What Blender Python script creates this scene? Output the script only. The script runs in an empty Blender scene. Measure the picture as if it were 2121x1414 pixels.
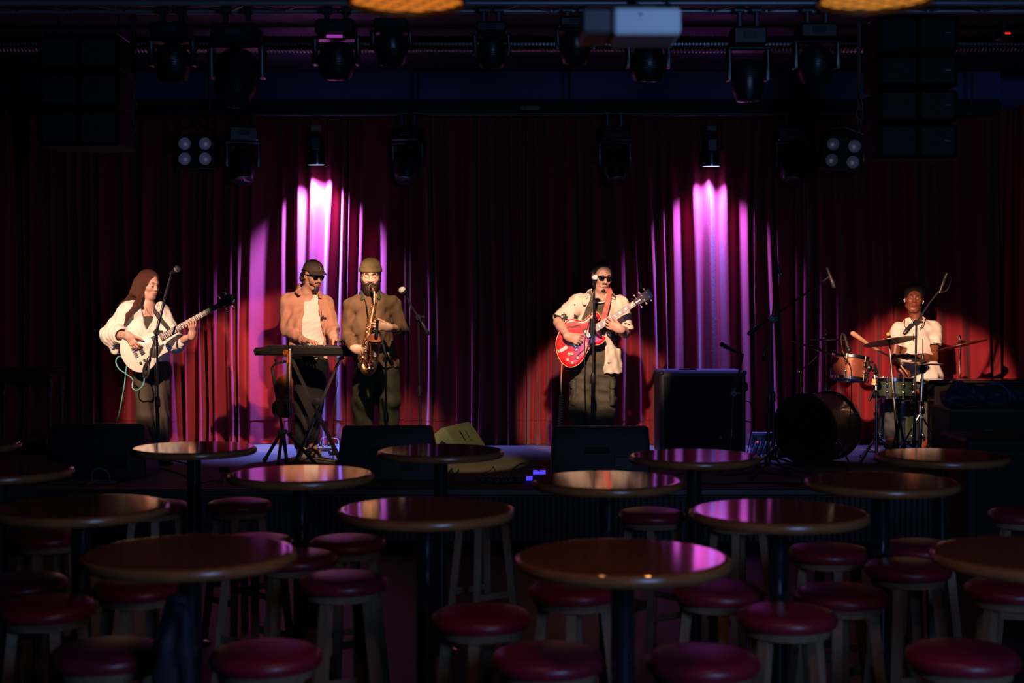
import bpy, math, random
import numpy as np
from mathutils import Vector, Matrix

# ---------------------------------------------------------------- camera, exposure, world, light
sc = bpy.context.scene
COL = sc.collection
F_PX, HZ, HC = 2900.0, 625.0, 1.79          # focal length in pixels, horizon row, eye height
cam_d = bpy.data.cameras.new('camera')
cam = bpy.data.objects.new('camera', cam_d)
COL.objects.link(cam)
cam.location = (0, 0, HC)
cam.rotation_euler = (math.pi / 2, 0, 0)
cam_d.sensor_width = 36.0
cam_d.lens = F_PX / 2121 * 36.0
cam_d.shift_y = -(707.0 - HZ) / 2121
cam_d.dof.use_dof = True
cam_d.dof.focus_distance = 12.2
cam_d.dof.aperture_fstop = 2.8
cam_d.clip_end = 60
sc.camera = cam
sc.view_settings.view_transform = 'Standard'
sc.view_settings.look = 'None'
sc.view_settings.exposure = 0.0
sc.view_settings.gamma = 1.0
sc.view_settings.use_curve_mapping = False
sc.cycles.max_bounces = 6
sc.cycles.diffuse_bounces = 3
sc.cycles.glossy_bounces = 3
sc.cycles.caustics_reflective = False
sc.cycles.caustics_refractive = False
sc.cycles.sample_clamp_indirect = 2.0
sc.cycles.use_denoising = True
w = bpy.data.worlds.new('world')
sc.world = w
w.use_nodes = True
w.node_tree.nodes['Background'].inputs[0].default_value = (0.35, 0.45, 1.0, 1)
w.node_tree.nodes['Background'].inputs[1].default_value = 0.0

R = math.radians
V = Vector


def P(px, py, Y):
    """point at depth Y that stands at pixel px, py of the 2121 x 1414 photograph"""
    return V(((px - 1060.5) * Y / F_PX, Y, HC - (py - HZ) * Y / F_PX))


def spot(name, loc, target, power, color, angle, blend=0.2, radius=0.04):
    l = bpy.data.lights.new(name, 'SPOT')
    l.energy = power
    l.color = color
    l.spot_size = R(angle)
    l.spot_blend = blend
    l.shadow_soft_size = radius
    o = bpy.data.objects.new(name, l)
    COL.objects.link(o)
    o.location = loc
    o.rotation_euler = (V(target) - V(loc)).to_track_quat('-Z', 'Y').to_euler()
    return o


def area(name, loc, target, power, color, sx, sy):
    l = bpy.data.lights.new(name, 'AREA')
    l.energy = power
    l.color = color
    l.shape = 'RECTANGLE'
    l.size, l.size_y = sx, sy
    o = bpy.data.objects.new(name, l)
    COL.objects.link(o)
    o.location = loc
    o.rotation_euler = (V(target) - V(loc)).to_track_quat('-Z', 'Y').to_euler()
    return o


def point(name, loc, power, color, radius=0.04):
    l = bpy.data.lights.new(name, 'POINT')
    l.energy = power
    l.color = color
    l.shadow_soft_size = radius
    o = bpy.data.objects.new(name, l)
    COL.objects.link(o)
    o.location = loc
    return o


STAGE = 0.40          # height of the stage
WARM = (1.0, 0.50, 0.27)
# front spots: moving heads of the front truss, except spot_sax; beams on musicians and floor
spot('spot_bass', (-3.55, 8.75, 3.12), P(314, 712, 12.1), 1050, (1.0, 0.60, 0.42), 20.0, 0.3)
spot('spot_keys', (-0.70, 8.75, 3.12), P(612, 722, 12.7), 1250, (1.0, 0.56, 0.37), 20.0, 0.3)
spot('spot_sax', (-1.0, 9.95, 3.6), P(776, 690, 11.9), 440, (1.0, 0.66, 0.40), 24.0, 0.4)  # unseen lamp placed off the truss, steep enough to spare the curtain
spot('spot_floor', (-0.13, 8.75, 3.12), P(965, 935, 12.0), 380, (1.0, 0.78, 0.36), 15.0, 0.5)
spot('spot_guitar', (0.42, 8.75, 3.12), P(1236, 705, 12.1), 1050, (1.0, 0.60, 0.42), 18.0, 0.3)
spot('spot_drums', (1.85, 8.75, 3.12), P(1888, 752, 12.7), 1750, (1.0, 0.54, 0.34), 18.5, 0.4)
# the two par cans over the curtain
spot('par_left', P(656, 346, 13.46), (-1.865, 13.66, 2.3), 2500, (0.15, 0.20, 1.0), 96, 1.0, 0.03)
spot('par_right', P(1473, 348, 13.46), (1.92, 13.66, 2.25), 1050, (0.18, 0.18, 1.0), 96, 1.0, 0.03)
# daylight of the window in the back wall, behind the photographer
area('daylight', (2.2, -0.52, 2.5), (1.0, 8, 1.6), 95, (0.25, 0.45, 1.0), 1.7, 1.3)

# ---------------------------------------------------------------- materials
MATS = {}


def mat(name, color, rough=0.6, metal=0.0, spec=0.5, bump=None, var=None, sheen=0.0, emit=None, coat=0.0):
    """bump = (scale, strength[, stretch]); var = (scale, colour2, amount[, stretch])"""
    if name in MATS:
        return MATS[name]
    m = bpy.data.materials.new(name)
    m.use_nodes = True
    nt = m.node_tree
    b = nt.nodes['Principled BSDF']
    b.inputs['Base Color'].default_value = (*color, 1)
    b.inputs['Roughness'].default_value = rough
    b.inputs['Metallic'].default_value = metal
    b.inputs['Specular IOR Level'].default_value = spec
    if sheen:
        b.inputs['Sheen Weight'].default_value = sheen
        b.inputs['Sheen Roughness'].default_value = 0.4
    if coat:
        b.inputs['Coat Weight'].default_value = coat
        b.inputs['Coat Roughness'].default_value = 0.08
    if emit:
        b.inputs['Emission Color'].default_value = (*emit[0], 1)
        b.inputs['Emission Strength'].default_value = emit[1]
    tc = None

    def noise(scale, stretch):
        nonlocal tc
        if tc is None:
            tc = nt.nodes.new('ShaderNodeTexCoord')
        mp = nt.nodes.new('ShaderNodeMapping')
        nt.links.new(tc.outputs['Object'], mp.inputs[0])
        mp.inputs['Scale'].default_value = stretch
        n = nt.nodes.new('ShaderNodeTexNoise')
        n.inputs['Scale'].default_value = scale
        n.inputs['Detail'].default_value = 4
        nt.links.new(mp.outputs[0], n.inputs[0])
        return n
    if bump:
        n = noise(bump[0], bump[2] if len(bump) > 2 else (1, 1, 1))
        bp = nt.nodes.new('ShaderNodeBump')
        bp.inputs['Strength'].default_value = bump[1]
        bp.inputs['Distance'].default_value = 0.01
        nt.links.new(n.outputs['Fac'], bp.inputs['Height'])
        nt.links.new(bp.outputs[0], b.inputs['Normal'])
    if var:
        n = noise(var[0], var[3] if len(var) > 3 else (1, 1, 1))
        rp = nt.nodes.new('ShaderNodeValToRGB')
        rp.color_ramp.elements[0].position = 0.5 - 0.25 * var[2]
        rp.color_ramp.elements[1].position = 0.5 + 0.25 * var[2]
        rp.color_ramp.elements[0].color = (*color, 1)
        rp.color_ramp.elements[1].color = (*var[1], 1)
        nt.links.new(n.outputs['Fac'], rp.inputs[0])
        nt.links.new(rp.outputs[0], b.inputs['Base Color'])
    MATS[name] = m
    return m


def spots_mat(name, base, ink, scale, thr, rough=0.8, extra=None):
    """a printed cloth: voronoi blots of ink with frayed edges"""
    m = mat(name, base, rough, bump=(140, 0.15))
    nt = m.node_tree
    b = nt.nodes['Principled BSDF']
    tc = nt.nodes.new('ShaderNodeTexCoord')
    n = nt.nodes.new('ShaderNodeTexNoise')
    n.inputs['Scale'].default_value = scale * 4
    nt.links.new(tc.outputs['Object'], n.inputs[0])
    mx = nt.nodes.new('ShaderNodeMixRGB')
    mx.inputs[0].default_value = 0.10
    nt.links.new(tc.outputs['Object'], mx.inputs[1])
    nt.links.new(n.outputs['Color'], mx.inputs[2])
    v = nt.nodes.new('ShaderNodeTexVoronoi')
    v.inputs['Scale'].default_value = scale
    nt.links.new(mx.outputs[0], v.inputs['Vector'])
    r = nt.nodes.new('ShaderNodeValToRGB')
    r.color_ramp.elements[0].position = thr
    r.color_ramp.elements[1].position = thr + 0.03
    r.color_ramp.elements[0].color = (*ink, 1)
    r.color_ramp.elements[1].color = (*base, 1)
    nt.links.new(v.outputs['Distance'], r.inputs[0])
    nt.links.new(r.outputs[0], b.inputs['Base Color'])
    return m


# ---------------------------------------------------------------- mesh builder
class MB:
    def __init__(self):
        self.v, self.f = [], []

    def add(self, vs, fs, M=None):
        o = len(self.v)
        if M is not None:
            vs = [M @ V(p) for p in vs]
        self.v += [tuple(p) for p in vs]
        self.f += [tuple(i + o for i in f) for f in fs]
        return self

    def box(self, c, s, M=None, b=0.0, rot=None):
        hx, hy, hz = s[0] / 2, s[1] / 2, s[2] / 2
        b = min(b, hx * 0.9, hy * 0.9, hz * 0.9)
        vs, fs, ix = [], [], {}
        if b <= 0:
            for sx in (-1, 1):
                for sy in (-1, 1):
                    for sz in (-1, 1):
                        vs.append((sx * hx, sy * hy, sz * hz))
            fs = [(0, 1, 3, 2), (4, 6, 7, 5), (0, 4, 5, 1), (2, 3, 7, 6), (0, 2, 6, 4), (1, 5, 7, 3)]
        else:
            for sx in (-1, 1):
                for sy in (-1, 1):
                    for sz in (-1, 1):
                        for a in range(3):
                            p = [sx * (hx - b), sy * (hy - b), sz * (hz - b)]
                            p[a] += (sx, sy, sz)[a] * b
                            ix[(sx, sy, sz, a)] = len(vs)
                            vs.append(tuple(p))
            for a in range(3):
                u, w_ = [(1, 2), (2, 0), (0, 1)][a]
                for sg in (-1, 1):
                    q = []
                    for (i, j) in ((-1, -1), (1, -1), (1, 1), (-1, 1)):
                        k = [0, 0, 0]
                        k[a], k[u], k[w_] = sg, i, j
                        q.append(ix[(*k, a)])
                    fs.append(tuple(q) if sg > 0 else tuple(q[::-1]))
                for i in (-1, 1):
                    for j in (-1, 1):
                        k0 = [0, 0, 0]
                        k1 = [0, 0, 0]
                        k0[a], k0[u], k0[w_] = -1, i, j
                        k1[a], k1[u], k1[w_] = 1, i, j
                        q = (ix[(*k0, u)], ix[(*k1, u)], ix[(*k1, w_)], ix[(*k0, w_)])
                        fs.append(q if i * j > 0 else q[::-1])
            for sx in (-1, 1):
                for sy in (-1, 1):
                    for sz in (-1, 1):
                        q = tuple(ix[(sx, sy, sz, a)] for a in range(3))
                        fs.append(q if sx * sy * sz > 0 else q[::-1])
        T = Matrix.Translation(c)
        if rot is not None:
            T = T @ rot.to_4x4()
        if M is not None:
            T = M @ T
        return self.add(vs, fs, T)

    def tube(self, pts, r, n=8, M=None, cap=True):
        pts = [V(p) for p in pts]
        rs = [r] * len(pts) if isinstance(r, (int, float)) else list(r)
        t0 = (pts[1] - pts[0]).normalized()
        u = t0.orthogonal().normalized()
        vs, fs = [], []
        for i, p in enumerate(pts):
            if i == 0:
                t = t0
            elif i == len(pts) - 1:
                t = (pts[-1] - pts[-2]).normalized()
            else:
                t = ((pts[i + 1] - p).normalized() + (p - pts[i - 1]).normalized())
                t = t.normalized() if t.length > 1e-6 else t0
            u = (u - t * u.dot(t))
            u = u.normalized() if u.length > 1e-6 else t.orthogonal().normalized()
            w_ = t.cross(u)
            for k in range(n):
                a = 2 * math.pi * k / n
                vs.append(p + (u * math.cos(a) + w_ * math.sin(a)) * rs[i])
        for i in range(len(pts) - 1):
            for k in range(n):
                k2 = (k + 1) % n
                fs.append((i * n + k, i * n + k2, (i + 1) * n + k2, (i + 1) * n + k))
        if cap:
            fs.append(tuple(range(n))[::-1])
            fs.append(tuple(range((len(pts) - 1) * n, len(pts) * n)))
        return self.add(vs, fs, M)

    def lathe(self, prof, c=(0, 0, 0), ax=(0, 0, 1), n=24, M=None, cap=True):
        ax = V(ax).normalized()
        u = ax.orthogonal().normalized() if abs(ax.z) < 0.999 else V((1, 0, 0))
        w_ = ax.cross(u)
        c = V(c)
        vs, fs = [], []
        for r, h in prof:
            for k in range(n):
                a = 2 * math.pi * k / n
                vs.append(c + ax * h + (u * math.cos(a) + w_ * math.sin(a)) * r)
        for i in range(len(prof) - 1):
            for k in range(n):
                k2 = (k + 1) % n
                fs.append((i * n + k, i * n + k2, (i + 1) * n + k2, (i + 1) * n + k))
        if cap:
            fs.append(tuple(range(n))[::-1])
            fs.append(tuple(range((len(prof) - 1) * n, len(prof) * n)))
        return self.add(vs, fs, M)

    def loft(self, outline, rings, M=None):
        """outline: 2-D polygon (counter-clockwise); rings: (inset, height) from bottom to top"""
        n = len(outline)
        nr = []
        for i in range(n):
            a, b = V(outline[i - 1]), V(outline[(i + 1) % n])
            d = (b - a).normalized()
            nr.append(V((-d.y, d.x)))
        vs, fs = [], []
        for ins, h in rings:
            for i in range(n):
                p = V(outline[i]) + nr[i] * ins
                vs.append((p.x, p.y, h))
        for j in range(len(rings) - 1):
            for i in range(n):
                i2 = (i + 1) % n
                fs.append((j * n + i, j * n + i2, (j + 1) * n + i2, (j + 1) * n + i))
        fs.append(tuple(range(n))[::-1])
        fs.append(tuple(range((len(rings) - 1) * n, len(rings) * n)))
        return self.add(vs, fs, M)

    def ell(self, c, r, M=None, n=14, m=9, rot=None):
        vs, fs = [(0, 0, -1)], []
        for j in range(1, m):
            th = math.pi * j / m
            for k in range(n):
                a = 2 * math.pi * k / n
                vs.append((math.sin(th) * math.cos(a), math.sin(th) * math.sin(a), -math.cos(th)))
        vs.append((0, 0, 1))
        for k in range(n):
            k2 = (k + 1) % n
            fs.append((0, 1 + k2, 1 + k))
            for j in range(m - 2):
                fs.append((1 + j * n + k, 1 + j * n + k2, 1 + (j + 1) * n + k2, 1 + (j + 1) * n + k))
            fs.append((1 + (m - 2) * n + k, 1 + (m - 2) * n + k2, len(vs) - 1))
        T = Matrix.Translation(c)
        if rot is not None:
            T = T @ rot.to_4x4()
        T = T @ Matrix.Diagonal((*r, 1))
        if M is not None:
            T = M @ T
        return self.add(vs, fs, T)


ORG = {}


def mk(name, mb, material, parent=None, loc=None, smooth=True, label=None, angle=40):
    """one mesh object; vertices are given in world space and stored relative to the thing's base"""
    o_ = ORG[parent] if parent else V(loc or (0, 0, 0))
    me = bpy.data.meshes.new(name)
    if isinstance(mb, MB):
        vs = np.array(mb.v, dtype=np.float64).reshape(-1, 3) - np.array(o_)
        me.from_pydata(vs.tolist(), [], mb.f)
    else:
        vs, quads = mb
        vs = vs - np.array(o_)
        me.vertices.add(len(vs))
        me.vertices.foreach_set('co', vs.astype(np.float32).ravel())
        me.loops.add(quads.size)
        me.loops.foreach_set('vertex_index', quads.astype(np.int32).ravel())
        me.polygons.add(len(quads))
        me.polygons.foreach_set('loop_start', np.arange(0, quads.size, 4, dtype=np.int32))
        me.update(calc_edges=True)
    me.validate()
    if smooth:
        me.polygons.foreach_set('use_smooth', [True] * len(me.polygons))
        if isinstance(mb, MB):
            me.set_sharp_from_angle(angle=R(angle))
    if material:
        me.materials.append(material)
    o = bpy.data.objects.new(name, me)
    COL.objects.link(o)
    ORG[o] = o_
    if parent:
        o.parent = parent
    else:
        o.location = o_
    if label:
        o['label'] = label
    return o


def tag(o, label, cat, group=None):
    o['label'] = label
    o['category'] = cat
    if group:
        o['group'] = group
    return o


def thing(name, label, cat, loc, group=None):
    o = bpy.data.objects.new(name, None)
    o.empty_display_size = 0.1
    COL.objects.link(o)
    o.location = loc
    ORG[o] = V(loc)
    return tag(o, label, cat, group)


def struct(name, mb, m, smooth=False):
    o = mk(name, mb, m, smooth=smooth)
    o['kind'] = 'structure'
    return o


def dup(root, loc, rotz=0.0, label=None, group=None):
    r = root.copy()
    COL.objects.link(r)
    r.location = loc
    r.rotation_euler = (0, 0, rotz)
    if label:
        r['label'] = label
    if group:
        r['group'] = group
    for ch in list(root.children):
        c = ch.copy()
        COL.objects.link(c)
        c.parent = r
        for g in ch.children:
            d = g.copy()
            COL.objects.link(d)
            d.parent = c
    return r


def bez(pts, n=8):
    """smooth curve through points (Catmull-Rom)"""
    pts = [V(p) for p in pts]
    q = [pts[0] * 2 - pts[1]] + pts + [pts[-1] * 2 - pts[-2]]
    out = []
    for i in range(1, len(q) - 2):
        for k in range(n):
            t = k / n
            a, b, c, d = q[i - 1], q[i], q[i + 1], q[i + 2]
            out.append(0.5 * ((2 * b) + (c - a) * t + (2 * a - 5 * b + 4 * c - d) * t * t + (3 * b - a - 3 * c + d) * t ** 3))
    out.append(pts[-1])
    return out


# ---------------------------------------------------------------- signed distance fields -> smooth meshes
class Grid:
    def __init__(self, lo, hi, h):
        self.h = h
        self.lo = np.array(lo, float)
        self.n = np.ceil((np.array(hi, float) - self.lo) / h).astype(int) + 1
        self.ax = [(self.lo[a] + h * np.arange(self.n[a])).astype(np.float32) for a in range(3)]
        self.F = np.full(self.n, 1.0, np.float32)

    def region(self, lo, hi):
        i0 = np.maximum(np.floor((np.array(lo) - self.lo) / self.h).astype(int), 0)
        i1 = np.minimum(np.ceil((np.array(hi) - self.lo) / self.h).astype(int) + 1, self.n)
        if np.any(i1 <= i0):
            return None
        s = tuple(slice(a, b) for a, b in zip(i0, i1))
        return s, self.ax[0][s[0]][:, None, None], self.ax[1][s[1]][None, :, None], self.ax[2][s[2]][None, None, :]

    def op(self, prim, k=0.02, sub=False, grow=0.0):
        fn, lo, hi = prim
        pad = k + 3 * self.h + max(grow, 0)
        rg = self.region(np.array(lo) - pad, np.array(hi) + pad)
        if rg is None:
            return self
        s, x, y, z = rg
        d = fn(x, y, z) - grow
        a = self.F[s]
        if sub:
            hh = np.maximum(k - np.abs(a + d), 0) / k
            self.F[s] = np.maximum(a, -d) + hh * hh * k * 0.25
        else:
            hh = np.maximum(k - np.abs(a - d), 0) / k
            self.F[s] = np.minimum(a, d) - hh * hh * k * 0.25
        return self

    def cut(self, p, n, k=0.004):
        """keep the side that n points away from: removes everything along +n of the plane"""
        n = V(n).normalized()
        d = (self.ax[0][:, None, None] - p[0]) * n.x + (self.ax[1][None, :, None] - p[1]) * n.y + (self.ax[2][None, None, :] - p[2]) * n.z
        self.F = np.maximum(self.F, d).astype(np.float32)
        return self

    def wave(self, amp, lam, seed, n=7, stretch=(1, 1, 1)):
        rg = np.random.RandomState(seed)
        x, y, z = self.ax[0][:, None, None], self.ax[1][None, :, None], self.ax[2][None, None, :]
        band = np.abs(self.F) < 0.03
        ii = np.nonzero(band)
        px, py, pz = self.ax[0][ii[0]], self.ax[1][ii[1]], self.ax[2][ii[2]]
        w = np.zeros(len(px), np.float32)
        for i in range(n):
            k = rg.normal(size=3)
            k = k / np.linalg.norm(k) * np.array(stretch) * 2 * math.pi / (lam * rg.uniform(0.6, 1.7))
            ph = rg.uniform(0, 6.28)
            w += np.sin(k[0] * px + k[1] * py + k[2] * pz + ph + 1.5 * np.sin(9 * pz + i))
        self.F[ii] += amp * w / math.sqrt(n)
        return self

    def mesh(self):
        F = self.F
        S = F < 0
        S[0], S[-1] = False, False
        S[:, 0], S[:, -1] = False, False
        S[:, :, 0], S[:, :, -1] = False, False
        c = np.zeros(tuple(self.n - 1), np.uint8)
        for dx in (0, 1):
            for dy in (0, 1):
                for dz in (0, 1):
                    c += S[dx:self.n[0] - 1 + dx, dy:self.n[1] - 1 + dy, dz:self.n[2] - 1 + dz]
        m = (c > 0) & (c < 8)
        I = np.argwhere(m)
        vid = np.full(m.shape, -1, np.int32)
        vid[m] = np.arange(len(I))
        acc = np.zeros((len(I), 3))
        cnt = np.zeros(len(I))
        cor = [(a, b, d) for a in (0, 1) for b in (0, 1) for d in (0, 1)]
        val = {q: F[I[:, 0] + q[0], I[:, 1] + q[1], I[:, 2] + q[2]] for q in cor}
        sg = {q: S[I[:, 0] + q[0], I[:, 1] + q[1], I[:, 2] + q[2]] for q in cor}
        for q in cor:
            for a in range(3):
                if q[a] == 0:
                    p = list(q)
                    p[a] = 1
                    p = tuple(p)
                    e = sg[q] != sg[p]
                    den = np.where(np.abs(val[q] - val[p]) < 1e-9, 1e-9, val[q] - val[p])
                    t = np.clip(val[q] / den, 0, 1)
                    pos = np.repeat(np.array(q, float)[None], len(I), 0)
                    pos[:, a] = t
                    acc[e] += pos[e]
                    cnt[e] += 1
        vs = (I + acc / np.maximum(cnt, 1)[:, None]) * self.h + self.lo
        qs = []
        for a in range(3):
            b, d = [(1, 2), (2, 0), (0, 1)][a]
            s0 = [slice(None)] * 3
            s1 = [slice(None)] * 3
            s0[a], s1[a] = slice(0, -1), slice(1, None)
            A, B = S[tuple(s0)], S[tuple(s1)]
            for flip in (0, 1):
                E = np.argwhere((A & ~B) if not flip else (~A & B))
                E = E[(E[:, b] > 0) & (E[:, d] > 0)]
                if not len(E):
                    continue
                ob, od = np.zeros(3, int), np.zeros(3, int)
                ob[b], od[d] = 1, 1
                g = lambda q: vid[q[:, 0], q[:, 1], q[:, 2]]
                Q = np.stack([g(E - ob - od), g(E - od), g(E), g(E - ob)], 1)
                qs.append(Q[:, ::-1] if flip else Q)
        Q = np.concatenate(qs)
        Q = Q[(Q >= 0).all(1)]
        return vs, Q


def jo(*ms):
    """several surfaces as one mesh"""
    vs, qs, o = [], [], 0
    for v, q in ms:
        vs.append(v)
        qs.append(q + o)
        o += len(v)
    return np.concatenate(vs), np.concatenate(qs)


def ec(a, b, ra, rb, side=(1, 0, 0)):
    """tapered capsule with an elliptic section: ra, rb = r or (r along side, r across)"""
    a, b = V(a), V(b)
    ra = (ra, ra) if isinstance(ra, (int, float)) else ra
    rb = (rb, rb) if isinstance(rb, (int, float)) else rb
    w_ = b - a
    L = max(w_.length, 1e-5)
    w_ = w_ / L
    u = V(side) - w_ * V(side).dot(w_)
    u = u.normalized() if u.length > 1e-4 else w_.orthogonal().normalized()
    v = w_.cross(u)

    def fn(x, y, z):
        x, y, z = x - a.x, y - a.y, z - a.z
        t = x * w_.x + y * w_.y + z * w_.z
        p = x * u.x + y * u.y + z * u.z
        q = x * v.x + y * v.y + z * v.z
        tc = np.clip(t / L, 0, 1)
        rx = ra[0] + (rb[0] - ra[0]) * tc
        ry = ra[1] + (rb[1] - ra[1]) * tc
        rm = np.minimum(rx, ry)
        e = t - tc * L
        return (np.sqrt((p / rx) ** 2 + (q / ry) ** 2 + (e / rm) ** 2) - 1) * rm
    m = max(*ra, *rb)
    lo = [min(a[i], b[i]) - m for i in range(3)]
    hi = [max(a[i], b[i]) + m for i in range(3)]
    return fn, lo, hi


def el(c, r, B=None):
    """ellipsoid; B = basis (three world axes)"""
    c = V(c)
    B = B or (V((1, 0, 0)), V((0, 1, 0)), V((0, 0, 1)))

    def fn(x, y, z):
        x, y, z = x - c.x, y - c.y, z - c.z
        q = [(x * b.x + y * b.y + z * b.z) for b in B]
        k0 = np.sqrt(sum((q[i] / r[i]) ** 2 for i in range(3)))
        k1 = np.sqrt(sum((q[i] / r[i] ** 2) ** 2 for i in range(3)))
        return k0 * (k0 - 1) / np.maximum(k1, 1e-6)
    m = max(r)
    return fn, [c[i] - m for i in range(3)], [c[i] + m for i in range(3)]
# ---------------------------------------------------------------- shared materials
M_BLACK = mat('black_plastic', (0.005, 0.005, 0.006), 0.45, bump=(90, 0.1))
M_BLACKM = mat('black_powdercoat', (0.010, 0.010, 0.012), 0.38)
M_CHROME = mat('chrome', (0.75, 0.75, 0.76), 0.16, 1.0)
M_STEEL = mat('dull_steel', (0.30, 0.30, 0.32), 0.35, 1.0)
M_RUBBER = mat('rubber', (0.012, 0.012, 0.012), 0.8)
M_CABLE = mat('cable_black', (0.012, 0.012, 0.012), 0.5)
M_DARKWALL = mat('dark_paint', (0.010, 0.012, 0.016), 0.75, bump=(30, 0.1))
M_NAVY = mat('navy_paint', (0.11, 0.12, 0.33), 0.7, bump=(40, 0.1), var=(1.5, (0.09, 0.10, 0.28), 1.0))
M_GREEN = mat('green_black_paint', (0.018, 0.03, 0.026), 0.6, bump=(40, 0.1))
M_FLOOR = mat('dark_floor_boards', (0.022, 0.016, 0.013), 0.5, bump=(6, 0.25, (1, 12, 1)), var=(5, (0.010, 0.008, 0.007), 1.0, (1, 14, 1)))
M_STAGE = mat('worn_stage_boards', (0.14, 0.115, 0.09), 0.8, spec=0.2, bump=(8, 0.3, (1, 14, 1)), var=(4, (0.085, 0.07, 0.055), 1.2, (1, 10, 1)))
M_SKIRT = mat('stage_skirt_paint', (0.022, 0.026, 0.034), 0.45, bump=(20, 0.2, (8, 8, 1)))
M_TRIM = mat('stage_edge_metal', (0.10, 0.10, 0.11), 0.4, 0.6)
M_VELVET = mat('red_velvet', (0.32, 0.026, 0.040), 0.85, spec=0.12, bump=(160, 0.25, (1, 1, 0.25)), sheen=0.15,
               var=(7, (0.26, 0.021, 0.032), 1.0, (1, 1, 0.2)))

CEIL = 4.05
# ---------------------------------------------------------------- the room
struct('floor', MB().box((0, 6.8, -0.05), (13, 15.2, 0.1)), M_FLOOR)
struct('ceiling', MB().box((0, 6.8, CEIL + 0.05), (13, 15.2, 0.1)), M_GREEN)
struct('wall_left', MB().box((-6.3, 6.8, CEIL / 2), (0.1, 15.2, CEIL)), M_DARKWALL)
struct('wall_right', MB().box((6.3, 6.8, CEIL / 2), (0.1, 15.2, CEIL)), M_DARKWALL)
struct('wall_far', MB().box((0, 14.25, CEIL / 2), (12.6, 0.1, CEIL)), M_NAVY)
wb = MB()
for c, s in (((-2.45, -0.62, 2.025), (7.7, 0.1, 4.05)), ((4.9, -0.62, 2.025), (2.8, 0.1, 4.05)),
             ((2.45, -0.62, 0.8), (2.1, 0.1, 1.6)), ((2.45, -0.62, 3.625), (2.1, 0.1, 0.85))):
    wb.box(c, s)
struct('wall_back', wb, M_DARKWALL)
wf = MB()
for x in (1.45, 2.45, 3.45):
    wf.box((x, -0.62, 2.4), (0.07, 0.14, 1.6), b=0.01)
for z in (1.63, 3.17):
    wf.box((2.45, -0.62, z), (2.1, 0.14, 0.07), b=0.01)
struct('window_1', wf, mat('window_frame_paint', (0.3, 0.3, 0.32), 0.5))
# navy boarding over the curtain and the black pelmet rail under it
struct('trim_1', MB().box((0, 13.82, 3.93), (9.6, 0.12, 0.30)), M_NAVY)
struct('trim_2', MB().box((0, 13.80, 3.70), (9.6, 0.16, 0.15), b=0.02), M_DARKWALL)

# ---------------------------------------------------------------- stage
SX, SY0, SY1 = 5.2, 10.42, 14.15
st = struct('stage_floor', MB().box((0, (SY0 + SY1) / 2, STAGE - 0.03), (SX * 2, SY1 - SY0, 0.06)), M_STAGE)
tr = mk('stage_nosing', MB().box((0, SY0 - 0.012, STAGE - 0.022), (SX * 2, 0.03, 0.05), b=0.008), M_TRIM)
tr['kind'] = 'structure'
ft = MB().box((0, SY0 + 0.05, 0.17), (SX * 2, 0.04, 0.34))
front = struct('stage_front', ft, M_SKIRT)
proto = mk('skirt_slat', MB().box((0, SY0 + 0.022, 0.17), (0.036, 0.018, 0.335), b=0.005), M_SKIRT, front)
n = 0
x = -4.9
while x < 4.9:
    o = proto if n == 0 else proto.copy()
    if n:
        COL.objects.link(o)
        o.parent = front
    o.location = (x, random.Random(n).uniform(-0.002, 0.002), 0)
    x += 0.042
    n += 1


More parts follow.
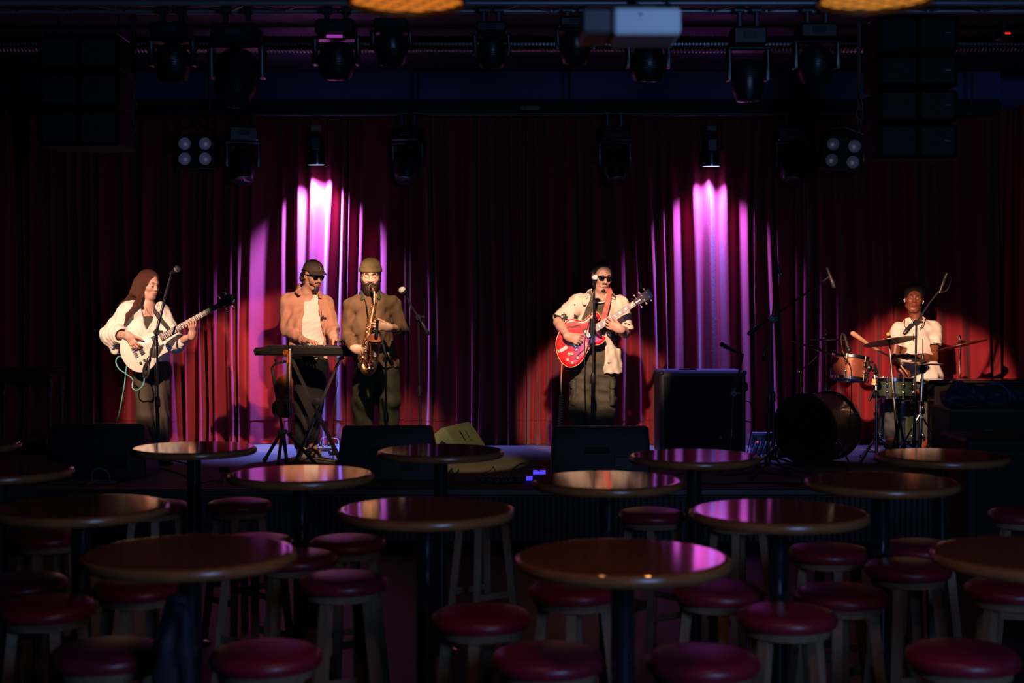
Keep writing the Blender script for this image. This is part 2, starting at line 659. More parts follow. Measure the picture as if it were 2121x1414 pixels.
# ---------------------------------------------------------------- curtains
def curtain(p0, p1, ztop, zbot, seed, label, pitch=0.15, amp=0.080, band=True, name='stage_curtain'):
    """pleated velvet panel hung from p0 to p1 (plan points)"""
    rg = random.Random(seed)
    a, b = V((*p0, 0)), V((*p1, 0))
    L = (b - a).length
    u = (b - a) / L
    nrm = V((u.y, -u.x, 0))
    root = thing(name, label, 'curtain', (*((a + b) / 2).xy, zbot), 'red velvet stage curtains')
    # pleats: knots of phase
    kn, s = [0.0], 0.0
    while s < L + 0.5:
        s += pitch * rg.choice((0.45, 0.6, 0.85, 1.0, 1.3, 1.6)) * rg.uniform(0.85, 1.15)
        kn.append(s)
    am = [amp * rg.uniform(0.45, 1.25) for _ in kn]
    sk = [rg.uniform(-0.75, 0.75) for _ in kn]
    dr = [rg.uniform(-1, 1) for _ in kn]
    kn_, am_, sk_, dr_ = map(np.array, (kn, am, sk, dr))
    ns = int(L / 0.0085)
    S = np.linspace(0, L, ns)
    seam = zbot + 0.235

    def sheet(z, low):
        t = (ztop - z) / (ztop - zbot)
        s2 = S + 0.055 * t * np.interp(S, kn_, dr_) + 0.018 * np.sin(z * 1.3 + S * 1.1 + seed)
        ph = np.interp(s2, kn_, np.arange(len(kn)))
        A = np.interp(s2, kn_ + 0.5 * np.append(np.diff(kn_), 0.1), am_) * (0.72 + 0.45 * t)
        K = np.interp(s2, kn_ + 0.5 * np.append(np.diff(kn_), 0.1), sk_)
        w_ = 2 * math.pi * ph
        y = A * np.cos(w_ + K * np.sin(w_))
        y += 0.18 * A * np.cos(2 * w_ + 3 * K + 0.6 * z) + 0.010 * np.sin(23 * s2 + 1.7 * z + seed)
        y += 0.006 * np.sin(2.2 * z + 5 * S) + 0.025 * np.sin(1.1 * S + seed)
        if low:
            q = max(0.0, (seam - z) / 0.235)
            y = y * (1 + 0.1 * q) + 0.012 * q * np.sin(41 * S + 9 * z) + 0.010 * np.sin(67 * S - 14 * z) * q + 0.02 * q
        return y

    def build(zs, low, nm):
        vs, fs = [], []
        for z in zs:
            y = sheet(z, low)
            if not low and z < seam + 0.03:
                y = y + 0.008
            for i in range(ns):
                p = a + u * S[i] + nrm * float(y[i])
                vs.append((p.x, p.y, z))
        for j in range(len(zs) - 1):
            for i in range(ns - 1):
                k = j * ns + i
                fs.append((k, k + ns, k + ns + 1, k + 1))
        return mk(nm, (np.array(vs), np.array(fs)), M_VELVET, root)
    if band:
        build(list(np.linspace(ztop, seam, 34)), False, 'drape')
        build(list(np.linspace(seam + 0.004, zbot + 0.004, 9)), True, 'hem_band')
    else:
        build(list(np.linspace(ztop, zbot + 0.004, 34)), False, 'drape')
    return root


ZT = 3.62
curtain((-4.84, 13.66), (-1.05, 13.68), ZT, STAGE, 3, 'long red velvet curtain behind the bass player and the keyboard')
curtain((-1.045, 13.66), (0.14, 13.67), ZT, STAGE, 15, 'dark narrow red velvet curtain between the saxophone and guitar players', pitch=0.12)
curtain((0.145, 13.68), (2.75, 13.66), ZT, STAGE, 8, 'red velvet curtain behind the guitarist and the tall black speaker cabinet', pitch=0.15)
curtain((2.755, 13.67), (4.74, 13.66), ZT, STAGE, 21, 'red velvet curtain behind the drummer and the cymbals')
curtain((-5.20, 11.6), (-4.86, 13.50), ZT, STAGE, 5, 'red velvet side curtain at the left edge of the stage', band=False)
curtain((4.76, 13.50), (4.72, 11.9), ZT, STAGE, 6, 'red velvet side curtain at the right edge of the stage', band=False)
# ---------------------------------------------------------------- tables and stools of the hall
M_TABLE = mat('varnished_wood', (0.21, 0.075, 0.024), 0.075, bump=(10, 0.002, (1, 5, 1)), var=(9, (0.14, 0.045, 0.015), 1.0, (1, 7, 1)), coat=0.35)
M_TEDGE = mat('varnished_edge', (0.30, 0.13, 0.045), 0.25, bump=(14, 0.05), var=(12, (0.20, 0.08, 0.03), 1.0))
M_POLE = mat('table_pole', (0.012, 0.014, 0.02), 0.16, coat=1.0)
M_VINYL = mat('red_vinyl', (0.21, 0.010, 0.030), 0.36, bump=(25, 0.05))
M_LEG = mat('stool_wood', (0.30, 0.19, 0.11), 0.5, bump=(12, 0.1, (6, 6, 1)), var=(9, (0.20, 0.125, 0.07), 1.0, (6, 6, 1)))
TH, SH = 1.033, 0.726


def make_table():
    t = thing('bar_table', 'x', 'table', (0, 0, 0), 'round bar tables')
    r = 0.325
    mk('tabletop', MB().lathe([(r - 0.03, TH - 0.034), (r - 0.012, TH - 0.006), (r - 0.016, TH - 0.001), (r - 0.021, TH), (r - 0.024, TH), (0.0001, TH)], n=56), M_TABLE, t)
    mk('edge_band', MB().lathe([(r - 0.035, TH - 0.036), (r - 0.010, TH - 0.036), (r - 0.002, TH - 0.029), (r, TH - 0.018), (r - 0.004, TH - 0.008), (r - 0.0125, TH - 0.0035)], n=56, cap=False), M_TEDGE, t)
    mk('bracket', MB().box((0, 0, TH - 0.045), (0.30, 0.05, 0.018), b=0.004).box((0, 0, TH - 0.0452), (0.05, 0.30, 0.018), b=0.004), M_POLE, t)
    mk('pole', MB().lathe([(0.036, 0.03), (0.036, TH - 0.05)], n=20), M_POLE, t)
    mk('floor_flange', MB().lathe([(0.085, 0), (0.085, 0.01), (0.075, 0.018), (0.05, 0.024), (0.042, 0.05)], n=32), M_POLE, t)
    return t


def make_stool():
    t = thing('bar_stool', 'x', 'stool', (0, 0, 0), 'red topped bar stools')
    r = 0.175
    mk('seat_cushion', MB().lathe([(r - 0.03, SH - 0.058), (r - 0.006, SH - 0.052), (r, SH - 0.036), (r - 0.004, SH - 0.02), (r - 0.018, SH - 0.008), (r - 0.05, SH - 0.001), (0.06, SH + 0.003), (0.0001, SH + 0.004)], n=36), M_VINYL, t)
    mk('seat_ring', MB().lathe([(r - 0.05, SH - 0.085), (r - 0.028, SH - 0.085), (r - 0.024, SH - 0.056), (r - 0.05, SH - 0.056)], n=28), M_LEG, t)
    for a in (45, 135, 225, 315):
        c, s = math.cos(R(a)), math.sin(R(a))
        m = MB()
        q = 0.016
        vs = []
        for (rr, z, k) in ((0.185, 0, 0.017), (0.115, SH - 0.06, 0.019)):
            for (i, j) in ((-1, -1), (1, -1), (1, 1), (-1, 1)):
                vs.append((c * rr + i * k * c - j * k * s, s * rr + i * k * s + j * k * c, z))
        m.add(vs, [(3, 2, 1, 0), (4, 5, 6, 7), (0, 1, 5, 4), (1, 2, 6, 5), (2, 3, 7, 6), (3, 0, 4, 7)])
        mk('leg', m, M_LEG, t, smooth=False)
    for k, a in enumerate((45, 135, 225, 315)):
        z = 0.20 if k % 2 else 0.27
        rr = 0.185 + (0.115 - 0.185) * z / SH
        p = V((math.cos(R(a)) * rr, math.sin(R(a)) * rr, z))
        q = V((math.cos(R(a + 90)) * rr, math.sin(R(a + 90)) * rr, z))
        ang = math.atan2((q - p).y, (q - p).x)
        mk('stretcher', MB().box((p + q) / 2, ((q - p).length - 0.02, 0.016, 0.034), b=0.003, rot=Matrix.Rotation(ang, 3, 'Z')), M_LEG, t)
    return t


tables = [
    (393, 1140, 'large round wooden bar table at lower left, nearest the lower left corner'),
    (402, 925, 'small far bar table at left reflecting the bass player, just before the stage'),
    (1290, 1150, 'large round wooden bar table right of centre in the front row'),
    (1258, 992, 'bar table reflecting the red guitar, below the middle floor monitor'),
    (882, 1052, 'round bar table left of centre with a brown gleam at its left rim'),
    (624, 979, 'bar table reflecting pink and purple light below the violin stand'),
    (913, 931, 'small far bar table in front of the olive lit monitor'),
    (1438, 942, 'far bar table with purple reflections before the tall black cabinet'),
    (1612, 1057, 'round bar table with purple gleam on its left half, right of centre'),
    (1826, 994, 'bar table with a blue glint on its rim below the drum kit'),
    (168, 1046, 'bar table at left with a pinkish white reflection at its right end'),
    (1950, 941, 'far bar table reflecting the white shirt of the drummer'),
    (0, 970, 'bar table cut by the left edge below the small side table'),
    (2155, 1145, 'large bar table cut by the right edge of the picture'),
    (-86, 917, 'far bar table of which only the right rim shows at the left edge'),
]
tp = make_table()
for i, (px, py, lb) in enumerate(tables):
    Y = (HC - TH) * F_PX / (py - HZ)
    p = P(px, py, Y)
    rz = random.Random(i).uniform(0, 1.5)
    if i == 0:
        tp.location = (p.x, p.y, 0)
        tp['label'] = lb
        first_rz = rz
    else:
        o = dup(tp, (p.x, p.y, 0), rz, lb)
# two bag hooks under the far table before the olive monitor
c = P(932, 955, 7.2)
hk = MB()
for dx in (-0.012, 0.03):
    hk.tube(bez([V((c.x + dx - 0.02, c.y, 0.935)), V((c.x + dx - 0.018, c.y, 0.915)), V((c.x + dx, c.y, 0.905)), V((c.x + dx + 0.012, c.y, 0.918)), V((c.x + dx + 0.014, c.y, 0.93))], 4), 0.004, 6)
hk.box((c.x - 0.03, c.y, 0.955), (0.03, 0.02, 0.05), b=0.003)
tag(mk('bag_hook', hk, M_POLE, loc=(c.x, c.y, 0.90)), 'small black bag hook on the pole of the table before the olive monitor', 'hook')

stools = [
    (100, 1240, 'red bar stool left of the large lower left table, cut by no edge'),
    (45, 1193, 'red bar stool cut by the left edge, second row behind the nearest left stool'),
    (285, 1203, 'red bar stool half under the large lower left table'),
    (84, 1107, 'red bar stool under the left table with the pinkish reflection'),
    (322, 1038, 'dark bar stool peeking out right behind the pinkish reflecting table'),
    (496, 1035, 'small far red bar stool just right of the tall far left table pole'),
    (528, 1110, 'red bar stool peeking over the right rim of the large lower left table'),
    (614, 1143, 'red bar stool right of the large lower left table, half hidden by it'),
    (720, 1112, 'red bar stool below the table with pink and purple reflections'),
    (710, 1190, 'red bar stool with full wooden legs right of the large lower left table'),
    (550, 1340, 'red bar stool at the bottom edge right of the dark coat'),
    (222, 1335, 'brownish red bar stool at the bottom edge left of the dark coat'),
    (997, 1262, 'bright red bar stool at bottom centre left of the thick black pole'),
    (1135, 1345, 'red bar stool at the bottom edge just right of centre'),
    (1455, 1350, 'red bar stool at the bottom edge right of the thick black pole'),
    (1190, 1208, 'red bar stool behind the large front table right of centre, under its left half'),
    (1627, 1257, 'red bar stool with pale wooden legs before the right hand pole'),
    (1488, 1210, 'red bar stool under the right half of the large front table'),
    (1742, 1217, 'red bar stool right of the pole of the purple gleaming table'),
    (1716, 1130, 'dark red bar stool under the purple gleaming table'),
    (1872, 1158, 'red bar stool left of the large table cut by the right edge'),
    (1350, 1055, 'small far bar stool below the purple reflecting far table'),
    (2008, 1350, 'red bar stool in the lower right corner'),
    (1910, 1122, 'far dark bar stool behind the one left of the right edge table'),
    (2095, 1205, 'dark bar stool under the table cut by the right edge'),
    (1000, 1046, 'bar stool of which legs and rim show under the table left of centre'),
    (1530, 1062, 'pale legged bar stool hidden behind the purple gleaming table top'),
    (2118, 1055, 'dark bar stool at the right edge before the stage'),
]
sp = make_stool()
pole_at = [P(px, py, (HC - TH) * F_PX / (py - HZ)).xy for px, py, lb in tables]
for i, (px, py, lb) in enumerate(stools):
    Y = (HC - SH) * F_PX / (py - HZ)
    p = P(px, py, Y)
    rz = random.Random(i + 50).uniform(0, 1.57)
    for q in pole_at:                       # clear of the pole, which stands between two legs
        d = p.xy - q
        if d.length < 0.40:
            rz = math.atan2(d.y, d.x)
            if d.length < 0.225:
                dy = math.copysign(math.sqrt(max(0.225 ** 2 - d.x ** 2, 0)), d.y)
                p = V((p.x, q.y + dy, p.z))
                rz = math.atan2(dy, d.x)
    if i == 0:
        sp.location = (p.x, p.y, 0)
        sp.rotation_euler = (0, 0, rz)
        sp['label'] = lb
    else:
        dup(sp, (p.x, p.y, 0), rz, lb)

# dark coat hung over the back rail of the large lower left table
co = thing('coat', 'dark blue coat hanging beside the pole of the large lower left table', 'coat', P(362, 1400, 4.12))
ORG[co] = co.location.copy()
g = Grid(P(300, 1500, 4.0) + V((0, -0.2, 0)), P(430, 1210, 4.3) + V((0, 0.2, 0)), 0.008)
g.op(ec(P(368, 1240, 4.12), P(352, 1330, 4.12), (0.028, 0.02), (0.055, 0.04)), 0.03)
g.op(ec(P(352, 1330, 4.12), P(345, 1475, 4.10), (0.055, 0.04), (0.065, 0.05)), 0.04)
g.op(ec(P(375, 1260, 4.10), P(398, 1400, 4.08), (0.02, 0.02), (0.028, 0.024)), 0.02)
g.op(ec(P(398, 1400, 4.08), P(394, 1480, 4.08), (0.028, 0.024), (0.026, 0.024)), 0.02)
g.wave(0.006, 0.09, 4, stretch=(2, 2, 0.4))
mk('coat_body', g.mesh(), mat('dark_coat', (0.010, 0.014, 0.024), 0.7, bump=(60, 0.2)), co)
mk('hanging_loop', MB().tube(bez([P(368, 1244, 4.12), P(366, 1226, 4.12), P(372, 1222, 4.12), P(371, 1240, 4.12)], 4), 0.003, 6), M_CABLE, co)

# ---------------------------------------------------------------- pendant lamps and projector close to the camera
M_SHADE = mat('lamp_shade', (0.03, 0.025, 0.02), 0.4, 0.6)
M_WIRE = mat('guard_wire', (0.05, 0.03, 0.01), 0.5, 0.5)


def pendant(px, py, Y, dia, col, stre, label, wire_turn):
    p = P(px, py, Y)
    r = dia / 2
    t = thing('pendant_lamp', label, 'lamp', p, 'pendant lamps with wire guards')
    mk('shade', MB().lathe([(r, 0.0), (r, 0.012), (r * 0.93, 0.05), (r * 0.6, 0.12), (r * 0.22, 0.16), (0.03, 0.2), (0.0001, 0.2)], p, n=40, cap=False), M_SHADE, t)
    mk('diffuser', MB().lathe([(0.0001, 0.014), (r * 0.97, 0.014)][::-1], p, n=40, cap=False),
       mat('glow_' + str(px), (0.5, 0.2, 0.05), 0.5, emit=(col, stre)), t)
    g = MB()
    for q in np.arange(-r, r, 0.042):
        c_ = math.sqrt(max(r * r - q * q, 0))
        if c_ < 0.02:
            continue
        T = Matrix.Translation(p) @ Matrix.Rotation(wire_turn, 4, 'Z')
        g.tube([(q, -c_, 0.004), (q, c_, 0.004)], 0.0014, 5, T)
        g.tube([(-c_, q, 0.004), (c_, q, 0.004)], 0.0014, 5, T)
    g.tube([p + V((math.cos(a) * r, math.sin(a) * r, 0.003)) for a in np.linspace(0, 6.2832, 41)], 0.003, 6)
    mk('wire_guard', g, M_WIRE, t)
    spot('pendant_bulb', p + V((0, 0, -0.012)), p + V((0, 0.25, -1)), 6.5, (1.0, 0.42, 0.12), 165, 0.5, 0.05)
    mk('cord', MB().tube([p + V((0, 0, 0.2)), V((p.x, p.y, CEIL))], 0.005, 6), M_CABLE, t)
    return t


pendant(842, 12, 3.3, 0.276, (1.0, 0.27, 0.03), 0.75, 'glowing orange pendant lamp at the top, left of the projector', 0.5)
pendant(1812, 8, 3.3, 0.272, (1.0, 0.36, 0.05), 0.62, 'glowing amber pendant lamp at the top right', 0.6)

pj = thing('projector', 'white video projector hanging at the top of the hall', 'projector', P(1310, 72, 3.6))
M_PW = mat('projector_white', (0.9, 0.9, 0.9), 0.5)
M_PSHADE = mat('projector_white_shaded', (0.09, 0.08, 0.085), 0.5)  # white housing too; the shade of its left side is put into the colour
c = P(1341, 43, 3.6)
mk('rear_housing', MB().box((c.x, 3.6 + 0.10, c.z), (0.174, 0.2, 0.07), b=0.008), M_PW, pj)
c2 = P(1238, 40, 3.6)
mk('side_housing', MB().box((c2.x, 3.6 + 0.115, c2.z), (0.080, 0.2, 0.066), b=0.008), M_PSHADE, pj)
mk('mount_plate', MB().box((c.x - 0.03, 3.7, c.z + 0.045), (0.12, 0.1, 0.016), b=0.003), M_BLACKM, pj)
for dx in (-0.03, 0.072):
    mk('mount_arm', MB().tube([V((c.x + dx, 3.66, c.z + 0.04)), V((c.x + dx * 0.3, 3.68, c.z + 0.11))], 0.006, 8).ell((c.x + dx, 3.63, c.z + 0.026), (0.012, 0.012, 0.009)), M_BLACKM, pj)
mk('ceiling_pipe', MB().tube([V((c.x - 0.03, 3.7, c.z + 0.05)), V((c.x - 0.03, 3.7, CEIL))], 0.016, 12), M_BLACKM, pj)
mk('socket', MB().lathe([(0.004, 0), (0.004, -0.004)], (c.x - 0.018, 3.602, c.z + 0.017), (0, 1, 0), 10), M_BLACK, pj)
# ---------------------------------------------------------------- lighting rig, speakers, pipes
M_HEAD = mat('moving_head_shell', (0.012, 0.012, 0.014), 0.33)
M_LENS = mat('lens_glass', (0.03, 0.03, 0.05), 0.06, coat=0.6)
M_TRUSS = mat('truss_steel', (0.06, 0.063, 0.075), 0.4, 0.7)
M_TRUSSF = mat('front_truss_aluminium', (0.34, 0.35, 0.38), 0.4, 0.6)
M_PACAB = mat('array_cabinet', (0.003, 0.003, 0.004), 0.8, spec=0.15)
M_DUCT = mat('ribbed_duct', (0.25, 0.25, 0.26), 0.28, 1.0)
YT = 8.75
# front truss
zt = P(0, 15, YT).z
tr = thing('lighting_truss', 'long dark lattice truss along the top of the picture', 'truss', (0, YT, zt))
for dy, dz in ((-0.12, 0.0), (0.12, 0.0), (-0.12, 0.24), (0.12, 0.24)):
    mk('chord', MB().tube([(-5.8, YT + dy, zt + dz), (5.8, YT + dy, zt + dz)], 0.020, 10), M_TRUSSF, tr)
bp = None
for k in range(34):
    x = -5.7 + k * 0.34
    for pl in (0, 1):
        if pl == 0:
            a, b = V((x, YT - 0.12, zt)), V((x + 0.17, YT - 0.12, zt + 0.24))
            a2, b2 = b, V((x + 0.34, YT - 0.12, zt))
        else:
            a, b = V((x, YT - 0.12, zt)), V((x + 0.17, YT + 0.12, zt))
            a2, b2 = b, V((x + 0.34, YT - 0.12, zt))
        for (p, q) in ((a, b), (a2, b2)):
            mk('brace', MB().tube([p, q], 0.008, 6), M_TRUSSF, tr)
for x in (-5.0, -2.0, 1.2, 4.4):
    mk('hanger', MB().tube([(x, YT, zt + 0.24), (x, YT, CEIL)], 0.012, 8), M_TRUSS, tr)


def moving_head(px, top, bot, wid, Y, label, pan=0.0, tilt=0.0, kind=0, ztop=None, glow=None, strip=False, group='moving head lights on the front truss'):
    """yoke moving head hung from a pipe; bottom of the head at pixel row bot"""
    p0, p1 = P(px, top, Y), P(px, bot, Y)
    s = wid * Y / F_PX
    H = p0.z - p1.z
    t = thing('moving_head', label, 'stage light', p0, group)
    bz = p0.z - 0.10 * H
    T = Matrix.Translation((p0.x, Y, 0)) @ Matrix.Rotation(pan, 4, 'Z')
    mk('base_box', MB().box((0, 0, bz - 0.05 * H), (s * 0.82, s * 0.7, 0.26 * H), T, b=0.015), M_HEAD, t)
    pan_ = MB()
    pan_.box((0, -s * 0.352, bz - 0.04 * H), (s * 0.30, 0.006, 0.09 * H), T, b=0.002)
    mk('display', pan_, mat('display_dim', (0.02, 0.03, 0.06), 0.15), t)
    if strip:
        mk('status_strip', MB().box((0, -s * 0.36, bz - 0.22 * H), (s * 0.34, 0.012, 0.018), T, b=0.003), mat('status_glow', (0.2, 0.02, 0.2), 0.4, emit=((0.8, 0.1, 0.9), 0.35)), t)
    ax_z = p1.z + 0.34 * H
    y0 = bz - 0.2 * H
    for sx in (-1, 1):
        mk('yoke_arm', MB().loft([(-0.13 * s, ax_z - 0.09 * H), (0.13 * s, ax_z - 0.09 * H), (0.17 * s, y0 - 0.1 * H), (0.2 * s, y0), (-0.2 * s, y0), (-0.17 * s, y0 - 0.1 * H)],
                                 [(0.006, -0.05 * s), (0, -0.03 * s), (0, 0.03 * s), (0.006, 0.05 * s)],
                                 T @ Matrix.Translation((sx * 0.45 * s, 0, 0)) @ Matrix.Rotation(R(90), 4, 'Z') @ Matrix.Rotation(R(90), 4, 'X')), M_HEAD, t)
    mk('yoke_bridge', MB().box((0, 0, y0 - 0.01 * H), (s * 1.0, s * 0.42, 0.06 * H), T, b=0.01), M_HEAD, t)
    TH_ = T @ Matrix.Translation((0, 0, ax_z)) @ Matrix.Rotation(tilt, 4, 'X')
    r = s * 0.385
    if kind == 0:
        prof = [(0.0001, -r * 1.05), (r * 0.78, -r * 1.05), (r * 0.82, -r * 1.0), (r * 0.97, -r * 0.45), (r, -r * 0.1), (r * 0.95, r * 0.4), (r * 0.7, r * 0.85), (r * 0.3, r * 1.0), (0.0001, r * 1.0)]
    else:
        prof = [(0.0001, -r * 1.6), (r * 0.72, -r * 1.6), (r * 0.75, -r * 1.5), (r * 0.96, -r * 1.0), (r, -r * 0.2), (r * 0.98, r * 0.5), (r * 0.8, r * 0.8), (0.0001, r * 0.85)]
    hd = mk('head', MB().lathe(prof, n=28, M=TH_), M_HEAD, t)
    z_ = prof[0][1]
    mk('lens', MB().lathe([(0.0001, z_ - 0.008), (r * 0.5, z_ - 0.006), (r * 0.66, z_ + 0.001)], n=24, M=TH_, cap=False),
       M_LENS if not glow else mat('lens_glow_' + str(px), (0.05, 0.03, 0.02), 0.15, emit=glow), hd)
    for k in range(4):
        mk('vent_fin', MB().box((0, -r * 0.99, -r * 0.25 + k * r * 0.13), (r * 0.8, 0.014, r * 0.05), TH_, b=0.002), M_HEAD, hd)
    zt_ = ztop if ztop else p0.z + 0.3
    for dx in (-0.2 * s, 0.2 * s):
        q = T @ V((dx, 0, bz + 0.08 * H))
        mk('clamp', MB().box((q.x, q.y, (q.z + zt_) / 2), (0.028, 0.05, zt_ - q.z + 0.02), b=0.006).tube([(q.x - 0.03, q.y, zt_), (q.x + 0.03, q.y, zt_)], 0.03, 10), M_TRUSS, t)
    return t


z_ft = zt - 0.02
G = (1.0, 0.32, 0.08)
for (px, top, bot, wid, lb, kw) in (
        (357, 48, 168, 96, 'round black moving head hanging at upper left, first from the left', dict(tilt=0.25)),
        (491, 52, 200, 116, 'bulky black moving head with broad yoke at upper left, second from the left', dict(kind=1, tilt=-0.5)),
        (697, 42, 166, 98, 'black moving head with a magenta strip, left under the orange lamp', dict(tilt=0.2, strip=True)),
        (811, 40, 128, 86, 'dark moving head right under the orange pendant lamp', dict(tilt=0.4)),
        (1018, 46, 138, 78, 'dark moving head between the orange lamp and the projector', dict(tilt=0.3)),
        (1192, 36, 126, 84, 'dark moving head under the left end of the projector', dict(tilt=0.5)),
        (1342, 52, 170, 92, 'dark moving head with an amber rim under the right end of the projector', dict(tilt=0.2)),
        (1549, 56, 206, 88, 'long black moving head pointing straight down, right of the projector', dict(kind=1, tilt=0.0)),
        (1690, 50, 174, 96, 'dark moving head with an amber rim below the amber lamp', dict(tilt=0.25))):
    moving_head(px, top, bot, wid, YT, lb, ztop=z_ft, **kw)
# ribbed duct under the ceiling, black beam before it
Yd = 11.6
zd = P(0, 92, Yd).z
dm = MB()
prof = []
xs = np.arange(-4.4, 4.4, 0.03)
for i, x in enumerate(xs):
    prof += [(0.064, x), (0.072, x + 0.008), (0.072, x + 0.02), (0.064, x + 0.028)]
dm.lathe(prof, (0, Yd, zd), (1, 0, 0), 16)
tag(mk('ribbed_duct', dm, M_DUCT, loc=(0, Yd, zd)), 'long ribbed metal duct running under the ceiling behind the moving heads', 'duct')

# rear lighting bar
Yb = 13.40
Yp = 13.46
zb = P(0, 236, Yb).z
lbar = thing('lighting_bar', 'thin dark pipe along the top of the curtains carrying small lights', 'pipe', (0, Yb, zb))
mk('pipe', MB().tube([(-4.6, Yb, zb), (4.6, Yb, zb)], 0.024, 12), M_TRUSS, lbar)
for x in (-4.4, -2.9, -0.9, 0.55, 2.3, 4.4):
    mk('hanger', MB().tube([(x, Yb, zb), (x, Yb, CEIL + 0.02)], 0.010, 8), M_TRUSS, lbar)
for (px, lb, ti, pn) in ((502, 'black moving head on the rear bar right of the left four lens blinder', 0.9, 0.3), (846, 'black moving head on the rear bar above the saxophonist', 0.9, -0.3),
                         (1272, 'black moving head on the rear bar above the guitarist', 0.9, 0.2), (1642, 'black moving head on the rear bar left of the right blinder', 0.9, -0.2)):
    moving_head(px, 262, 374, 72, Yb - 0.04, lb, pan=pn, tilt=-ti * 0.5, kind=1, ztop=zb, group='moving head lights on the rear bar')

# par cans that paint the curtain purple
M_PARGLOW = mat('par_lens_glow', (0.3, 0.3, 0.6), 0.3, emit=((0.40, 0.48, 1.0), 2.2))
for px, y0, y1, lb in ((656, 262, 340, 'lit par can over the keyboard player shining down the curtain'), (1473, 262, 343, 'lit par can over the tall black cabinet shining down the curtain')):
    a, b = P(px, y0, Yp), P(px, y1, Yp)
    t = thing('par_can', lb, 'stage light', a, 'par cans over the curtain')
    d = (V((a.x + 0.01, Yp + 0.05, 0)) - V((a.x, Yp, 1.0))).normalized()
    bt = MB().lathe([(0.085, 0.0), (0.082, -0.006), (0.082, 0.03), (0.080, 0.12), (0.072, 0.16), (0.068, 0.27), (0.05, 0.30), (0.0001, 0.30)], b, -d, 28, cap=False)
    mk('can_body', bt, M_HEAD, t)
    mk('lens', MB().lathe([(0.0001, -0.009), (0.082, -0.007)], b, -d, 28, cap=False), M_PARGLOW, t)
    mk('lens_rim', MB().lathe([(0.080, -0.004), (0.088, -0.004), (0.088, 0.01), (0.080, 0.01), (0.080, -0.004)], b, -d, 28, cap=False), mat('par_rim', (0.25, 0.27, 0.4), 0.25, 0.8), t)
    mk('control_panel', MB().box((b.x, Yp - 0.086, b.z + 0.19), (0.085, 0.02, 0.11), b=0.004), mat('panel_grey', (0.04, 0.045, 0.06), 0.4), t)
    mk('label_plate', MB().box((a.x, Yp - 0.04, a.z - 0.022), (0.10, 0.02, 0.05), b=0.004), mat('plate_' + str(px), (0.45, 0.38, 0.25) if px < 1000 else (0.06, 0.055, 0.05), 0.4, var=(40, (0.12, 0.15, 0.10), 1.4)), t)
    mk('bracket', MB().tube([(b.x - 0.1, Yp, b.z + 0.15), (b.x - 0.1, Yp, zb - 0.05), (b.x, Yb, zb - 0.018), (b.x + 0.1, Yp, zb - 0.05), (b.x + 0.1, Yp, b.z + 0.15)], 0.008, 6), M_HEAD, t)

# blinders with four reflectors
M_REFL = mat('reflector', (0.93, 0.90, 0.96), 0.4, 0.0)
M_BULB = mat('bulb', (0.7, 0.65, 0.75), 0.2, emit=((0.6, 0.5, 0.75), 0.10))
for px, py, dx, dy, tl, lb in ((408, 315, 42, 31, 0.0, 'four lens blinder lamp at upper left of the curtain'), (1742, 319, 44, 33, 0.10, 'four lens blinder lamp at upper right of the curtain')):
    c = P(px, py, Yb)
    t = thing('blinder_lamp', lb, 'stage light', c, 'four lens blinders')
    k = Yb / F_PX
    T = Matrix.Translation(c) @ Matrix.Rotation(tl, 4, 'Y')
    mk('housing', MB().box((0, 0.03, 0), (0.40, 0.14, 0.33), T, b=0.012).tube([T @ V((-0.22, 0, 0)), T @ V((-0.22, 0, 0.2)), T @ V((0, 0, 0.26)), T @ V((0.22, 0, 0.2)), T @ V((0.22, 0, 0))], 0.01, 6), M_HEAD, t)
    mk('bracket', MB().tube([(c.x, Yb, c.z + 0.24), (c.x, Yb, zb)], 0.012, 8), M_HEAD, t)
    for i in (-1, 1):
        for j in (-1, 1):
            q = (i * dx / 2 * k, -0.080, j * dy / 2 * k)
            rf = mk('reflector', MB().lathe([(0.062, 0.0), (0.055, -0.012), (0.04, -0.026), (0.015, -0.036), (0.0001, -0.036)], q, (0, -1, 0), 20, M=T, cap=False), M_REFL, t)
            mk('bulb', MB().ell((q[0], q[1] + 0.018, q[2] - 0.004), (0.012, 0.012, 0.016), T), M_BULB, rf)
            mk('reflector_rim', MB().lathe([(0.070, -0.042), (0.070, 0.006), (0.061, 0.006), (0.061, -0.002)], q, (0, -1, 0), 20, M=T, cap=False), M_HEAD, rf)

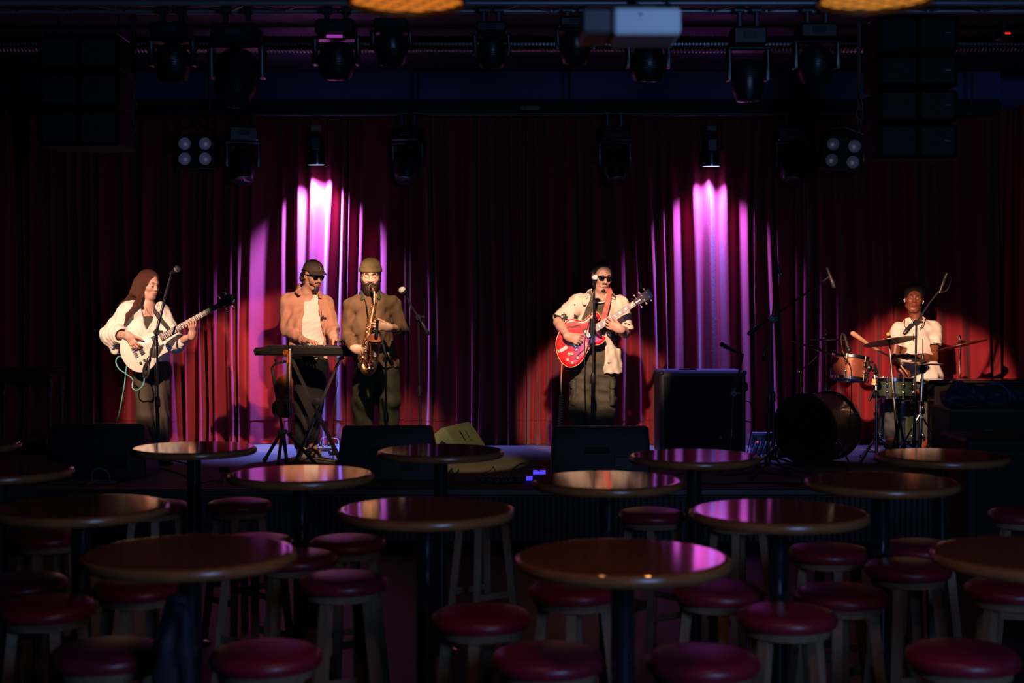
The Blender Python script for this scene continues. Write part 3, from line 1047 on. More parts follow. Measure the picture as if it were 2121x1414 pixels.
# hanging loudspeaker columns
M_PA = mat('speaker_grille', (0.003, 0.0035, 0.006), 0.6, bump=(220, 0.4))
for side, x0, x1, rows, Y, lb in (('l', 80, 248, ((72, 146), (150, 222), (226, 304)), 9.2, 'hanging black loudspeaker stack of three boxes at upper left'),
                                  ('r', 1818, 1985, ((30, 108), (112, 180), (184, 252), (256, 328)), 9.2, 'hanging black loudspeaker stack of four boxes at upper right')):
    t = thing('line_array', lb, 'loudspeaker', P((x0 + x1) / 2, rows[-1][1], Y))
    cx, w_ = P((x0 + x1) / 2, 0, Y).x, (x1 - x0) * Y / F_PX
    for (ya, yb) in rows:
        a, b = P(0, ya, Y).z, P(0, yb, Y).z
        cab = mk('cabinet', MB().box((cx, Y + 0.2, (a + b) / 2), (w_, 0.4, a - b - 0.012), b=0.015), M_PACAB, t)
        mk('grille', MB().box((cx - w_ * 0.24, Y - 0.004, (a + b) / 2), (w_ * 0.42, 0.02, (a - b) * 0.80), b=0.005), M_PA, cab)
        mk('grille', MB().box((cx + w_ * 0.24, Y - 0.004, (a + b) / 2), (w_ * 0.42, 0.02, (a - b) * 0.80), b=0.005), M_PA, cab)
        mk('badge', MB().box((cx + w_ * 0.36, Y - 0.016, (a + b) / 2), (0.04, 0.006, 0.010), b=0.002), M_STEEL, cab)
    zt_ = P(0, rows[0][0], Y).z
    mk('flying_frame', MB().box((cx, Y + 0.2, zt_ + 0.03), (w_ * 0.9, 0.36, 0.04), b=0.006), M_TRUSS, t)
    for dx in (-0.2, 0.2):
        mk('chain', MB().tube([(cx + dx, Y + 0.2, zt_ + 0.05), (cx + dx, Y + 0.2, CEIL)], 0.007, 6), M_TRUSS, t)
# loose brown cable bundles beside the columns
M_ROPE = mat('brown_cable', (0.10, 0.055, 0.03), 0.6)
rg = random.Random(4)
for px, y0, y1, Y, lb in ((276, 95, 300, 9.3, 'brown cable bundle hanging along the left loudspeaker stack'), (1780, 150, 300, 9.3, 'brown cable bundle hanging along the right loudspeaker stack')):
    t = thing('cable_bundle', lb, 'cable', P(px, y1, Y))
    for k in range(4):
        pts = [P(px + rg.uniform(-7, 7), y, Y + rg.uniform(-0.03, 0.03)) for y in np.linspace(y0, y1 - rg.uniform(0, 30), 8)]
        mk('cable', MB().tube(bez([V((pts[0].x, Y, CEIL))] + pts, 4), 0.006, 6), M_ROPE, t)
    pts = [P(px - 2, 200, Y), P(px + 6, 212, Y - .02), P(px + 5, 228, Y - .02), P(px - 4, 222, Y - .02), P(px - 3, 205, Y)]
    mk('cable_loop', MB().tube(bez(pts, 4), 0.006, 6), M_ROPE, t)
# small white junction box on the pelmet rail
q = P(1098, 224, 13.68)
t = thing('junction_box', 'small pale junction box on the rail above the middle of the curtain', 'box', q)
mk('box_body', MB().box(q, (0.20, 0.05, 0.045), b=0.005), mat('box_grey', (0.22, 0.2, 0.2), 0.5), t)
mk('box_slot', MB().box(q + V((-0.055, -0.026, 0)), (0.008, 0.004, 0.03)), M_BLACK, t)
# red standby lamp of a small camera at upper right
q = P(2087, 69, 9.0)
t = thing('wall_camera', 'small dark camera with a red standby light at upper right', 'camera', q)
mk('camera_body', MB().box(q + V((0, 0.06, 0.0)), (0.09, 0.12, 0.07), b=0.012), M_HEAD, t)
mk('mount', MB().tube([q + V((0, 0.06, 0.03)), V((q.x, 9.06, CEIL))], 0.012, 8), M_HEAD, t)
mk('standby_light', MB().box(q + V((0, -0.003, 0)), (0.035, 0.006, 0.012), b=0.002), mat('red_led', (0.3, 0, 0), 0.4, emit=((1.0, 0.02, 0.01), 1.2)), t)
# ---------------------------------------------------------------- floor monitors, cabinets, cases
M_CAB = mat('cabinet_carpet', (0.005, 0.005, 0.006), 0.6, bump=(150, 0.4))
M_CABB = mat('monitor_paint', (0.005, 0.006, 0.010), 0.5, bump=(110, 0.35))


def wedge(name, label, x0, x1, yt, yb, Y, taper=0.03, depth=0.42):
    """floor monitor seen from its back: x0..x1 at the bottom, rows yt..yb"""
    a, b = P(x0, yb, Y), P(x1, yb, Y)
    zt, zb = P(0, yt, Y).z, STAGE
    t = thing(name, label, 'loudspeaker', ((a.x + b.x) / 2, Y + 0.2, zb), 'black floor monitors seen from behind')
    w_, h = b.x - a.x, zt - zb
    T = Matrix.Translation(((a.x + b.x) / 2, Y, zb)) @ Matrix.Rotation(R(90), 4, 'Z') @ Matrix.Rotation(R(90), 4, 'X')
    prof = [(0, 0), (depth, 0), (depth, 0.10), (0.12, h), (0.05, h), (0, h * 0.72)]
    m = MB()
    n = len(prof)
    hw = w_ / 2
    vs, fs = [], []
    for s_, ins in ((-1, taper), (-1, 0), (1, 0), (1, taper)):
        xx = s_ * (hw - (0.0 if ins == 0 else 0.0) - (0 if ins else 0.02))
    # rounded ends: three rings on every side
    rings = [(-hw, 0.025), (-hw + 0.012, 0.006), (-hw + 0.03, 0.0), (hw - 0.03, 0.0), (hw - 0.012, 0.006), (hw, 0.025)]
    cy, cz = sum(p[0] for p in prof) / n, sum(p[1] for p in prof) / n
    for xx, ins in rings:
        for (d, z) in prof:
            L = math.hypot(d - cy, z - cz)
            q = 1 - ins / L
            k = taper * (z / h) * (1 if xx > 0 else -1)
            vs.append(((a.x + b.x) / 2 + xx - k, Y + cy + (d - cy) * q, zb + max(0, cz + (z - cz) * q if z > 0 else 0)))
    for j in range(len(rings) - 1):
        for i in range(n):
            i2 = (i + 1) % n
            fs.append((j * n + i, (j + 1) * n + i, (j + 1) * n + i2, j * n + i2))
    fs += [tuple(range(n)), tuple(range((len(rings) - 1) * n, len(rings) * n))[::-1]]
    mk('cabinet', m.add(vs, fs), M_CABB, t, angle=35)
    mk('connector_plate', MB().box(((a.x + b.x) / 2 + hw * 0.45, Y - 0.004, zb + h * 0.3), (0.14, 0.012, 0.10), b=0.003), M_BLACKM, t)
    mk('handle', MB().box(((a.x + b.x) / 2 - 0.03, Y - 0.004, zb + h * 0.55), (0.20, 0.014, 0.05), b=0.006), M_RUBBER, t)
    for s_ in (-1, 1):
        mk('foot', MB().box(((a.x + b.x) / 2 + s_ * hw * 0.8, Y + 0.05, zb + 0.006), (0.05, 0.05, 0.012), b=0.003), M_RUBBER, t)
    return t


wedge('floor_monitor', 'black floor monitor at left before the bass player', 92, 303, 879, 985, 11.05)
wedge('floor_monitor', 'black floor monitor before the saxophonist', 694, 908, 883, 985, 10.95, 0.05)
wedge('floor_monitor', 'black floor monitor before the guitarist', 1142, 1348, 884, 985, 11.0, 0.01)

# olive lit monitor lying sideways behind
t = thing('stage_monitor', 'olive lit stage monitor lying on its side right of the saxophonist', 'loudspeaker', P(940, 915, 12.35))
T = Matrix.Translation((P(878, 916, 12.2).x, 12.25, STAGE)) @ Matrix.Rotation(R(-6), 4, 'Z')
M_OL = mat('monitor_olive_lit_paint', (0.11, 0.11, 0.058), 0.6, bump=(130, 0.4))  # olive cast of the beam on it is put into the base colour
# local: x right, y away; the side panel faces left-front, the body runs to right and back
prof = [(0.0, 0.03), (0.0, 0.16), (0.14, 0.285), (0.175, 0.285), (0.31, 0.09), (0.32, 0.0), (0.05, 0.0)]
d = V((0.20, 0.30, 0.035))
vs, fs = [], []
n = len(prof)
for q, ins in ((0.0, 0.02), (0.02, 0.004), (0.06, 0), (0.94, 0), (1.0, 0.03)):
    for (px_, pz_) in prof:
        cx_, cz_ = 0.16, 0.13
        L = math.hypot(px_ - cx_, pz_ - cz_)
        k = 1 - ins / L
        zz = cz_ + (pz_ - cz_) * k + (d.z * q if pz_ > 0.05 else 0)
        vs.append((cx_ + (px_ - cx_) * k + d.x * q, d.y * q + 0.25 * px_ * 0, max(0, zz)))
for j in range(4):
    for i in range(n):
        i2 = (i + 1) % n
        fs.append((j * n + i, (j + 1) * n + i, (j + 1) * n + i2, j * n + i2))
fs += [tuple(range(n)), tuple(range(4 * n, 5 * n))[::-1]]
mk('cabinet', MB().add(vs, fs, T), M_OL, t, angle=30)
for q in ((0.165, 0.155), (0.255, 0.028)):
    mk('side_socket', MB().lathe([(0.024, 0), (0.024, 0.006), (0.018, 0.008), (0.016, 0.002), (0.008, 0.002), (0.006, 0.008), (0.0001, 0.008)], (q[0], 0, q[1]), (0, -1, 0), 20, M=T), M_BLACKM, t)
for k in range(3):
    mk('grip_rib', MB().tube([T @ V((0.30 + 0.045 * k, 0.10 + 0.07 * k, 0.27 - 0.01 * k)), T @ V((0.35 + 0.045 * k, 0.10 + 0.07 * k, 0.19 - 0.02 * k))], 0.006, 6), M_OL, t)

# tall black bass cabinet
a, b = P(1367, 769, 12.4), P(1545, 945, 12.4)
bc = thing('bass_cabinet', 'tall black speaker cabinet with a blue lit top, right of the guitarist', 'loudspeaker', ((a.x + b.x) / 2, 12.65, STAGE))
cz = P(0, 769, 12.4).z
mk('cabinet', MB().box(((a.x + b.x) / 2, 12.66, (cz + STAGE) / 2 + 0.01), (b.x - a.x, 0.52, cz - STAGE - 0.02), b=0.015), mat('cabinet_vinyl', (0.016, 0.016, 0.02), 0.5, bump=(160, 0.3)), bc)
mk('grille_cloth', MB().box(((a.x + b.x) / 2, 12.398, (cz + STAGE) / 2), (b.x - a.x - 0.07, 0.016, cz - STAGE - 0.09), b=0.004), mat('grille_cloth', (0.008, 0.008, 0.009), 0.8, bump=(300, 0.5)), bc)
for sx in (a.x + 0.012, b.x - 0.012):
    for z in (STAGE + 0.032, cz - 0.012):
        mk('corner', MB().box((sx, 12.41, z), (0.04, 0.04, 0.04), b=0.01), M_BLACKM, bc)
mk('top_handle', MB().box(((a.x + b.x) / 2 - 0.1, 12.66, cz + 0.006), (0.16, 0.035, 0.014), b=0.005), M_RUBBER, bc)
mk('side_handle', MB().tube(bez([V((b.x, 12.6, cz - 0.10)), V((b.x + 0.035, 12.6, cz - 0.12)), V((b.x + 0.04, 12.6, cz - 0.17)), V((b.x, 12.6, cz - 0.21))], 5), 0.012, 8), M_BLACKM, bc)
q = P(1492, 906, 12.38)
mk('badge', MB().box(q, (0.03, 0.006, 0.03), b=0.003), mat('red_badge', (0.35, 0.05, 0.02), 0.5), bc)
cb = [P(1545, 830, 12.55), P(1556, 838, 12.5), P(1558, 880, 12.5), P(1552, 915, 12.5), P(1548, 938, 12.5)]
tag(mk('speaker_cable', MB().tube(bez(cb, 5), 0.005, 6), M_CABLE, loc=cb[-1]), 'black cable curling down the side of the tall black cabinet', 'cable')

# right: closed keyboard case, flight case and covered bundle
M_LAC = mat('black_lacquer', (0.010, 0.009, 0.009), 0.22, coat=0.4)
up = thing('black_cabinet', 'large black cabinet with a shiny top edge right of the drum kit', 'cabinet', (4.35, 12.1, STAGE))
ztp = P(0, 787, 12.30).z
xl = P(1934, 0, 12.36).x
mk('body', MB().box((xl + 0.44, 12.44, (STAGE + ztp - 0.03) / 2 + 0.02), (0.88, 0.24, ztp - STAGE - 0.07), b=0.012), M_LAC, up)
mk('lid', MB().box((xl + 0.42, 12.44, ztp - 0.015), (0.96, 0.28, 0.03), b=0.008), M_LAC, up)
mk('lid_hinge', MB().box((xl + 0.42, 12.298, ztp - 0.016), (0.8, 0.006, 0.012), b=0.002), M_STEEL, up)
for dx in (0.06, 0.82):
    mk('foot', MB().box((xl + dx, 12.44, STAGE + 0.025), (0.10, 0.24, 0.05), b=0.01), M_LAC, up)
fc = thing('equipment_case', 'black case at the right edge under the crumpled blue cover', 'case', (4.3, 11.3, STAGE))
zf = P(0, 847, 11.1).z
xf = P(1968, 0, 11.1).x
mk('case_body', MB().box((xf + 0.75, 11.35, STAGE + (zf - STAGE) / 2), (1.5, 0.5, zf - STAGE), b=0.01), M_CAB, fc)
for z in (STAGE + 0.03, zf - 0.012):
    mk('edge_rail', MB().box((xf + 0.75, 11.098, z), (1.5, 0.012, 0.024), b=0.003), M_TRIM, fc)
for dx in (0.3, 0.95):
    mk('latch', MB().box((xf + dx, 11.093, STAGE + 0.34), (0.08, 0.012, 0.09), b=0.004), M_TRIM, fc)
g = Grid((xf - 0.1, 11.05, zf - 0.02), (xf + 0.85, 11.75, zf + 0.36), 0.009)
g.op(ec((xf + 0.05, 11.3, zf + 0.075), (xf + 0.70, 11.3, zf + 0.075), (0.07, 0.10), (0.06, 0.09), (0, 0, 1)), 0.03)
g.op(ec((xf + 0.12, 11.32, zf + 0.17), (xf + 0.38, 11.30, zf + 0.09), (0.05, 0.07), (0.06, 0.08), (0, 0, 1)), 0.04)
g.op(ec((xf + 0.36, 11.28, zf + 0.12), (xf + 0.62, 11.28, zf + 0.13), (0.035, 0.09), (0.035, 0.08), (0, 0, 1)), 0.03)
g.wave(0.009, 0.10, 8)
g.cut((0, 0, zf + 0.002), (0, 0, -1))
cv = thing('dust_cover', 'crumpled dark blue cover lying on the black case at the right edge', 'cover', (xf + 0.35, 11.3, zf))
mk('cover_cloth', g.mesh(), mat('blue_cover', (0.028, 0.035, 0.085), 0.55, bump=(40, 0.2)), cv)
mk('cover_strap', MB().tube(bez([V((xf + 0.34, 11.17, zf + 0.20)), V((xf + 0.42, 11.15, zf + 0.19)), V((xf + 0.48, 11.14, zf + 0.13)), V((xf + 0.49, 11.15, zf + 0.06))], 6), 0.009, 8), mat('blue_strap', (0.08, 0.10, 0.25), 0.5), cv)
sb = thing('dark_filler_box', 'large black box added to darken the hall floor at the right before the stage', 'loudspeaker', (4.0, 9.8, 0))  # added box, no real speaker; fills this corner with black
xs0 = P(2000, 0, 9.6).x
mk('cabinet', MB().box((xs0 + 0.6, 9.9, 0.43), (1.2, 0.6, 0.84), b=0.02), M_CAB, sb)
mk('grille', MB().box((xs0 + 0.6, 9.593, 0.43), (1.06, 0.02, 0.70), b=0.006), M_PA, sb)
for dx in (0.12, 1.08):
    mk('foot', MB().box((xs0 + dx, 9.9, 0.01), (0.08, 0.5, 0.02), b=0.004), M_RUBBER, sb)

# left: small dark table with turned legs
stt = thing('side_table', 'small dark wooden table with turned legs at the left edge', 'table', (-4.55, 13.0, STAGE))
M_OLDW = mat('old_dark_wood', (0.05, 0.018, 0.012), 0.4, bump=(10, 0.1))
zt_ = STAGE + 0.775
mk('tabletop', MB().box((-4.50, 12.98, zt_ - 0.012), (0.64, 0.40, 0.025), b=0.006), M_OLDW, stt)
mk('apron', MB().box((-4.50, 12.98, zt_ - 0.08), (0.56, 0.34, 0.10), b=0.004), M_OLDW, stt)
for sx in (-0.27, 0.27):
    for sy in (-0.17, 0.17):
        pf = [(0.018, 0), (0.022, 0.05), (0.016, 0.1), (0.018, 0.3), (0.014, 0.42), (0.026, 0.45), (0.018, 0.47), (0.024, 0.5), (0.03, 0.53), (0.02, 0.56), (0.028, 0.58), (0.03, 0.69)]
        mk('leg', MB().lathe(pf, (-4.50 + sx, 12.98 + sy, STAGE), n=16), M_OLDW, stt)
bk = thing('cardboard_box', 'low pale box with a blue stripe under the small left table', 'box', (-4.35, 12.9, STAGE))
mk('box_body', MB().box((-4.36, 12.95, STAGE + 0.07), (0.18, 0.2, 0.14), b=0.004), mat('pale_card', (0.16, 0.15, 0.16), 0.7), bk)
mk('stripe', MB().box((-4.36, 12.848, STAGE + 0.07), (0.05, 0.004, 0.13)), mat('blue_print', (0.03, 0.06, 0.28), 0.6), bk)
# pale bag on the stage edge
g = Grid(P(80, 1015, 10.75) + V((0, -0.25, 0)), P(255, 970, 10.75) + V((0, 0.25, 0)), 0.008)
g.op(ec(P(110, 1003, 10.75), P(190, 1002, 10.75), (0.13, 0.026), (0.15, 0.03), (0, 1, 0)), 0.03)
g.op(ec(P(190, 1000, 10.72), P(238, 1000, 10.75), (0.12, 0.022), (0.09, 0.016), (0, 1, 0)), 0.03)
g.wave(0.008, 0.10, 5)
g.cut((0, 0, STAGE + 0.002), (0, 0, -1))
bg = thing('cloth_bag', 'crumpled pale cloth bag on the stage edge at left', 'bag', (P(165, 0, 10.75).x, 10.75, STAGE))
mk('bag_cloth', g.mesh(), mat('pale_cloth', (0.20, 0.17, 0.19), 0.85, bump=(60, 0.3)), bg)
mk('bag_handle', MB().tube(bez([P(190, 997, 10.7), P(192, 976, 10.7), P(208, 970, 10.7), P(225, 980, 10.7), P(228, 997, 10.7)], 6), 0.005, 6), mat('bag_cord', (0.25, 0.24, 0.3), 0.6), bg)
M_BLK2 = mat('black_gadget', (0.014, 0.014, 0.016), 0.35)
cm = thing('action_camera', 'tiny black camera on a mini tripod at the stage edge below the violin stand', 'camera', (P(465, 0, 10.75).x, 10.75, STAGE))
q = P(465, 972, 10.75)
mk('camera_body', MB().box(q, (0.07, 0.035, 0.045), b=0.006), M_BLK2, cm)
mk('camera_lens', MB().lathe([(0.016, 0), (0.016, 0.02), (0.012, 0.022)], q + V((0, 0.017, 0)), (0, 1, 0), 14), M_LENS, cm)
for a in (0.5, 2.6, 4.7):
    mk('tripod_leg', MB().tube([q + V((0, 0, -0.02)), V((q.x + 0.06 * math.cos(a), q.y + 0.06 * math.sin(a), STAGE + 0.005))], 0.004, 6), M_BLK2, cm)

# ---------------------------------------------------------------- boxes and cables on the stage floor
ms = thing('stage_box', 'blue lit stage connector box with plugged cables left of the bass drum', 'box', (P(1592, 0, 12.6).x, 12.6, STAGE))
c = P(1592, 913, 12.6)
mk('housing', MB().box((c.x, 12.68, STAGE + 0.10), (0.28, 0.16, 0.20), b=0.006), mat('box_metal', (0.10, 0.11, 0.2), 0.4, 0.2), ms)
mk('top_rail', MB().box((c.x, 12.60, STAGE + 0.205), (0.29, 0.05, 0.02), b=0.003), mat('rail_grey', (0.45, 0.45, 0.55), 0.4), ms)
for k in range(7):
    for j in range(2):
        mk('socket', MB().lathe([(0.012, 0), (0.012, 0.008), (0.006, 0.008)], (c.x - 0.12 + k * 0.04, 12.60, STAGE + 0.16 - j * 0.07), (0, -1, 0), 10), M_CHROME if (k + j) % 3 else M_BLK2, ms)
M_CABW = mat('cable_grey', (0.30, 0.30, 0.38), 0.5)
for k in range(6):
    x = c.x - 0.12 + k * 0.045
    pts = [V((x, 12.585, STAGE + 0.15)), V((x - 0.01, 12.53, STAGE + 0.12)), V((x - 0.05, 12.5, STAGE + 0.03)), V((x - 0.07, 12.44 - 0.02 * k, STAGE + 0.008)), V((x - 0.06, 12.3, STAGE + 0.008))]
    mk('patch_cable', MB().tube(bez(pts, 5), 0.006, 6), M_CABW, ms)
mk('power_light', MB().box((c.x - 0.10, 12.598, STAGE + 0.13), (0.012, 0.006, 0.012)), mat('red_led2', (0.3, 0, 0), 0.4, emit=((1, 0.05, 0.05), 2.0)), ms)
ps = thing('power_strip', 'long multi socket power strip behind the keyboard player', 'socket strip', (P(677, 0, 13.0).x, 13.0, STAGE))
c = P(677, 918, 13.05)
mk('strip_body', MB().box((c.x, 13.05, STAGE + 0.022), (0.22, 0.055, 0.042), b=0.006), mat('strip_grey', (0.10, 0.10, 0.13), 0.45), ps)
for k in range(5):
    mk('outlet', MB().lathe([(0.017, 0), (0.017, 0.004), (0.013, 0.004), (0.013, 0.001), (0.0001, 0.001)], (c.x - 0.08 + k * 0.04, 13.05, STAGE + 0.042), (0, 0, 1), 14), M_BLK2, ps)
for k, (dx, dz) in enumerate(((-0.06, 0.09), (0.02, 0.07))):
    mk('plug', MB().lathe([(0.014, 0.046), (0.014, 0.075), (0.006, 0.085), (0.006, 0.1)], (c.x + dx, 13.05, STAGE), n=10), M_BLK2, ps)
    pts = [V((c.x + dx, 13.05, STAGE + 0.1)), V((c.x + dx + 0.02, 13.04, STAGE + 0.12)), V((c.x + dx + 0.09, 13.0, STAGE + dz + 0.04)), V((c.x + 0.13, 12.9, STAGE + 0.02)), V((c.x + 0.16, 12.7, STAGE + 0.008))]
    mk('plug_cable', MB().tube(bez(pts, 5), 0.004, 6), M_CABW, ps)
# spare microphone lying on the stage
q = P(686, 931, 12.7)
t = thing('microphone', 'black microphone lying on the stage floor right of the sneakers', 'microphone', (q.x, 12.7, STAGE))
mk('body', MB().tube([(q.x + 0.02, 12.7, STAGE + 0.018), (q.x + 0.15, 12.72, STAGE + 0.014)], [0.017, 0.011], 12), M_BLK2, t)
mk('grille', MB().ell((q.x, 12.7, STAGE + 0.024), (0.026, 0.024, 0.024)), M_BLACK, t)
# effect pedals before the guitarist
M_BLUEON = mat('blue_screen', (0.02, 0.02, 0.3), 0.4, emit=((0.06, 0.04, 1.0), 1.3))
pd = thing('pedal_board', 'row of black effect pedals and plugs on the stage edge, left of the guitarist monitor', 'pedals', (P(1040, 0, 10.75).x, 10.75, STAGE))
rg = random.Random(2)
for k in range(6):
    q = P(1000 + k * 15, 1000, 10.78)
    pedal = mk('pedal', MB().box((q.x, 10.78 + rg.uniform(-.03, .03), STAGE + 0.024), (0.05, 0.09, 0.044), b=0.006), M_BLK2, pd)
    mk('foot_switch', MB().lathe([(0.008, 0.046), (0.008, 0.054)], (q.x, 10.76, STAGE), n=10), M_STEEL, pedal)
for (x0, x1, yy, Y, lb) in ((1104, 1130, 978, 11.25, 'blue glowing tuner pedal left of the guitarist monitor'), (1090, 1103, 992, 10.85, 'small blue glowing pedal at the stage edge near the red reflection')):
    q0, q1 = P(x0, yy, Y), P(x1, yy, Y)
    t = thing('lit_pedal', lb, 'pedal', ((q0.x + q1.x) / 2, Y, STAGE))
    mk('housing', MB().box(((q0.x + q1.x) / 2, Y + 0.04, STAGE + 0.022), (q1.x - q0.x + 0.02, 0.10, 0.044), b=0.006), M_BLK2, t)
    mk('screen', MB().box(((q0.x + q1.x) / 2, Y - 0.012, STAGE + 0.024), (q1.x - q0.x, 0.006, 0.034), b=0.002), M_BLUEON, t)
# cables
cabs = [
    ('black cable arched over the stage between pedals and guitarist monitor', [(1058, 985), (1062, 972), (1080, 960), (1100, 961), (1118, 975)], 10.95, 0.08, 0.006),
    ('thin loop of wire standing up from the pedals at the stage edge', [(996, 998), (1003, 980), (1018, 972), (1022, 966), (1027, 984), (1022, 990)], 10.8, 0, 0.003),
    ('black cables lying in curls left of the small camera', [(300, 988), (330, 972), (372, 982), (410, 1000), (440, 996), (455, 1000)], 10.8, 0, 0.006),
    ('black cable trailing along the stage edge below the violin stand', [(470, 985), (500, 997), (545, 1002), (600, 999), (660, 1003), (720, 1000)], 10.75, 0, 0.006),
    ('black cable on the purple lit stage floor before the tall cabinet', [(1445, 1002), (1500, 1004), (1560, 1000), (1640, 1003), (1690, 998)], 10.8, 0, 0.006),
    ('second black cable on the purple stage floor by the boom stand base', [(1400, 985), (1450, 976), (1500, 985), (1570, 980), (1660, 988)], 11.1, 0, 0.005),
]
for lb, pts, Y, up_, r in cabs:
    w3 = []
    for i, (x, y) in enumerate(pts):
        on = P(x, y, Y)
        if up_ or r < 0.004:
            w3.append(V((on.x, Y, max(on.z, STAGE + r))))
        else:
            yy = 1.39 * F_PX / max(y - HZ, 1)
            yy = min(max(yy, 10.5), 13.4)
            w3.append(V(((x - 1060.5) * yy / F_PX, yy, STAGE + r)))
    tag(mk('floor_cable', MB().tube(bez(w3, 6), r, 6), M_CABLE, loc=(w3[0].x, w3[0].y, STAGE)), lb, 'cable')


# ---------------------------------------------------------------- microphone stands
M_STAND = mat('stand_black', (0.014, 0.014, 0.016), 0.35)
M_BALL = mat('mic_grille', (0.75, 0.72, 0.68), 0.4, 0.1, bump=(400, 0.6))


def micro(label, a, b, ball=0.026, white=True, pencil=False):
    """microphone from tail a to head b"""
    a, b = V(a), V(b)
    d = (b - a).normalized()
    t = thing('microphone', label, 'microphone', a)
    if pencil:
        mk('body', MB().tube([a, a + (b - a) * 0.75, a + (b - a) * 0.78, b], [0.012, 0.014, 0.016, 0.016], 12), M_BLK2, t)
        mk('grille', MB().lathe([(0.016, 0), (0.016, 0.02), (0.012, 0.026)], b, d, 12), M_STEEL, t)
    else:
        mk('body', MB().tube([a, a + (b - a) * 0.6, b - d * 0.02], [0.011, 0.015, 0.021], 14), M_BLK2, t)
        mk('grille', MB().ell(b + d * 0.004, (ball, ball, ball), n=18, m=12), M_BALL if white else M_BLACK, t)
        mk('grille_ring', MB().lathe([(ball * 0.9, -0.004), (ball * 1.06, -0.002), (ball * 1.06, 0.004), (ball * 0.9, 0.006)], b, d, 18), M_STEEL, t)
    return t


def mic_stand(label, foot, top, boom=None, clutch=True, round_base=False, spread=0.33, turn=0.4, low=None, legh=0.24):
    foot, top = V(foot), V(top)
    t = thing('microphone_stand', label, 'microphone stand', (foot.x, foot.y, STAGE))
    mid = foot.lerp(top, 0.5)
    if round_base:
        mk('round_base', MB().lathe([(0.13, 0), (0.13, 0.012), (0.11, 0.022), (0.02, 0.03)], (foot.x, foot.y, STAGE), n=28), M_STAND, t)
        z0 = STAGE + 0.03
    else:
        hub = V((foot.x, foot.y, STAGE + legh * 0.45))
        mk('hub', MB().lathe([(0.02, -0.03), (0.026, -0.02), (0.026, 0.04), (0.018, 0.05)], hub, n=12), M_STAND, t)
        for k in range(3):
            an = turn + k * 2.094
            e = V((foot.x + math.cos(an) * spread, foot.y + math.sin(an) * spread, STAGE + 0.012))
            lg = mk('leg', MB().tube([hub, e], 0.009, 8), M_STAND, t)
            mk('rubber_foot', MB().tube([e + (hub - e).normalized() * 0.05, e], [0.013, 0.012], 8), M_RUBBER, lg)
        z0 = hub.z
    p0 = V((foot.x, foot.y, z0))
    mk('pole', MB().tube([p0, mid], 0.013, 10), M_STAND, t)
    mk('upper_pole', MB().tube([mid, top], 0.009, 10), M_STAND, t)
    if clutch:
        mk('clutch', MB().tube([mid + (p0 - mid).normalized() * 0.05, mid, mid + (top - mid).normalized() * 0.035], [0.02, 0.022, 0.014], 12), M_STAND, t)
    if boom:
        a, b = V(boom[0]), V(boom[-1])
        mk('boom', MB().tube([V(p) for p in boom], 0.0085, 8), M_STAND, t)
        d = (b - a).normalized()
        mk('counterweight', MB().tube([a - d * 0.01, a + d * 0.015, a + d * 0.09, a + d * 0.11], [0.012, 0.019, 0.019, 0.010], 12), M_STAND, t)
        mk('boom_clamp', MB().lathe([(0.022, -0.025), (0.026, -0.015), (0.026, 0.015), (0.022, 0.025)], top, (0, 1, 0), 14), M_STAND, t)
        mk('wing_screw', MB().box(top + V((0.03, -0.01, 0.005)), (0.05, 0.012, 0.022), b=0.004), M_STAND, t)
    return t


def at(px, py, Y):
    return P(px, py, Y)


def fl(px, Y):
    return V(((px - 1060.5) * Y / F_PX, Y, STAGE))


# 1 bass player
s1 = mic_stand('boom microphone stand before the bass player', fl(328.5, 11.6), at(325, 688, 11.6), (at(303, 765, 11.55), at(325, 688, 11.58), at(355, 570, 11.62)))
micro('microphone with pale grille above the bass player stand', at(352, 567, 11.62), at(366, 557, 11.62), 0.028)
lp = [at(306, 745, 11.53), at(298, 760, 11.52), at(297, 778, 11.52), at(304, 782, 11.52), at(309, 768, 11.52), at(306, 750, 11.53), at(300, 768, 11.52), at(303, 776, 11.52), at(307, 765, 11.52)]
mk('wound_cable', MB().tube(bez(lp, 5), 0.008, 6), M_CABLE, s1)
mk('hanging_cable', MB().tube(bez([at(354, 568, 11.6), at(340, 615, 11.57), at(322, 690, 11.55), at(321, 740, 11.55), at(324, 900, 11.57), V((fl(326, 11.5).x, 11.5, STAGE + 0.01))], 6), 0.004, 6), M_CABLE, s1)
# 2 saxophone bell
M_STANDG = M_STAND
mic_stand('short microphone stand aimed at the saxophone bell', fl(800.5, 11.46), at(799, 744, 11.46), (at(812, 755, 11.41), at(799, 736, 11.43), at(787, 688, 11.47)))
micro('slim black microphone pointing into the saxophone bell', at(782, 663, 11.49), at(779, 697, 11.51), pencil=True)
# 3 saxophonist vocal
mic_stand('tall microphone stand with a curved boom right of the saxophonist', fl(871, 12.02), at(867, 657, 12.02), bez([at(887, 692, 11.98), at(867, 657, 12.0), at(852, 634, 12.0), at(842, 612, 11.98)], 5), turn=0.0, spread=0.26)
micro('white headed microphone right of the saxophonist', at(843, 613, 11.98), at(834, 602, 11.95), 0.032)
# 4 guitarist
s4 = mic_stand('straight black microphone stand before the guitarist', fl(1225, 11.65), at(1231, 590, 11.62), None)
micro('pale headed microphone before the sunglasses of the guitarist', at(1231, 598, 11.62), at(1232.5, 576, 11.56), 0.026)
mk('hanging_cable', MB().tube(bez([at(1230, 600, 11.6), at(1222, 660, 11.58), at(1212, 700, 11.56), at(1211, 770, 11.56), at(1213, 850, 11.56), at(1217, 900, 11.56), V((fl(1218, 11.55).x, 11.55, STAGE + 0.01))], 6), 0.004, 6), M_CABLE, s4)
mk('pole_grip', MB().tube([at(1224, 690, 11.64), at(1226.5, 660, 11.635)], 0.020, 10), M_STAND, s4)
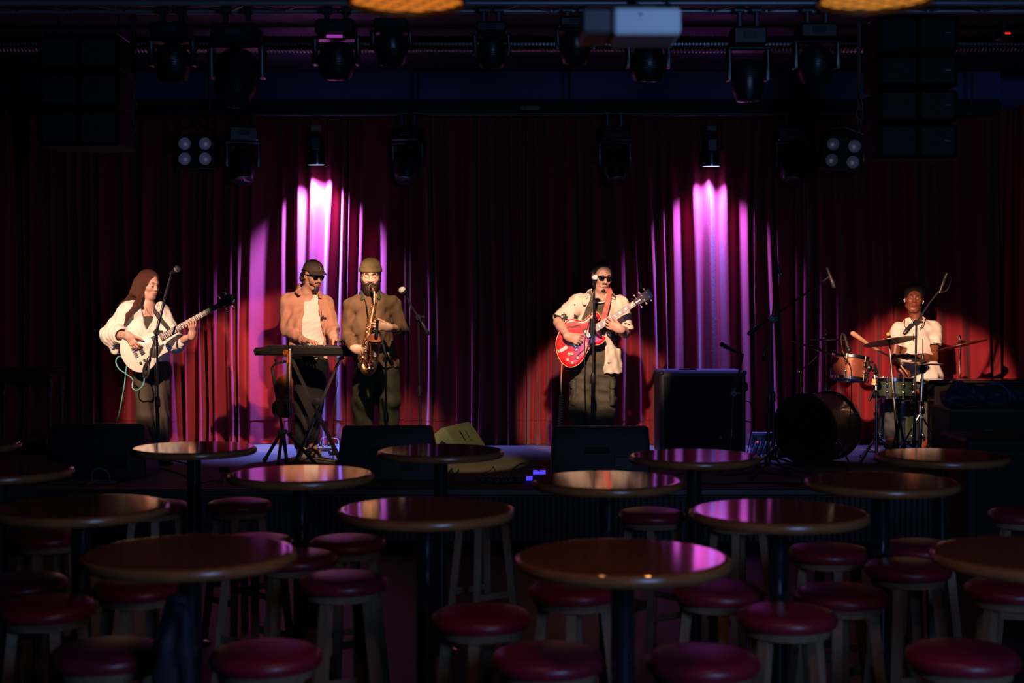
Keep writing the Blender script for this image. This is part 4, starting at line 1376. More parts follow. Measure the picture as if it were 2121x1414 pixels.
# 5 before the bass cabinet
mic_stand('low boom stand silhouetted before the tall black cabinet', fl(1512, 11.6), at(1519, 815, 11.6), (at(1517, 822, 11.6), at(1531, 771, 11.6), at(1539, 733, 11.6)), spread=0.28, turn=0.1, legh=0.2)
micro('short black microphone in front of the purple curtain above the tall cabinet', at(1522, 727, 11.58), at(1496, 714, 11.56), 0.02, False)
q0, q1 = at(1522, 727, 11.58), at(1539, 734, 11.6)
tag(mk('microphone_clip', MB().tube([q0, q1], 0.007, 8), M_STAND, loc=q1), 'thin black clip arm of the low boom stand', 'clip')
# 6 overheads
mic_stand('tall boom stand reaching across the purple curtain toward the drums', fl(1590, 11.2), at(1597, 659, 11.2), (at(1551, 691, 11.2), at(1597, 659, 11.2), at(1716, 574, 11.35)), turn=0.0, spread=0.36)
micro('thin black overhead microphone at the end of the long boom', at(1712, 553, 11.35), at(1726, 590, 11.36), pencil=True)
mic_stand('second tall stand with a nearly upright boom left of the drums', fl(1603, 11.6), at(1599, 664, 11.6), (at(1581, 745, 11.58), at(1599, 664, 11.58), at(1611, 552, 11.6)), turn=0.7, spread=0.34)
micro('black microphone on top of the nearly upright boom', at(1611, 550, 11.6), at(1617, 566, 11.6), pencil=True)
# 7 hi-hat
mic_stand('black boom stand standing before the white shirt of the drummer', fl(1893, 11.75), at(1898, 668, 11.75), (at(1874, 690, 11.72), at(1898, 668, 11.74), at(1925, 628, 11.8), at(1944, 604, 11.85)), turn=0.5)
micro('overhead microphone with a white ring right of the drummer', at(1946, 606, 11.85), at(1960, 570, 11.85), pencil=True)
q = at(1954, 592, 11.85)
lp = bez([at(1946, 606, 11.85), at(1962, 600, 11.84), at(1971, 575, 11.84), at(1962, 562, 11.85)], 6)
tag(mk('microphone_cable', MB().tube(lp, 0.004, 6), M_CABLE, loc=lp[0]), 'thin cable looping around the overhead microphone right of the drummer', 'cable')
# ---------------------------------------------------------------- drum kit
def sparkle(name, base, c2):
    m = mat(name, base, 0.28, coat=0.5, var=(5, c2, 1.2))
    nt = m.node_tree
    b = nt.nodes['Principled BSDF']
    tc = nt.nodes.new('ShaderNodeTexCoord')
    v = nt.nodes.new('ShaderNodeTexVoronoi')
    v.inputs['Scale'].default_value = 260
    nt.links.new(tc.outputs['Object'], v.inputs['Vector'])
    bp = nt.nodes.new('ShaderNodeBump')
    bp.inputs['Strength'].default_value = 0.35
    bp.inputs['Distance'].default_value = 0.004
    nt.links.new(v.outputs['Color'], bp.inputs['Height'])
    nt.links.new(bp.outputs[0], b.inputs['Normal'])
    b.inputs['Metallic'].default_value = 0.35
    return m


M_SPARK = sparkle('copper_sparkle', (0.30, 0.095, 0.05), (0.22, 0.065, 0.035))
M_GRN = sparkle('green_sparkle', (0.05, 0.085, 0.06), (0.035, 0.06, 0.045))
M_HEADW = mat('drum_head', (0.35, 0.33, 0.30), 0.5)
M_HEADB = mat('black_head', (0.008, 0.008, 0.008), 0.35)


def drum(name, label, c, ax, r, L, shell, head, lugs, hoopm, hoop_w=0.018, front=None):
    c, ax = V(c), V(ax).normalized()
    t = thing(name, label, 'drum', c)
    mk('shell', MB().lathe([(r * 0.97, -L / 2), (r, -L / 2 + 0.004), (r, L / 2 - 0.004), (r * 0.97, L / 2)], c, ax, 48, cap=False), shell, t)
    for s in (-1, 1):
        mk('drum_head', MB().lathe([(0.0001, s * (L / 2 + 0.004)), (r * 0.985, s * (L / 2 + 0.002))], c, ax, 48, cap=False), front if (s < 0 and front) else head, t)
        z = s * L / 2
        mk('hoop', MB().lathe([(r * 0.985, z - 0.014), (r + hoop_w, z - 0.014), (r + hoop_w, z + 0.012), (r + 0.004, z + 0.014), (r * 0.985, z + 0.010), (r * 0.985, z - 0.014)], c, ax, 48, cap=False), hoopm, t)
    u = ax.orthogonal().normalized()
    v = ax.cross(u)
    for k in range(lugs):
        a = 2 * math.pi * (k + 0.3) / lugs
        e = u * math.cos(a) + v * math.sin(a)
        for s in (-1, 1):
            p = c + e * (r + 0.011) + ax * s * (L / 2 - min(0.055, L * 0.28))
            lg = mk('lug', MB().tube([p - ax * 0.022, p + ax * 0.022], [0.010, 0.010], 8).ell(p, (0.014, 0.014, 0.014), n=8, m=6), M_CHROME, t)
            mk('tension_rod', MB().tube([p, c + e * (r + 0.011) + ax * s * (L / 2 + 0.012)], 0.004, 6).ell(c + e * (r + 0.011) + ax * s * (L / 2 + 0.014), (0.007, 0.007, 0.007), n=8, m=6), M_CHROME, lg)
    return t


ya = R(40)
axb = V((math.sin(ya), math.cos(ya), 0))
cf = P(1666, 882, 11.95)
cf.z = STAGE + 0.305
bd = drum('bass_drum', 'copper sparkle bass drum lying on its side with a black front head', cf + axb * 0.23, axb, 0.285, 0.45, M_SPARK, M_HEADW, 8, M_BLK2, front=M_HEADB)
for s in (-1, 1):
    sd = axb.cross(V((0, 0, 1))) * s
    p = cf + axb * 0.12 + sd * 0.26 + V((0, 0, -0.1))
    e = cf + axb * 0.0 + sd * 0.44
    e.z = STAGE + 0.008
    mk('spur', MB().tube([p, e], 0.009, 8), M_CHROME, bd)
# tom post and boom arm on the bass drum
pt = P(1657, 806, 12.1)
mk('arm_post', MB().tube([V((pt.x, 12.1, STAGE + 0.58)), P(1656, 768, 12.1)], 0.008, 8).ell(P(1656, 770, 12.1), (0.022, 0.02, 0.024)), M_CHROME, bd)
mk('cymbal_arm', MB().tube([P(1618, 805, 12.0), P(1656, 770, 12.1), P(1696, 733, 12.2)], 0.007, 8), M_CHROME, bd)

tm = drum('rack_tom', 'small copper sparkle tom over the bass drum', P(1761, 762, 12.25), (0.13, 0.12, 1), 0.155, 0.19, M_SPARK, M_HEADW, 6, M_CHROME, 0.010)
mk('tom_mount', MB().tube([P(1798, 760, 12.25), P(1815, 772, 12.3), P(1815, 800, 12.3), P(1800, 830, 12.3)], 0.012, 8).ell(P(1800, 762, 12.2), (0.03, 0.03, 0.035)).ell(P(1815, 774, 12.28), (0.025, 0.025, 0.03)), M_CHROME, tm)
for (x, y, r_) in ((1790, 748, .02), (1806, 750, .016), (1793, 770, .018), (1812, 790, .015)):
    mk('wing_bolt', MB().box(P(x, y, 12.18), (r_ * 1.6, 0.02, r_), b=0.004).tube([P(x, y - 5, 12.18), P(x, y + 6, 12.18)], 0.006, 6), M_CHROME, tm)
sn = drum('snare_drum', 'dark green snare drum before the drummer', P(1850, 803, 12.45), (0.02, 0.03, 1), 0.17, 0.155, M_GRN, M_HEADW, 8, M_CHROME, 0.008)
ft_ = drum('floor_tom', 'dark drum half hidden beside the hi-hat stand', P(1865, 870, 12.75), (0, 0, 1), 0.19, 0.36, M_GRN, M_HEADW, 8, M_CHROME, 0.008)
for a in (0.4, 2.5, 4.6):
    c = P(1865, 870, 12.75)
    mk('leg', MB().tube([V((c.x + 0.21 * math.cos(a), 12.75 + 0.21 * math.sin(a), c.z + 0.05)), V((c.x + 0.22 * math.cos(a), 12.75 + 0.22 * math.sin(a), STAGE))], 0.007, 6), M_CHROME, ft_)


def tripod(t, foot, spread, h, turn, m, r=0.007):
    for k in range(3):
        a = turn + k * 2.094
        e = V((foot.x + math.cos(a) * spread, foot.y + math.sin(a) * spread, STAGE + 0.01))
        l = mk('leg', MB().tube([V((foot.x, foot.y, STAGE + h)), e], r, 8), m, t)
        mk('rubber_foot', MB().tube([e + V((0, 0, 0.02)), e - V((0, 0, 0.008))], 0.014, 8), M_RUBBER, l)
        mk('brace', MB().tube([V((foot.x, foot.y, STAGE + 0.08)), V((foot.x + math.cos(a) * spread * 0.55, foot.y + math.sin(a) * spread * 0.55, STAGE + h * 0.45))], r * 0.7, 6), m, l)


def cym_stand(label, foot, top, tilt_n, knob=None, spread=0.26, turn=0.3, m=None):
    foot, top = V(foot), V(top)
    m = m or M_CHROME
    t = thing('cymbal_stand', label, 'stand', foot)
    tripod(t, foot, spread, 0.36, turn, m)
    mid = V((foot.x, foot.y, foot.z)).lerp(top, 0.55)
    mk('pole', MB().tube([foot + V((0, 0, 0.06)), mid], 0.012, 10), m, t)
    mk('upper_pole', MB().tube([mid, top], 0.008, 8), m, t)
    mk('clamp', MB().tube([mid - V((0, 0, 0.02)), mid + V((0, 0, 0.02))], 0.019, 10).box(mid + V((0.03, 0, 0)), (0.03, 0.01, 0.02), b=0.003), m, t)
    n_ = V(tilt_n).normalized()
    mk('tilter', MB().ell(top, (0.016, 0.016, 0.02)).tube([top, top + n_ * 0.075], 0.004, 6), m, t)
    mk('wing_nut', MB().lathe([(0.012, 0.04), (0.016, 0.05), (0.016, 0.062), (0.006, 0.068)], top, n_, 10), knob or m, t)
    return t


def cymbal(label, c, n_, r, m, dz=0.03):
    c, n_ = V(c), V(n_).normalized()
    t = thing('cymbal', label, 'cymbal', c)
    k = 0.1
    top = [(r, 0.0), (r * 0.7, r * 0.035), (r * 0.35, r * 0.065), (r * 0.22, r * 0.075), (r * 0.18, r * 0.12), (r * 0.1, r * 0.155), (0.008, r * 0.165)]
    bot = [(a, h - 0.0025) for a, h in top]
    mk('bow', MB().lathe(bot[::-1] + [(r * 1.0, 0.0)] + top[1:], c - n_ * r * 0.1, n_, 48, cap=False), m, t)
    mk('felt', MB().lathe([(0.016, 0.0), (0.018, 0.006), (0.016, 0.014)], c + n_ * r * 0.065, n_, 12), M_RUBBER, t)
    return t


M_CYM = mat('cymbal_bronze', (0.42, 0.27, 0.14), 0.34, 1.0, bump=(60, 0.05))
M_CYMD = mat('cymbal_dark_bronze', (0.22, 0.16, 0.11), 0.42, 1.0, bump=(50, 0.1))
cr = P(1690, 718, 12.25)
cymbal('crash cymbal tilted toward the left over the bass drum', cr, (0.33, -0.06, 0.94), 0.222, M_CYM)
c2 = P(1711, 700, 12.75)
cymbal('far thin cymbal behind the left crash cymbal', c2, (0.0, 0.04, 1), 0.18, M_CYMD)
cym_stand('chrome cymbal stand behind the left crash cymbal', (c2.x, 12.75, STAGE), c2, (0, 0, 1), mat('red_cap', (0.45, 0.03, 0.02), 0.5), 0.2, 0.9, M_STEEL)
cs = P(1842, 702, 12.3)
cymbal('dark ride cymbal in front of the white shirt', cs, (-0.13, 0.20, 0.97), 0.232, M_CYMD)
cym_stand('cymbal stand holding the dark ride cymbal', (P(1862, 0, 12.02).x, 12.02, STAGE), cs - V((0, 0, 0.01)), (-0.13, 0.20, 0.97), mat('yellow_knob', (0.75, 0.50, 0.16), 0.5), 0.10, 0.2, M_BLK2)
c4 = P(1990, 710, 12.70)
cymbal('red lit crash cymbal at the far right of the kit', c4, (-0.2, 0.14, 0.96), 0.232, mat('cymbal_red_lit_bronze', (0.30, 0.12, 0.07), 0.4, 1.0, bump=(50, 0.1)))  # red light on the underside is put into the bronze colour
cym_stand('cymbal stand at the right behind the black cabinet', (c4.x, 12.80, STAGE), c4, (-0.2, 0.14, 0.96), None, 0.2, 0.5)
# hi-hat
hh = P(1911, 749, 12.15)
cymbal('upper hi-hat cymbal beside the drummer elbow', hh, (0.05, 0.0, 1), 0.178, M_CYM)
t = cymbal('lower hi-hat cymbal turned upside down', hh - V((0, 0, 0.03)), (-0.05, 0.0, -1), 0.178, M_CYM)
st_ = thing('hi_hat_stand', 'chrome hi-hat stand with a bright lit leg right of the snare', 'stand', (P(1906, 0, 12.15).x, 12.15, STAGE))
ff = V((P(1906, 0, 12.15).x, 12.15, STAGE))
tripod(st_, ff, 0.27, 0.42, 1.35, M_CHROME, 0.008)
mk('tube', MB().tube([ff + V((0, 0, 0.04)), ff + V((0, 0, 0.50)), ff + V((0.01, 0, 0.52)), V((hh.x, 12.15, hh.z - 0.08))], [0.014, 0.014, 0.011, 0.011], 12), M_CHROME, st_)
mk('pull_rod', MB().tube([V((hh.x, 12.15, hh.z - 0.08)), V((hh.x, 12.15, hh.z + 0.20))], 0.003, 6), M_CHROME, st_)
mk('hat_clutch', MB().tube([V((hh.x, 12.15, hh.z + 0.02)), V((hh.x, 12.15, hh.z + 0.07))], 0.011, 10).box(V((hh.x - 0.02, 12.14, hh.z + 0.065)), (0.05, 0.008, 0.014), b=0.002), M_STEEL, st_)
mk('seat_cup', MB().lathe([(0.02, -0.10), (0.034, -0.08), (0.034, -0.045), (0.02, -0.04)], hh, (0, 0, 1), 14), M_BLK2, st_)
mk('memory_lock', MB().tube([ff + V((0, 0, 0.49)), ff + V((0, 0, 0.53))], 0.022, 12), M_CHROME, st_)
mk('pedal', MB().box(ff + V((0.02, -0.13, 0.04)), (0.09, 0.28, 0.015), b=0.004, rot=Matrix.Rotation(R(12), 3, 'X')), M_STEEL, st_)
# snare stand with lit legs
sf = V((P(1815, 0, 12.2).x, 12.2, STAGE))
t = thing('snare_stand', 'chrome tripod stand with lit legs right of the bass drum', 'stand', sf)
tripod(t, sf, 0.26, 0.22, -0.25, M_CHROME, 0.009)
mk('pole', MB().tube([sf + V((0, 0, 0.05)), sf + V((0, 0, 0.62))], 0.012, 10), M_STEEL, t)
mk('collar', MB().tube([sf + V((0, 0, 0.21)), sf + V((0, 0, 0.25))], 0.022, 12).tube([sf + V((0, 0, 0.40)), sf + V((0, 0, 0.43))], 0.02, 12), M_CHROME, t)
mk('arm', MB().tube([sf + V((0, 0, 0.62)), P(1812, 770, 12.25)], 0.009, 8), M_STEEL, t)
# clip microphone on the tom with its cable
q = P(1752, 712, 12.15)
t = micro('black clip-on microphone over the rack tom', P(1748, 692, 12.12), P(1758, 724, 12.12), 0.024, False)
lp = bez([P(1748, 694, 12.1), P(1744, 690, 12.1), P(1742, 705, 12.1), P(1748, 735, 12.08), P(1762, 760, 12.02), P(1763, 830, 11.75), P(1755, 900, 11.6), P(1742, 935, 11.5)], 6)
mk('microphone_lead', MB().tube(lp, 0.004, 6), M_CABLE, t)
t = micro('small silver snare microphone with a paper tag', P(1812, 755, 12.1), P(1816, 778, 12.15), 0.014, True)
mk('paper_tag', MB().box(P(1810, 791, 12.0), (0.035, 0.003, 0.05), rot=Matrix.Rotation(R(14), 3, 'Y')), mat('paper_tag', (0.65, 0.40, 0.2), 0.8), t)
dt = thing('drum_throne', 'round black drum stool under the drummer', 'stool', (P(1905, 0, 13.05).x, 13.05, STAGE))
mk('seat', MB().lathe([(0.15, 0.41), (0.17, 0.43), (0.17, 0.465), (0.15, 0.48), (0.0001, 0.482)], (P(1905, 0, 13.05).x, 13.05, STAGE), n=28), M_BLK2, dt)
mk('pole', MB().tube([V((P(1905, 0, 13.05).x, 13.05, STAGE + 0.05)), V((P(1905, 0, 13.05).x, 13.05, STAGE + 0.44))], 0.016, 10), M_STEEL, dt)
tripod(dt, V((P(1905, 0, 13.05).x, 13.05, STAGE)), 0.25, 0.25, 0.2, M_STEEL)

def ccw2(o):
    return o if sum(o[i][0] * o[(i + 1) % len(o)][1] - o[(i + 1) % len(o)][0] * o[i][1] for i in range(len(o))) > 0 else o[::-1]


# ---------------------------------------------------------------- keyboard on its X stand
M_KB = mat('keyboard_case', (0.0035, 0.003, 0.0035), 0.55, spec=0.2, bump=(100, 0.1))
kb = thing('keyboard', 'black stage keyboard under the hands of the man in the cap', 'keyboard', P(632, 722, 12.2))
zk = P(0, 716, 12.05).z
xa, xb = P(530, 0, 12.25).x, P(736, 0, 12.05).x
T = Matrix.Translation(((xa + xb) / 2, 12.20, zk - 0.09)) @ Matrix.Rotation(R(-5), 4, 'Z')
W = xb - xa
prof = [(-W / 2, -0.02), (-W / 2 + 0.02, -0.032), (W / 2 - 0.01, -0.032), (W / 2, -0.02), (W / 2, 0.02), (W / 2 - 0.02, 0.03), (-W / 2 + 0.16, 0.03), (-W / 2 + 0.02, 0.0)]
# end view: rear edge toward the camera, slightly higher
kk = 12.05 / F_PX
po_ = ccw2([((x - 632.5) * kk, -(y - 726) * kk + 0.045) for x, y in ((530, 728), (531, 722), (562, 715), (733, 716), (736, 720), (735, 737), (560, 735), (533, 732))])
TK = T @ Matrix.Translation((0, -0.155, 0)) @ Matrix.Rotation(R(90), 4, 'X')
mk('case', MB().loft(po_, [(0.004, -0.06), (0, -0.055), (0, -0.004), (0.005, 0)], TK).box((0, 0.03, 0.035), (W - 0.03, 0.30, 0.06), T, b=0.012), M_KB, kb)
mk('rear_panel', MB().box((0.05, -0.156, 0.045), (W * 0.72, 0.006, 0.05), T, b=0.002), M_KB, kb)
wk = MB()
nw = 42
kw = (W - 0.14) / nw
mk('control_strip', MB().box((0, -0.05, 0.068), (W - 0.04, 0.10, 0.008), T, b=0.003), M_BLACKM, kb)
for i in range(nw):
    mk('white_key', MB().box((-W / 2 + 0.09 + (i + 0.5) * kw, 0.085, 0.072), (kw * 0.92, 0.14, 0.016), T, b=0.002), mat('ivory_key', (0.6, 0.58, 0.54), 0.3), kb)
for i in range(nw - 1):
    if i % 7 in (0, 1, 3, 4, 5):
        mk('black_key', MB().box((-W / 2 + 0.09 + (i + 1) * kw, 0.06, 0.084), (kw * 0.5, 0.09, 0.014), T, b=0.002), M_BLK2, kb)
xs = thing('keyboard_stand', 'black crossed X stand under the keyboard', 'stand', (P(655, 0, 12.2).x, 12.2, STAGE))
for Y, o in ((12.08, 0), (12.27, 1)):
    a0, a1 = P(605, 741, Y), V((P(704, 0, Y).x, Y, STAGE + 0.02))
    b0, b1 = P(703, 738, Y), V((P(613, 0, Y).x, Y, STAGE + 0.02))
    a0.z = b0.z = zk - 0.125
    mk('cross_tube', MB().tube([a0, a1], 0.017, 4), M_STAND, xs)
    mk('cross_tube', MB().tube([b0 + V((0, 0.03, 0)), b1 + V((0, 0.03, 0))], 0.014, 4), M_STAND, xs)
for e in ((605, 0), (703, 0)):
    q = P(e[0], 741, 12.2)
    mk('support_arm', MB().box((q.x, 12.2, zk - 0.118), (0.035, 0.42, 0.026), b=0.006), M_RUBBER, xs)
for e in (704, 613):
    q = P(e, 0, 12.2)
    mk('floor_bar', MB().box((q.x, 12.16, STAGE + 0.016), (0.035, 0.34, 0.03), b=0.006), M_STAND, xs)
q = P(656, 832, 12.06)
mk('pivot', MB().lathe([(0.03, -0.02), (0.034, 0.0), (0.034, 0.012), (0.01, 0.016)], q, (0, -1, 0), 16), M_BLK2, xs)
kc = bez([P(700, 742, 12.3), P(699, 790, 12.32), P(694, 830, 12.3), P(690, 880, 12.3), V((P(690, 0, 12.3).x, 12.3, STAGE + 0.006))], 6)
tag(mk('keyboard_cable', MB().tube(kc, 0.004, 6), M_CABLE, loc=kc[-1]), 'thin black cable hanging down from the keyboard', 'cable')

# ---------------------------------------------------------------- violin and bow on a tripod stand
vst = thing('violin_stand', 'black tripod stand carrying the violin', 'stand', (P(585, 0, 11.85).x, 11.85, STAGE))
Yv = 11.85
ft2 = V((P(585, 0, Yv).x, Yv, STAGE))
hub = P(586, 897, Yv)
hub.y = Yv
mk('hub', MB().box(hub + V((0.0, 0, 0.012)), (0.085, 0.06, 0.035), b=0.012), mat('hub_tan', (0.30, 0.20, 0.10), 0.5), vst)
for (x, y, Y) in ((548, 955, 12.2), (575, 955, 11.6), (594, 951, 12.05), (661, 955, 11.65)):
    e = V((P(x, 0, Y).x, Y, STAGE + 0.012))
    l = mk('leg', MB().tube([hub + V(((x - 586) * 0.0006, 0, -0.005)), e], 0.015, 10), mat('stand_black_olive_lit', (0.08, 0.08, 0.055), 0.45), vst)  # black legs; the olive light on them is put into the colour
    mk('rubber_foot', MB().tube([e + (hub - e).normalized() * 0.045, e], 0.019, 10), M_RUBBER, l)
mk('pole', MB().tube([hub, P(563, 760, Yv)], 0.012, 10), M_STAND, vst)
mk('yoke', MB().tube([P(563, 760, Yv), P(572, 752, Yv - 0.03), P(586, 750, Yv - 0.05), P(594, 748, Yv - 0.05)], 0.010, 8).tube([P(572, 752, Yv), P(570, 742, Yv - 0.06)], 0.009, 8), M_STAND, vst)
mk('lower_cradle', MB().tube([P(573, 850, Yv), P(580, 862, Yv - 0.05), P(600, 864, Yv - 0.06)], 0.009, 8), M_STAND, vst)
M_VIO = mat('violin_varnish', (0.30, 0.085, 0.018), 0.22, var=(6, (0.20, 0.05, 0.012), 1.0, (1, 1, 4)), coat=0.4)
M_VIO2 = mat('violin_side', (0.20, 0.05, 0.012), 0.3)
vc = P(587, 820, Yv - 0.08)
vio = thing('violin', 'reddish brown violin hanging upright on the tripod stand', 'violin', vc)
half = [(0.0, -0.178), (0.06, -0.172), (0.095, -0.14), (0.104, -0.10), (0.098, -0.065), (0.082, -0.052), (0.062, -0.03), (0.055, 0.0), (0.062, 0.03), (0.078, 0.05), (0.084, 0.08), (0.08, 0.12), (0.06, 0.155), (0.025, 0.172), (0.0, 0.174)]
ol = half[:-1] + [(-x, y) for x, y in half[::-1]][:-1]
TV = Matrix.Translation(vc) @ Matrix.Rotation(R(4), 4, 'Y') @ Matrix.Rotation(R(52), 4, 'Z') @ Matrix.Rotation(R(90), 4, 'X')
mk('ribs', MB().loft(ol, [(0.003, -0.016), (0.003, 0.016)], TV), M_VIO2, vio)
mk('top_plate', MB().loft(ol, [(0.0, 0.016), (-0.001, 0.020), (0.012, 0.024), (0.03, 0.028)], TV), M_VIO, vio)
mk('back_plate', MB().loft(ol, [(0.03, -0.026), (0.012, -0.023), (-0.001, -0.020), (0.0, -0.016)], TV), M_VIO, vio)
mk('neck', MB().box((0, 0.225, 0.022), (0.022, 0.13, 0.022), TV, b=0.006), M_VIO, vio)
mk('fingerboard', MB().box((0, 0.15, 0.040), (0.028, 0.27, 0.008), TV, b=0.002), M_BLK2, vio)
mk('tailpiece', MB().box((0, -0.11, 0.038), (0.034, 0.10, 0.008), TV, b=0.002), M_BLK2, vio)
mk('bridge', MB().box((0, -0.03, 0.042), (0.04, 0.005, 0.03), TV, b=0.001), mat('maple', (0.5, 0.33, 0.16), 0.5), vio)
mk('chin_rest', MB().ell((0.05, -0.15, 0.036), (0.03, 0.025, 0.01), TV), M_BLK2, vio)
mk('pegbox', MB().box((0, 0.325, 0.016), (0.024, 0.08, 0.026), TV, b=0.006), M_VIO, vio)
scm = MB()
scm.tube([TV @ V((0, 0.36 + 0.024 * math.sin(a) * (1 - a / 9), 0.006 - 0.02 + 0.026 * math.cos(a) * (1 - a / 9))) for a in np.linspace(0.2, 7, 26)], 0.011, 8)
mk('scroll', scm, M_VIO, vio)
for k in range(4):
    sd = 1 if k % 2 else -1
    mk('peg', MB().tube([TV @ V((0, 0.30 + 0.018 * k, 0.016)), TV @ V((sd * 0.04, 0.30 + 0.018 * k, 0.016))], [0.004, 0.005], 6).ell((sd * 0.045, 0.30 + 0.018 * k, 0.016), (0.008, 0.010, 0.005), TV, n=8, m=6), M_BLK2, vio)
mk('strings', MB().tube([TV @ V((-0.007, -0.06, 0.046)), TV @ V((-0.005, 0.29, 0.044))], 0.001, 4).tube([TV @ V((0.007, -0.06, 0.046)), TV @ V((0.005, 0.29, 0.044))], 0.001, 4), M_STEEL, vio)
bw = thing('violin_bow', 'violin bow hanging beside the violin', 'bow', P(603, 860, Yv - 0.12))
mk('stick', MB().tube(bez([P(601, 722, Yv - 0.12), P(603, 800, Yv - 0.12), P(604, 860, Yv - 0.12), P(605, 905, Yv - 0.12)], 4), 0.0045, 8), mat('bow_stick', (0.30, 0.18, 0.12), 0.35), bw)
mk('hair', MB().tube([P(599, 727, Yv - 0.12), P(601, 903, Yv - 0.12)], 0.003, 4), mat('bow_hair', (0.6, 0.55, 0.5), 0.6), bw)
mk('frog', MB().box(P(602, 826, Yv - 0.12) + V((0, 0, -0.30)), (0.022, 0.012, 0.045), b=0.003), M_BLK2, bw)
mk('bow_tip', MB().box(P(600, 724, Yv - 0.12), (0.016, 0.008, 0.014), b=0.002), mat('bow_tip_white', (0.7, 0.68, 0.65), 0.4), bw)
# ---------------------------------------------------------------- people
def basis(f, up=(0, 0, 1)):
    f = V(f).normalized()
    r = f.cross(V(up)).normalized()
    return r, f, r.cross(f)          # lateral, forward, up


class Head:
    def __init__(self, c, f, up=(0, 0, 1), s=1.0):
        self.c, self.B, self.s = V(c), basis(f, up), s

    def p(self, x, y, z):
        r, f, u = self.B
        return self.c + (r * x + f * y + u * z) * self.s

    def grid(self, lo, hi, h=0.003):
        ps = [self.p(x, y, z) for x in (lo[0], hi[0]) for y in (lo[1], hi[1]) for z in (lo[2], hi[2])]
        return Grid([min(p[i] for p in ps) for i in range(3)], [max(p[i] for p in ps) for i in range(3)], h)

    def el(self, c, r):
        return el(self.p(*c), [q * self.s for q in r], self.B)

    def ec(self, a, b, ra, rb, side=(1, 0, 0)):
        sc_ = lambda q: q * self.s if isinstance(q, (int, float)) else (q[0] * self.s, q[1] * self.s)
        sd = self.B[0] * side[0] + self.B[1] * side[1] + self.B[2] * side[2]
        return ec(self.p(*a), self.p(*b), sc_(ra), sc_(rb), sd)

    def M(self):
        r, f, u = self.B
        m = Matrix.Identity(4)
        for i in range(3):
            m[i][0], m[i][1], m[i][2], m[i][3] = r[i] * self.s, f[i] * self.s, u[i] * self.s, self.c[i]
        return m


def head_mesh(H, neck, male=True, wide=1.0, nose=1.0, jaw=1.0, neck_r=0.056, lips_full=1.0):
    g = H.grid((-0.13, -0.16, -0.30), (0.13, 0.16, 0.15))
    w_ = wide
    g.op(H.el((0, -0.016, 0.036), (0.077 * w_, 0.097, 0.086)), 0.01)
    g.op(H.el((0, 0.020, -0.028), (0.062 * w_, 0.070, 0.088)), 0.035)
    g.op(H.el((0, 0.058, -0.100), (0.028 * jaw, 0.022, 0.018)), 0.035)
    for s in (-1, 1):
        g.op(H.ec((s * 0.052 * jaw, 0.0, -0.066), (s * 0.022 * jaw, 0.055, -0.100), 0.020, 0.016), 0.03)
        g.op(H.el((s * 0.043, 0.058, -0.022), (0.022, 0.018, 0.018)), 0.03)
        g.op(H.ec((s * 0.008, 0.083, 0.026), (s * 0.046, 0.066, 0.026), 0.011, 0.009), 0.018)
    for s in (-1, 1):
        g.op(H.el((s * 0.031, 0.094, 0.004), (0.019, 0.016, 0.012)), 0.014, sub=True)
    for s in (-1, 1):
        g.op(H.el((s * 0.031, 0.070, 0.003), (0.0165, 0.0155, 0.0135)), 0.006)
    g.op(H.ec((0, 0.082, 0.016), (0, 0.104 * nose, -0.026), 0.0075, 0.0115), 0.014)
    for s in (-1, 1):
        g.op(H.el((s * 0.0125 * nose, 0.091, -0.031), (0.010, 0.010, 0.0075)), 0.008)
    g.op(H.el((0, 0.080, -0.062), (0.030, 0.014, 0.018)), 0.014)
    g.op(H.el((0, 0.091, -0.0565), (0.022, 0.007, 0.0055 * lips_full)), 0.005)
    g.op(H.el((0, 0.089, -0.0685), (0.018, 0.008, 0.0065 * lips_full)), 0.005)
    g.op(H.ec((-0.024, 0.090, -0.0625), (0.024, 0.090, -0.0625), 0.003, 0.003), 0.005, sub=True)
    for s in (-1, 1):
        g.op(H.el((s * 0.078 * w_, -0.010, -0.004), (0.010, 0.019, 0.030)), 0.008)
        g.op(H.el((s * 0.088 * w_, -0.004, 0.0), (0.006, 0.010, 0.016)), 0.006, sub=True)
    n = V(neck)
    g.op(ec(H.p(0, -0.022, -0.05), n, (neck_r, neck_r), (neck_r * 1.06, neck_r * 1.06)), 0.03)
    return g.mesh()


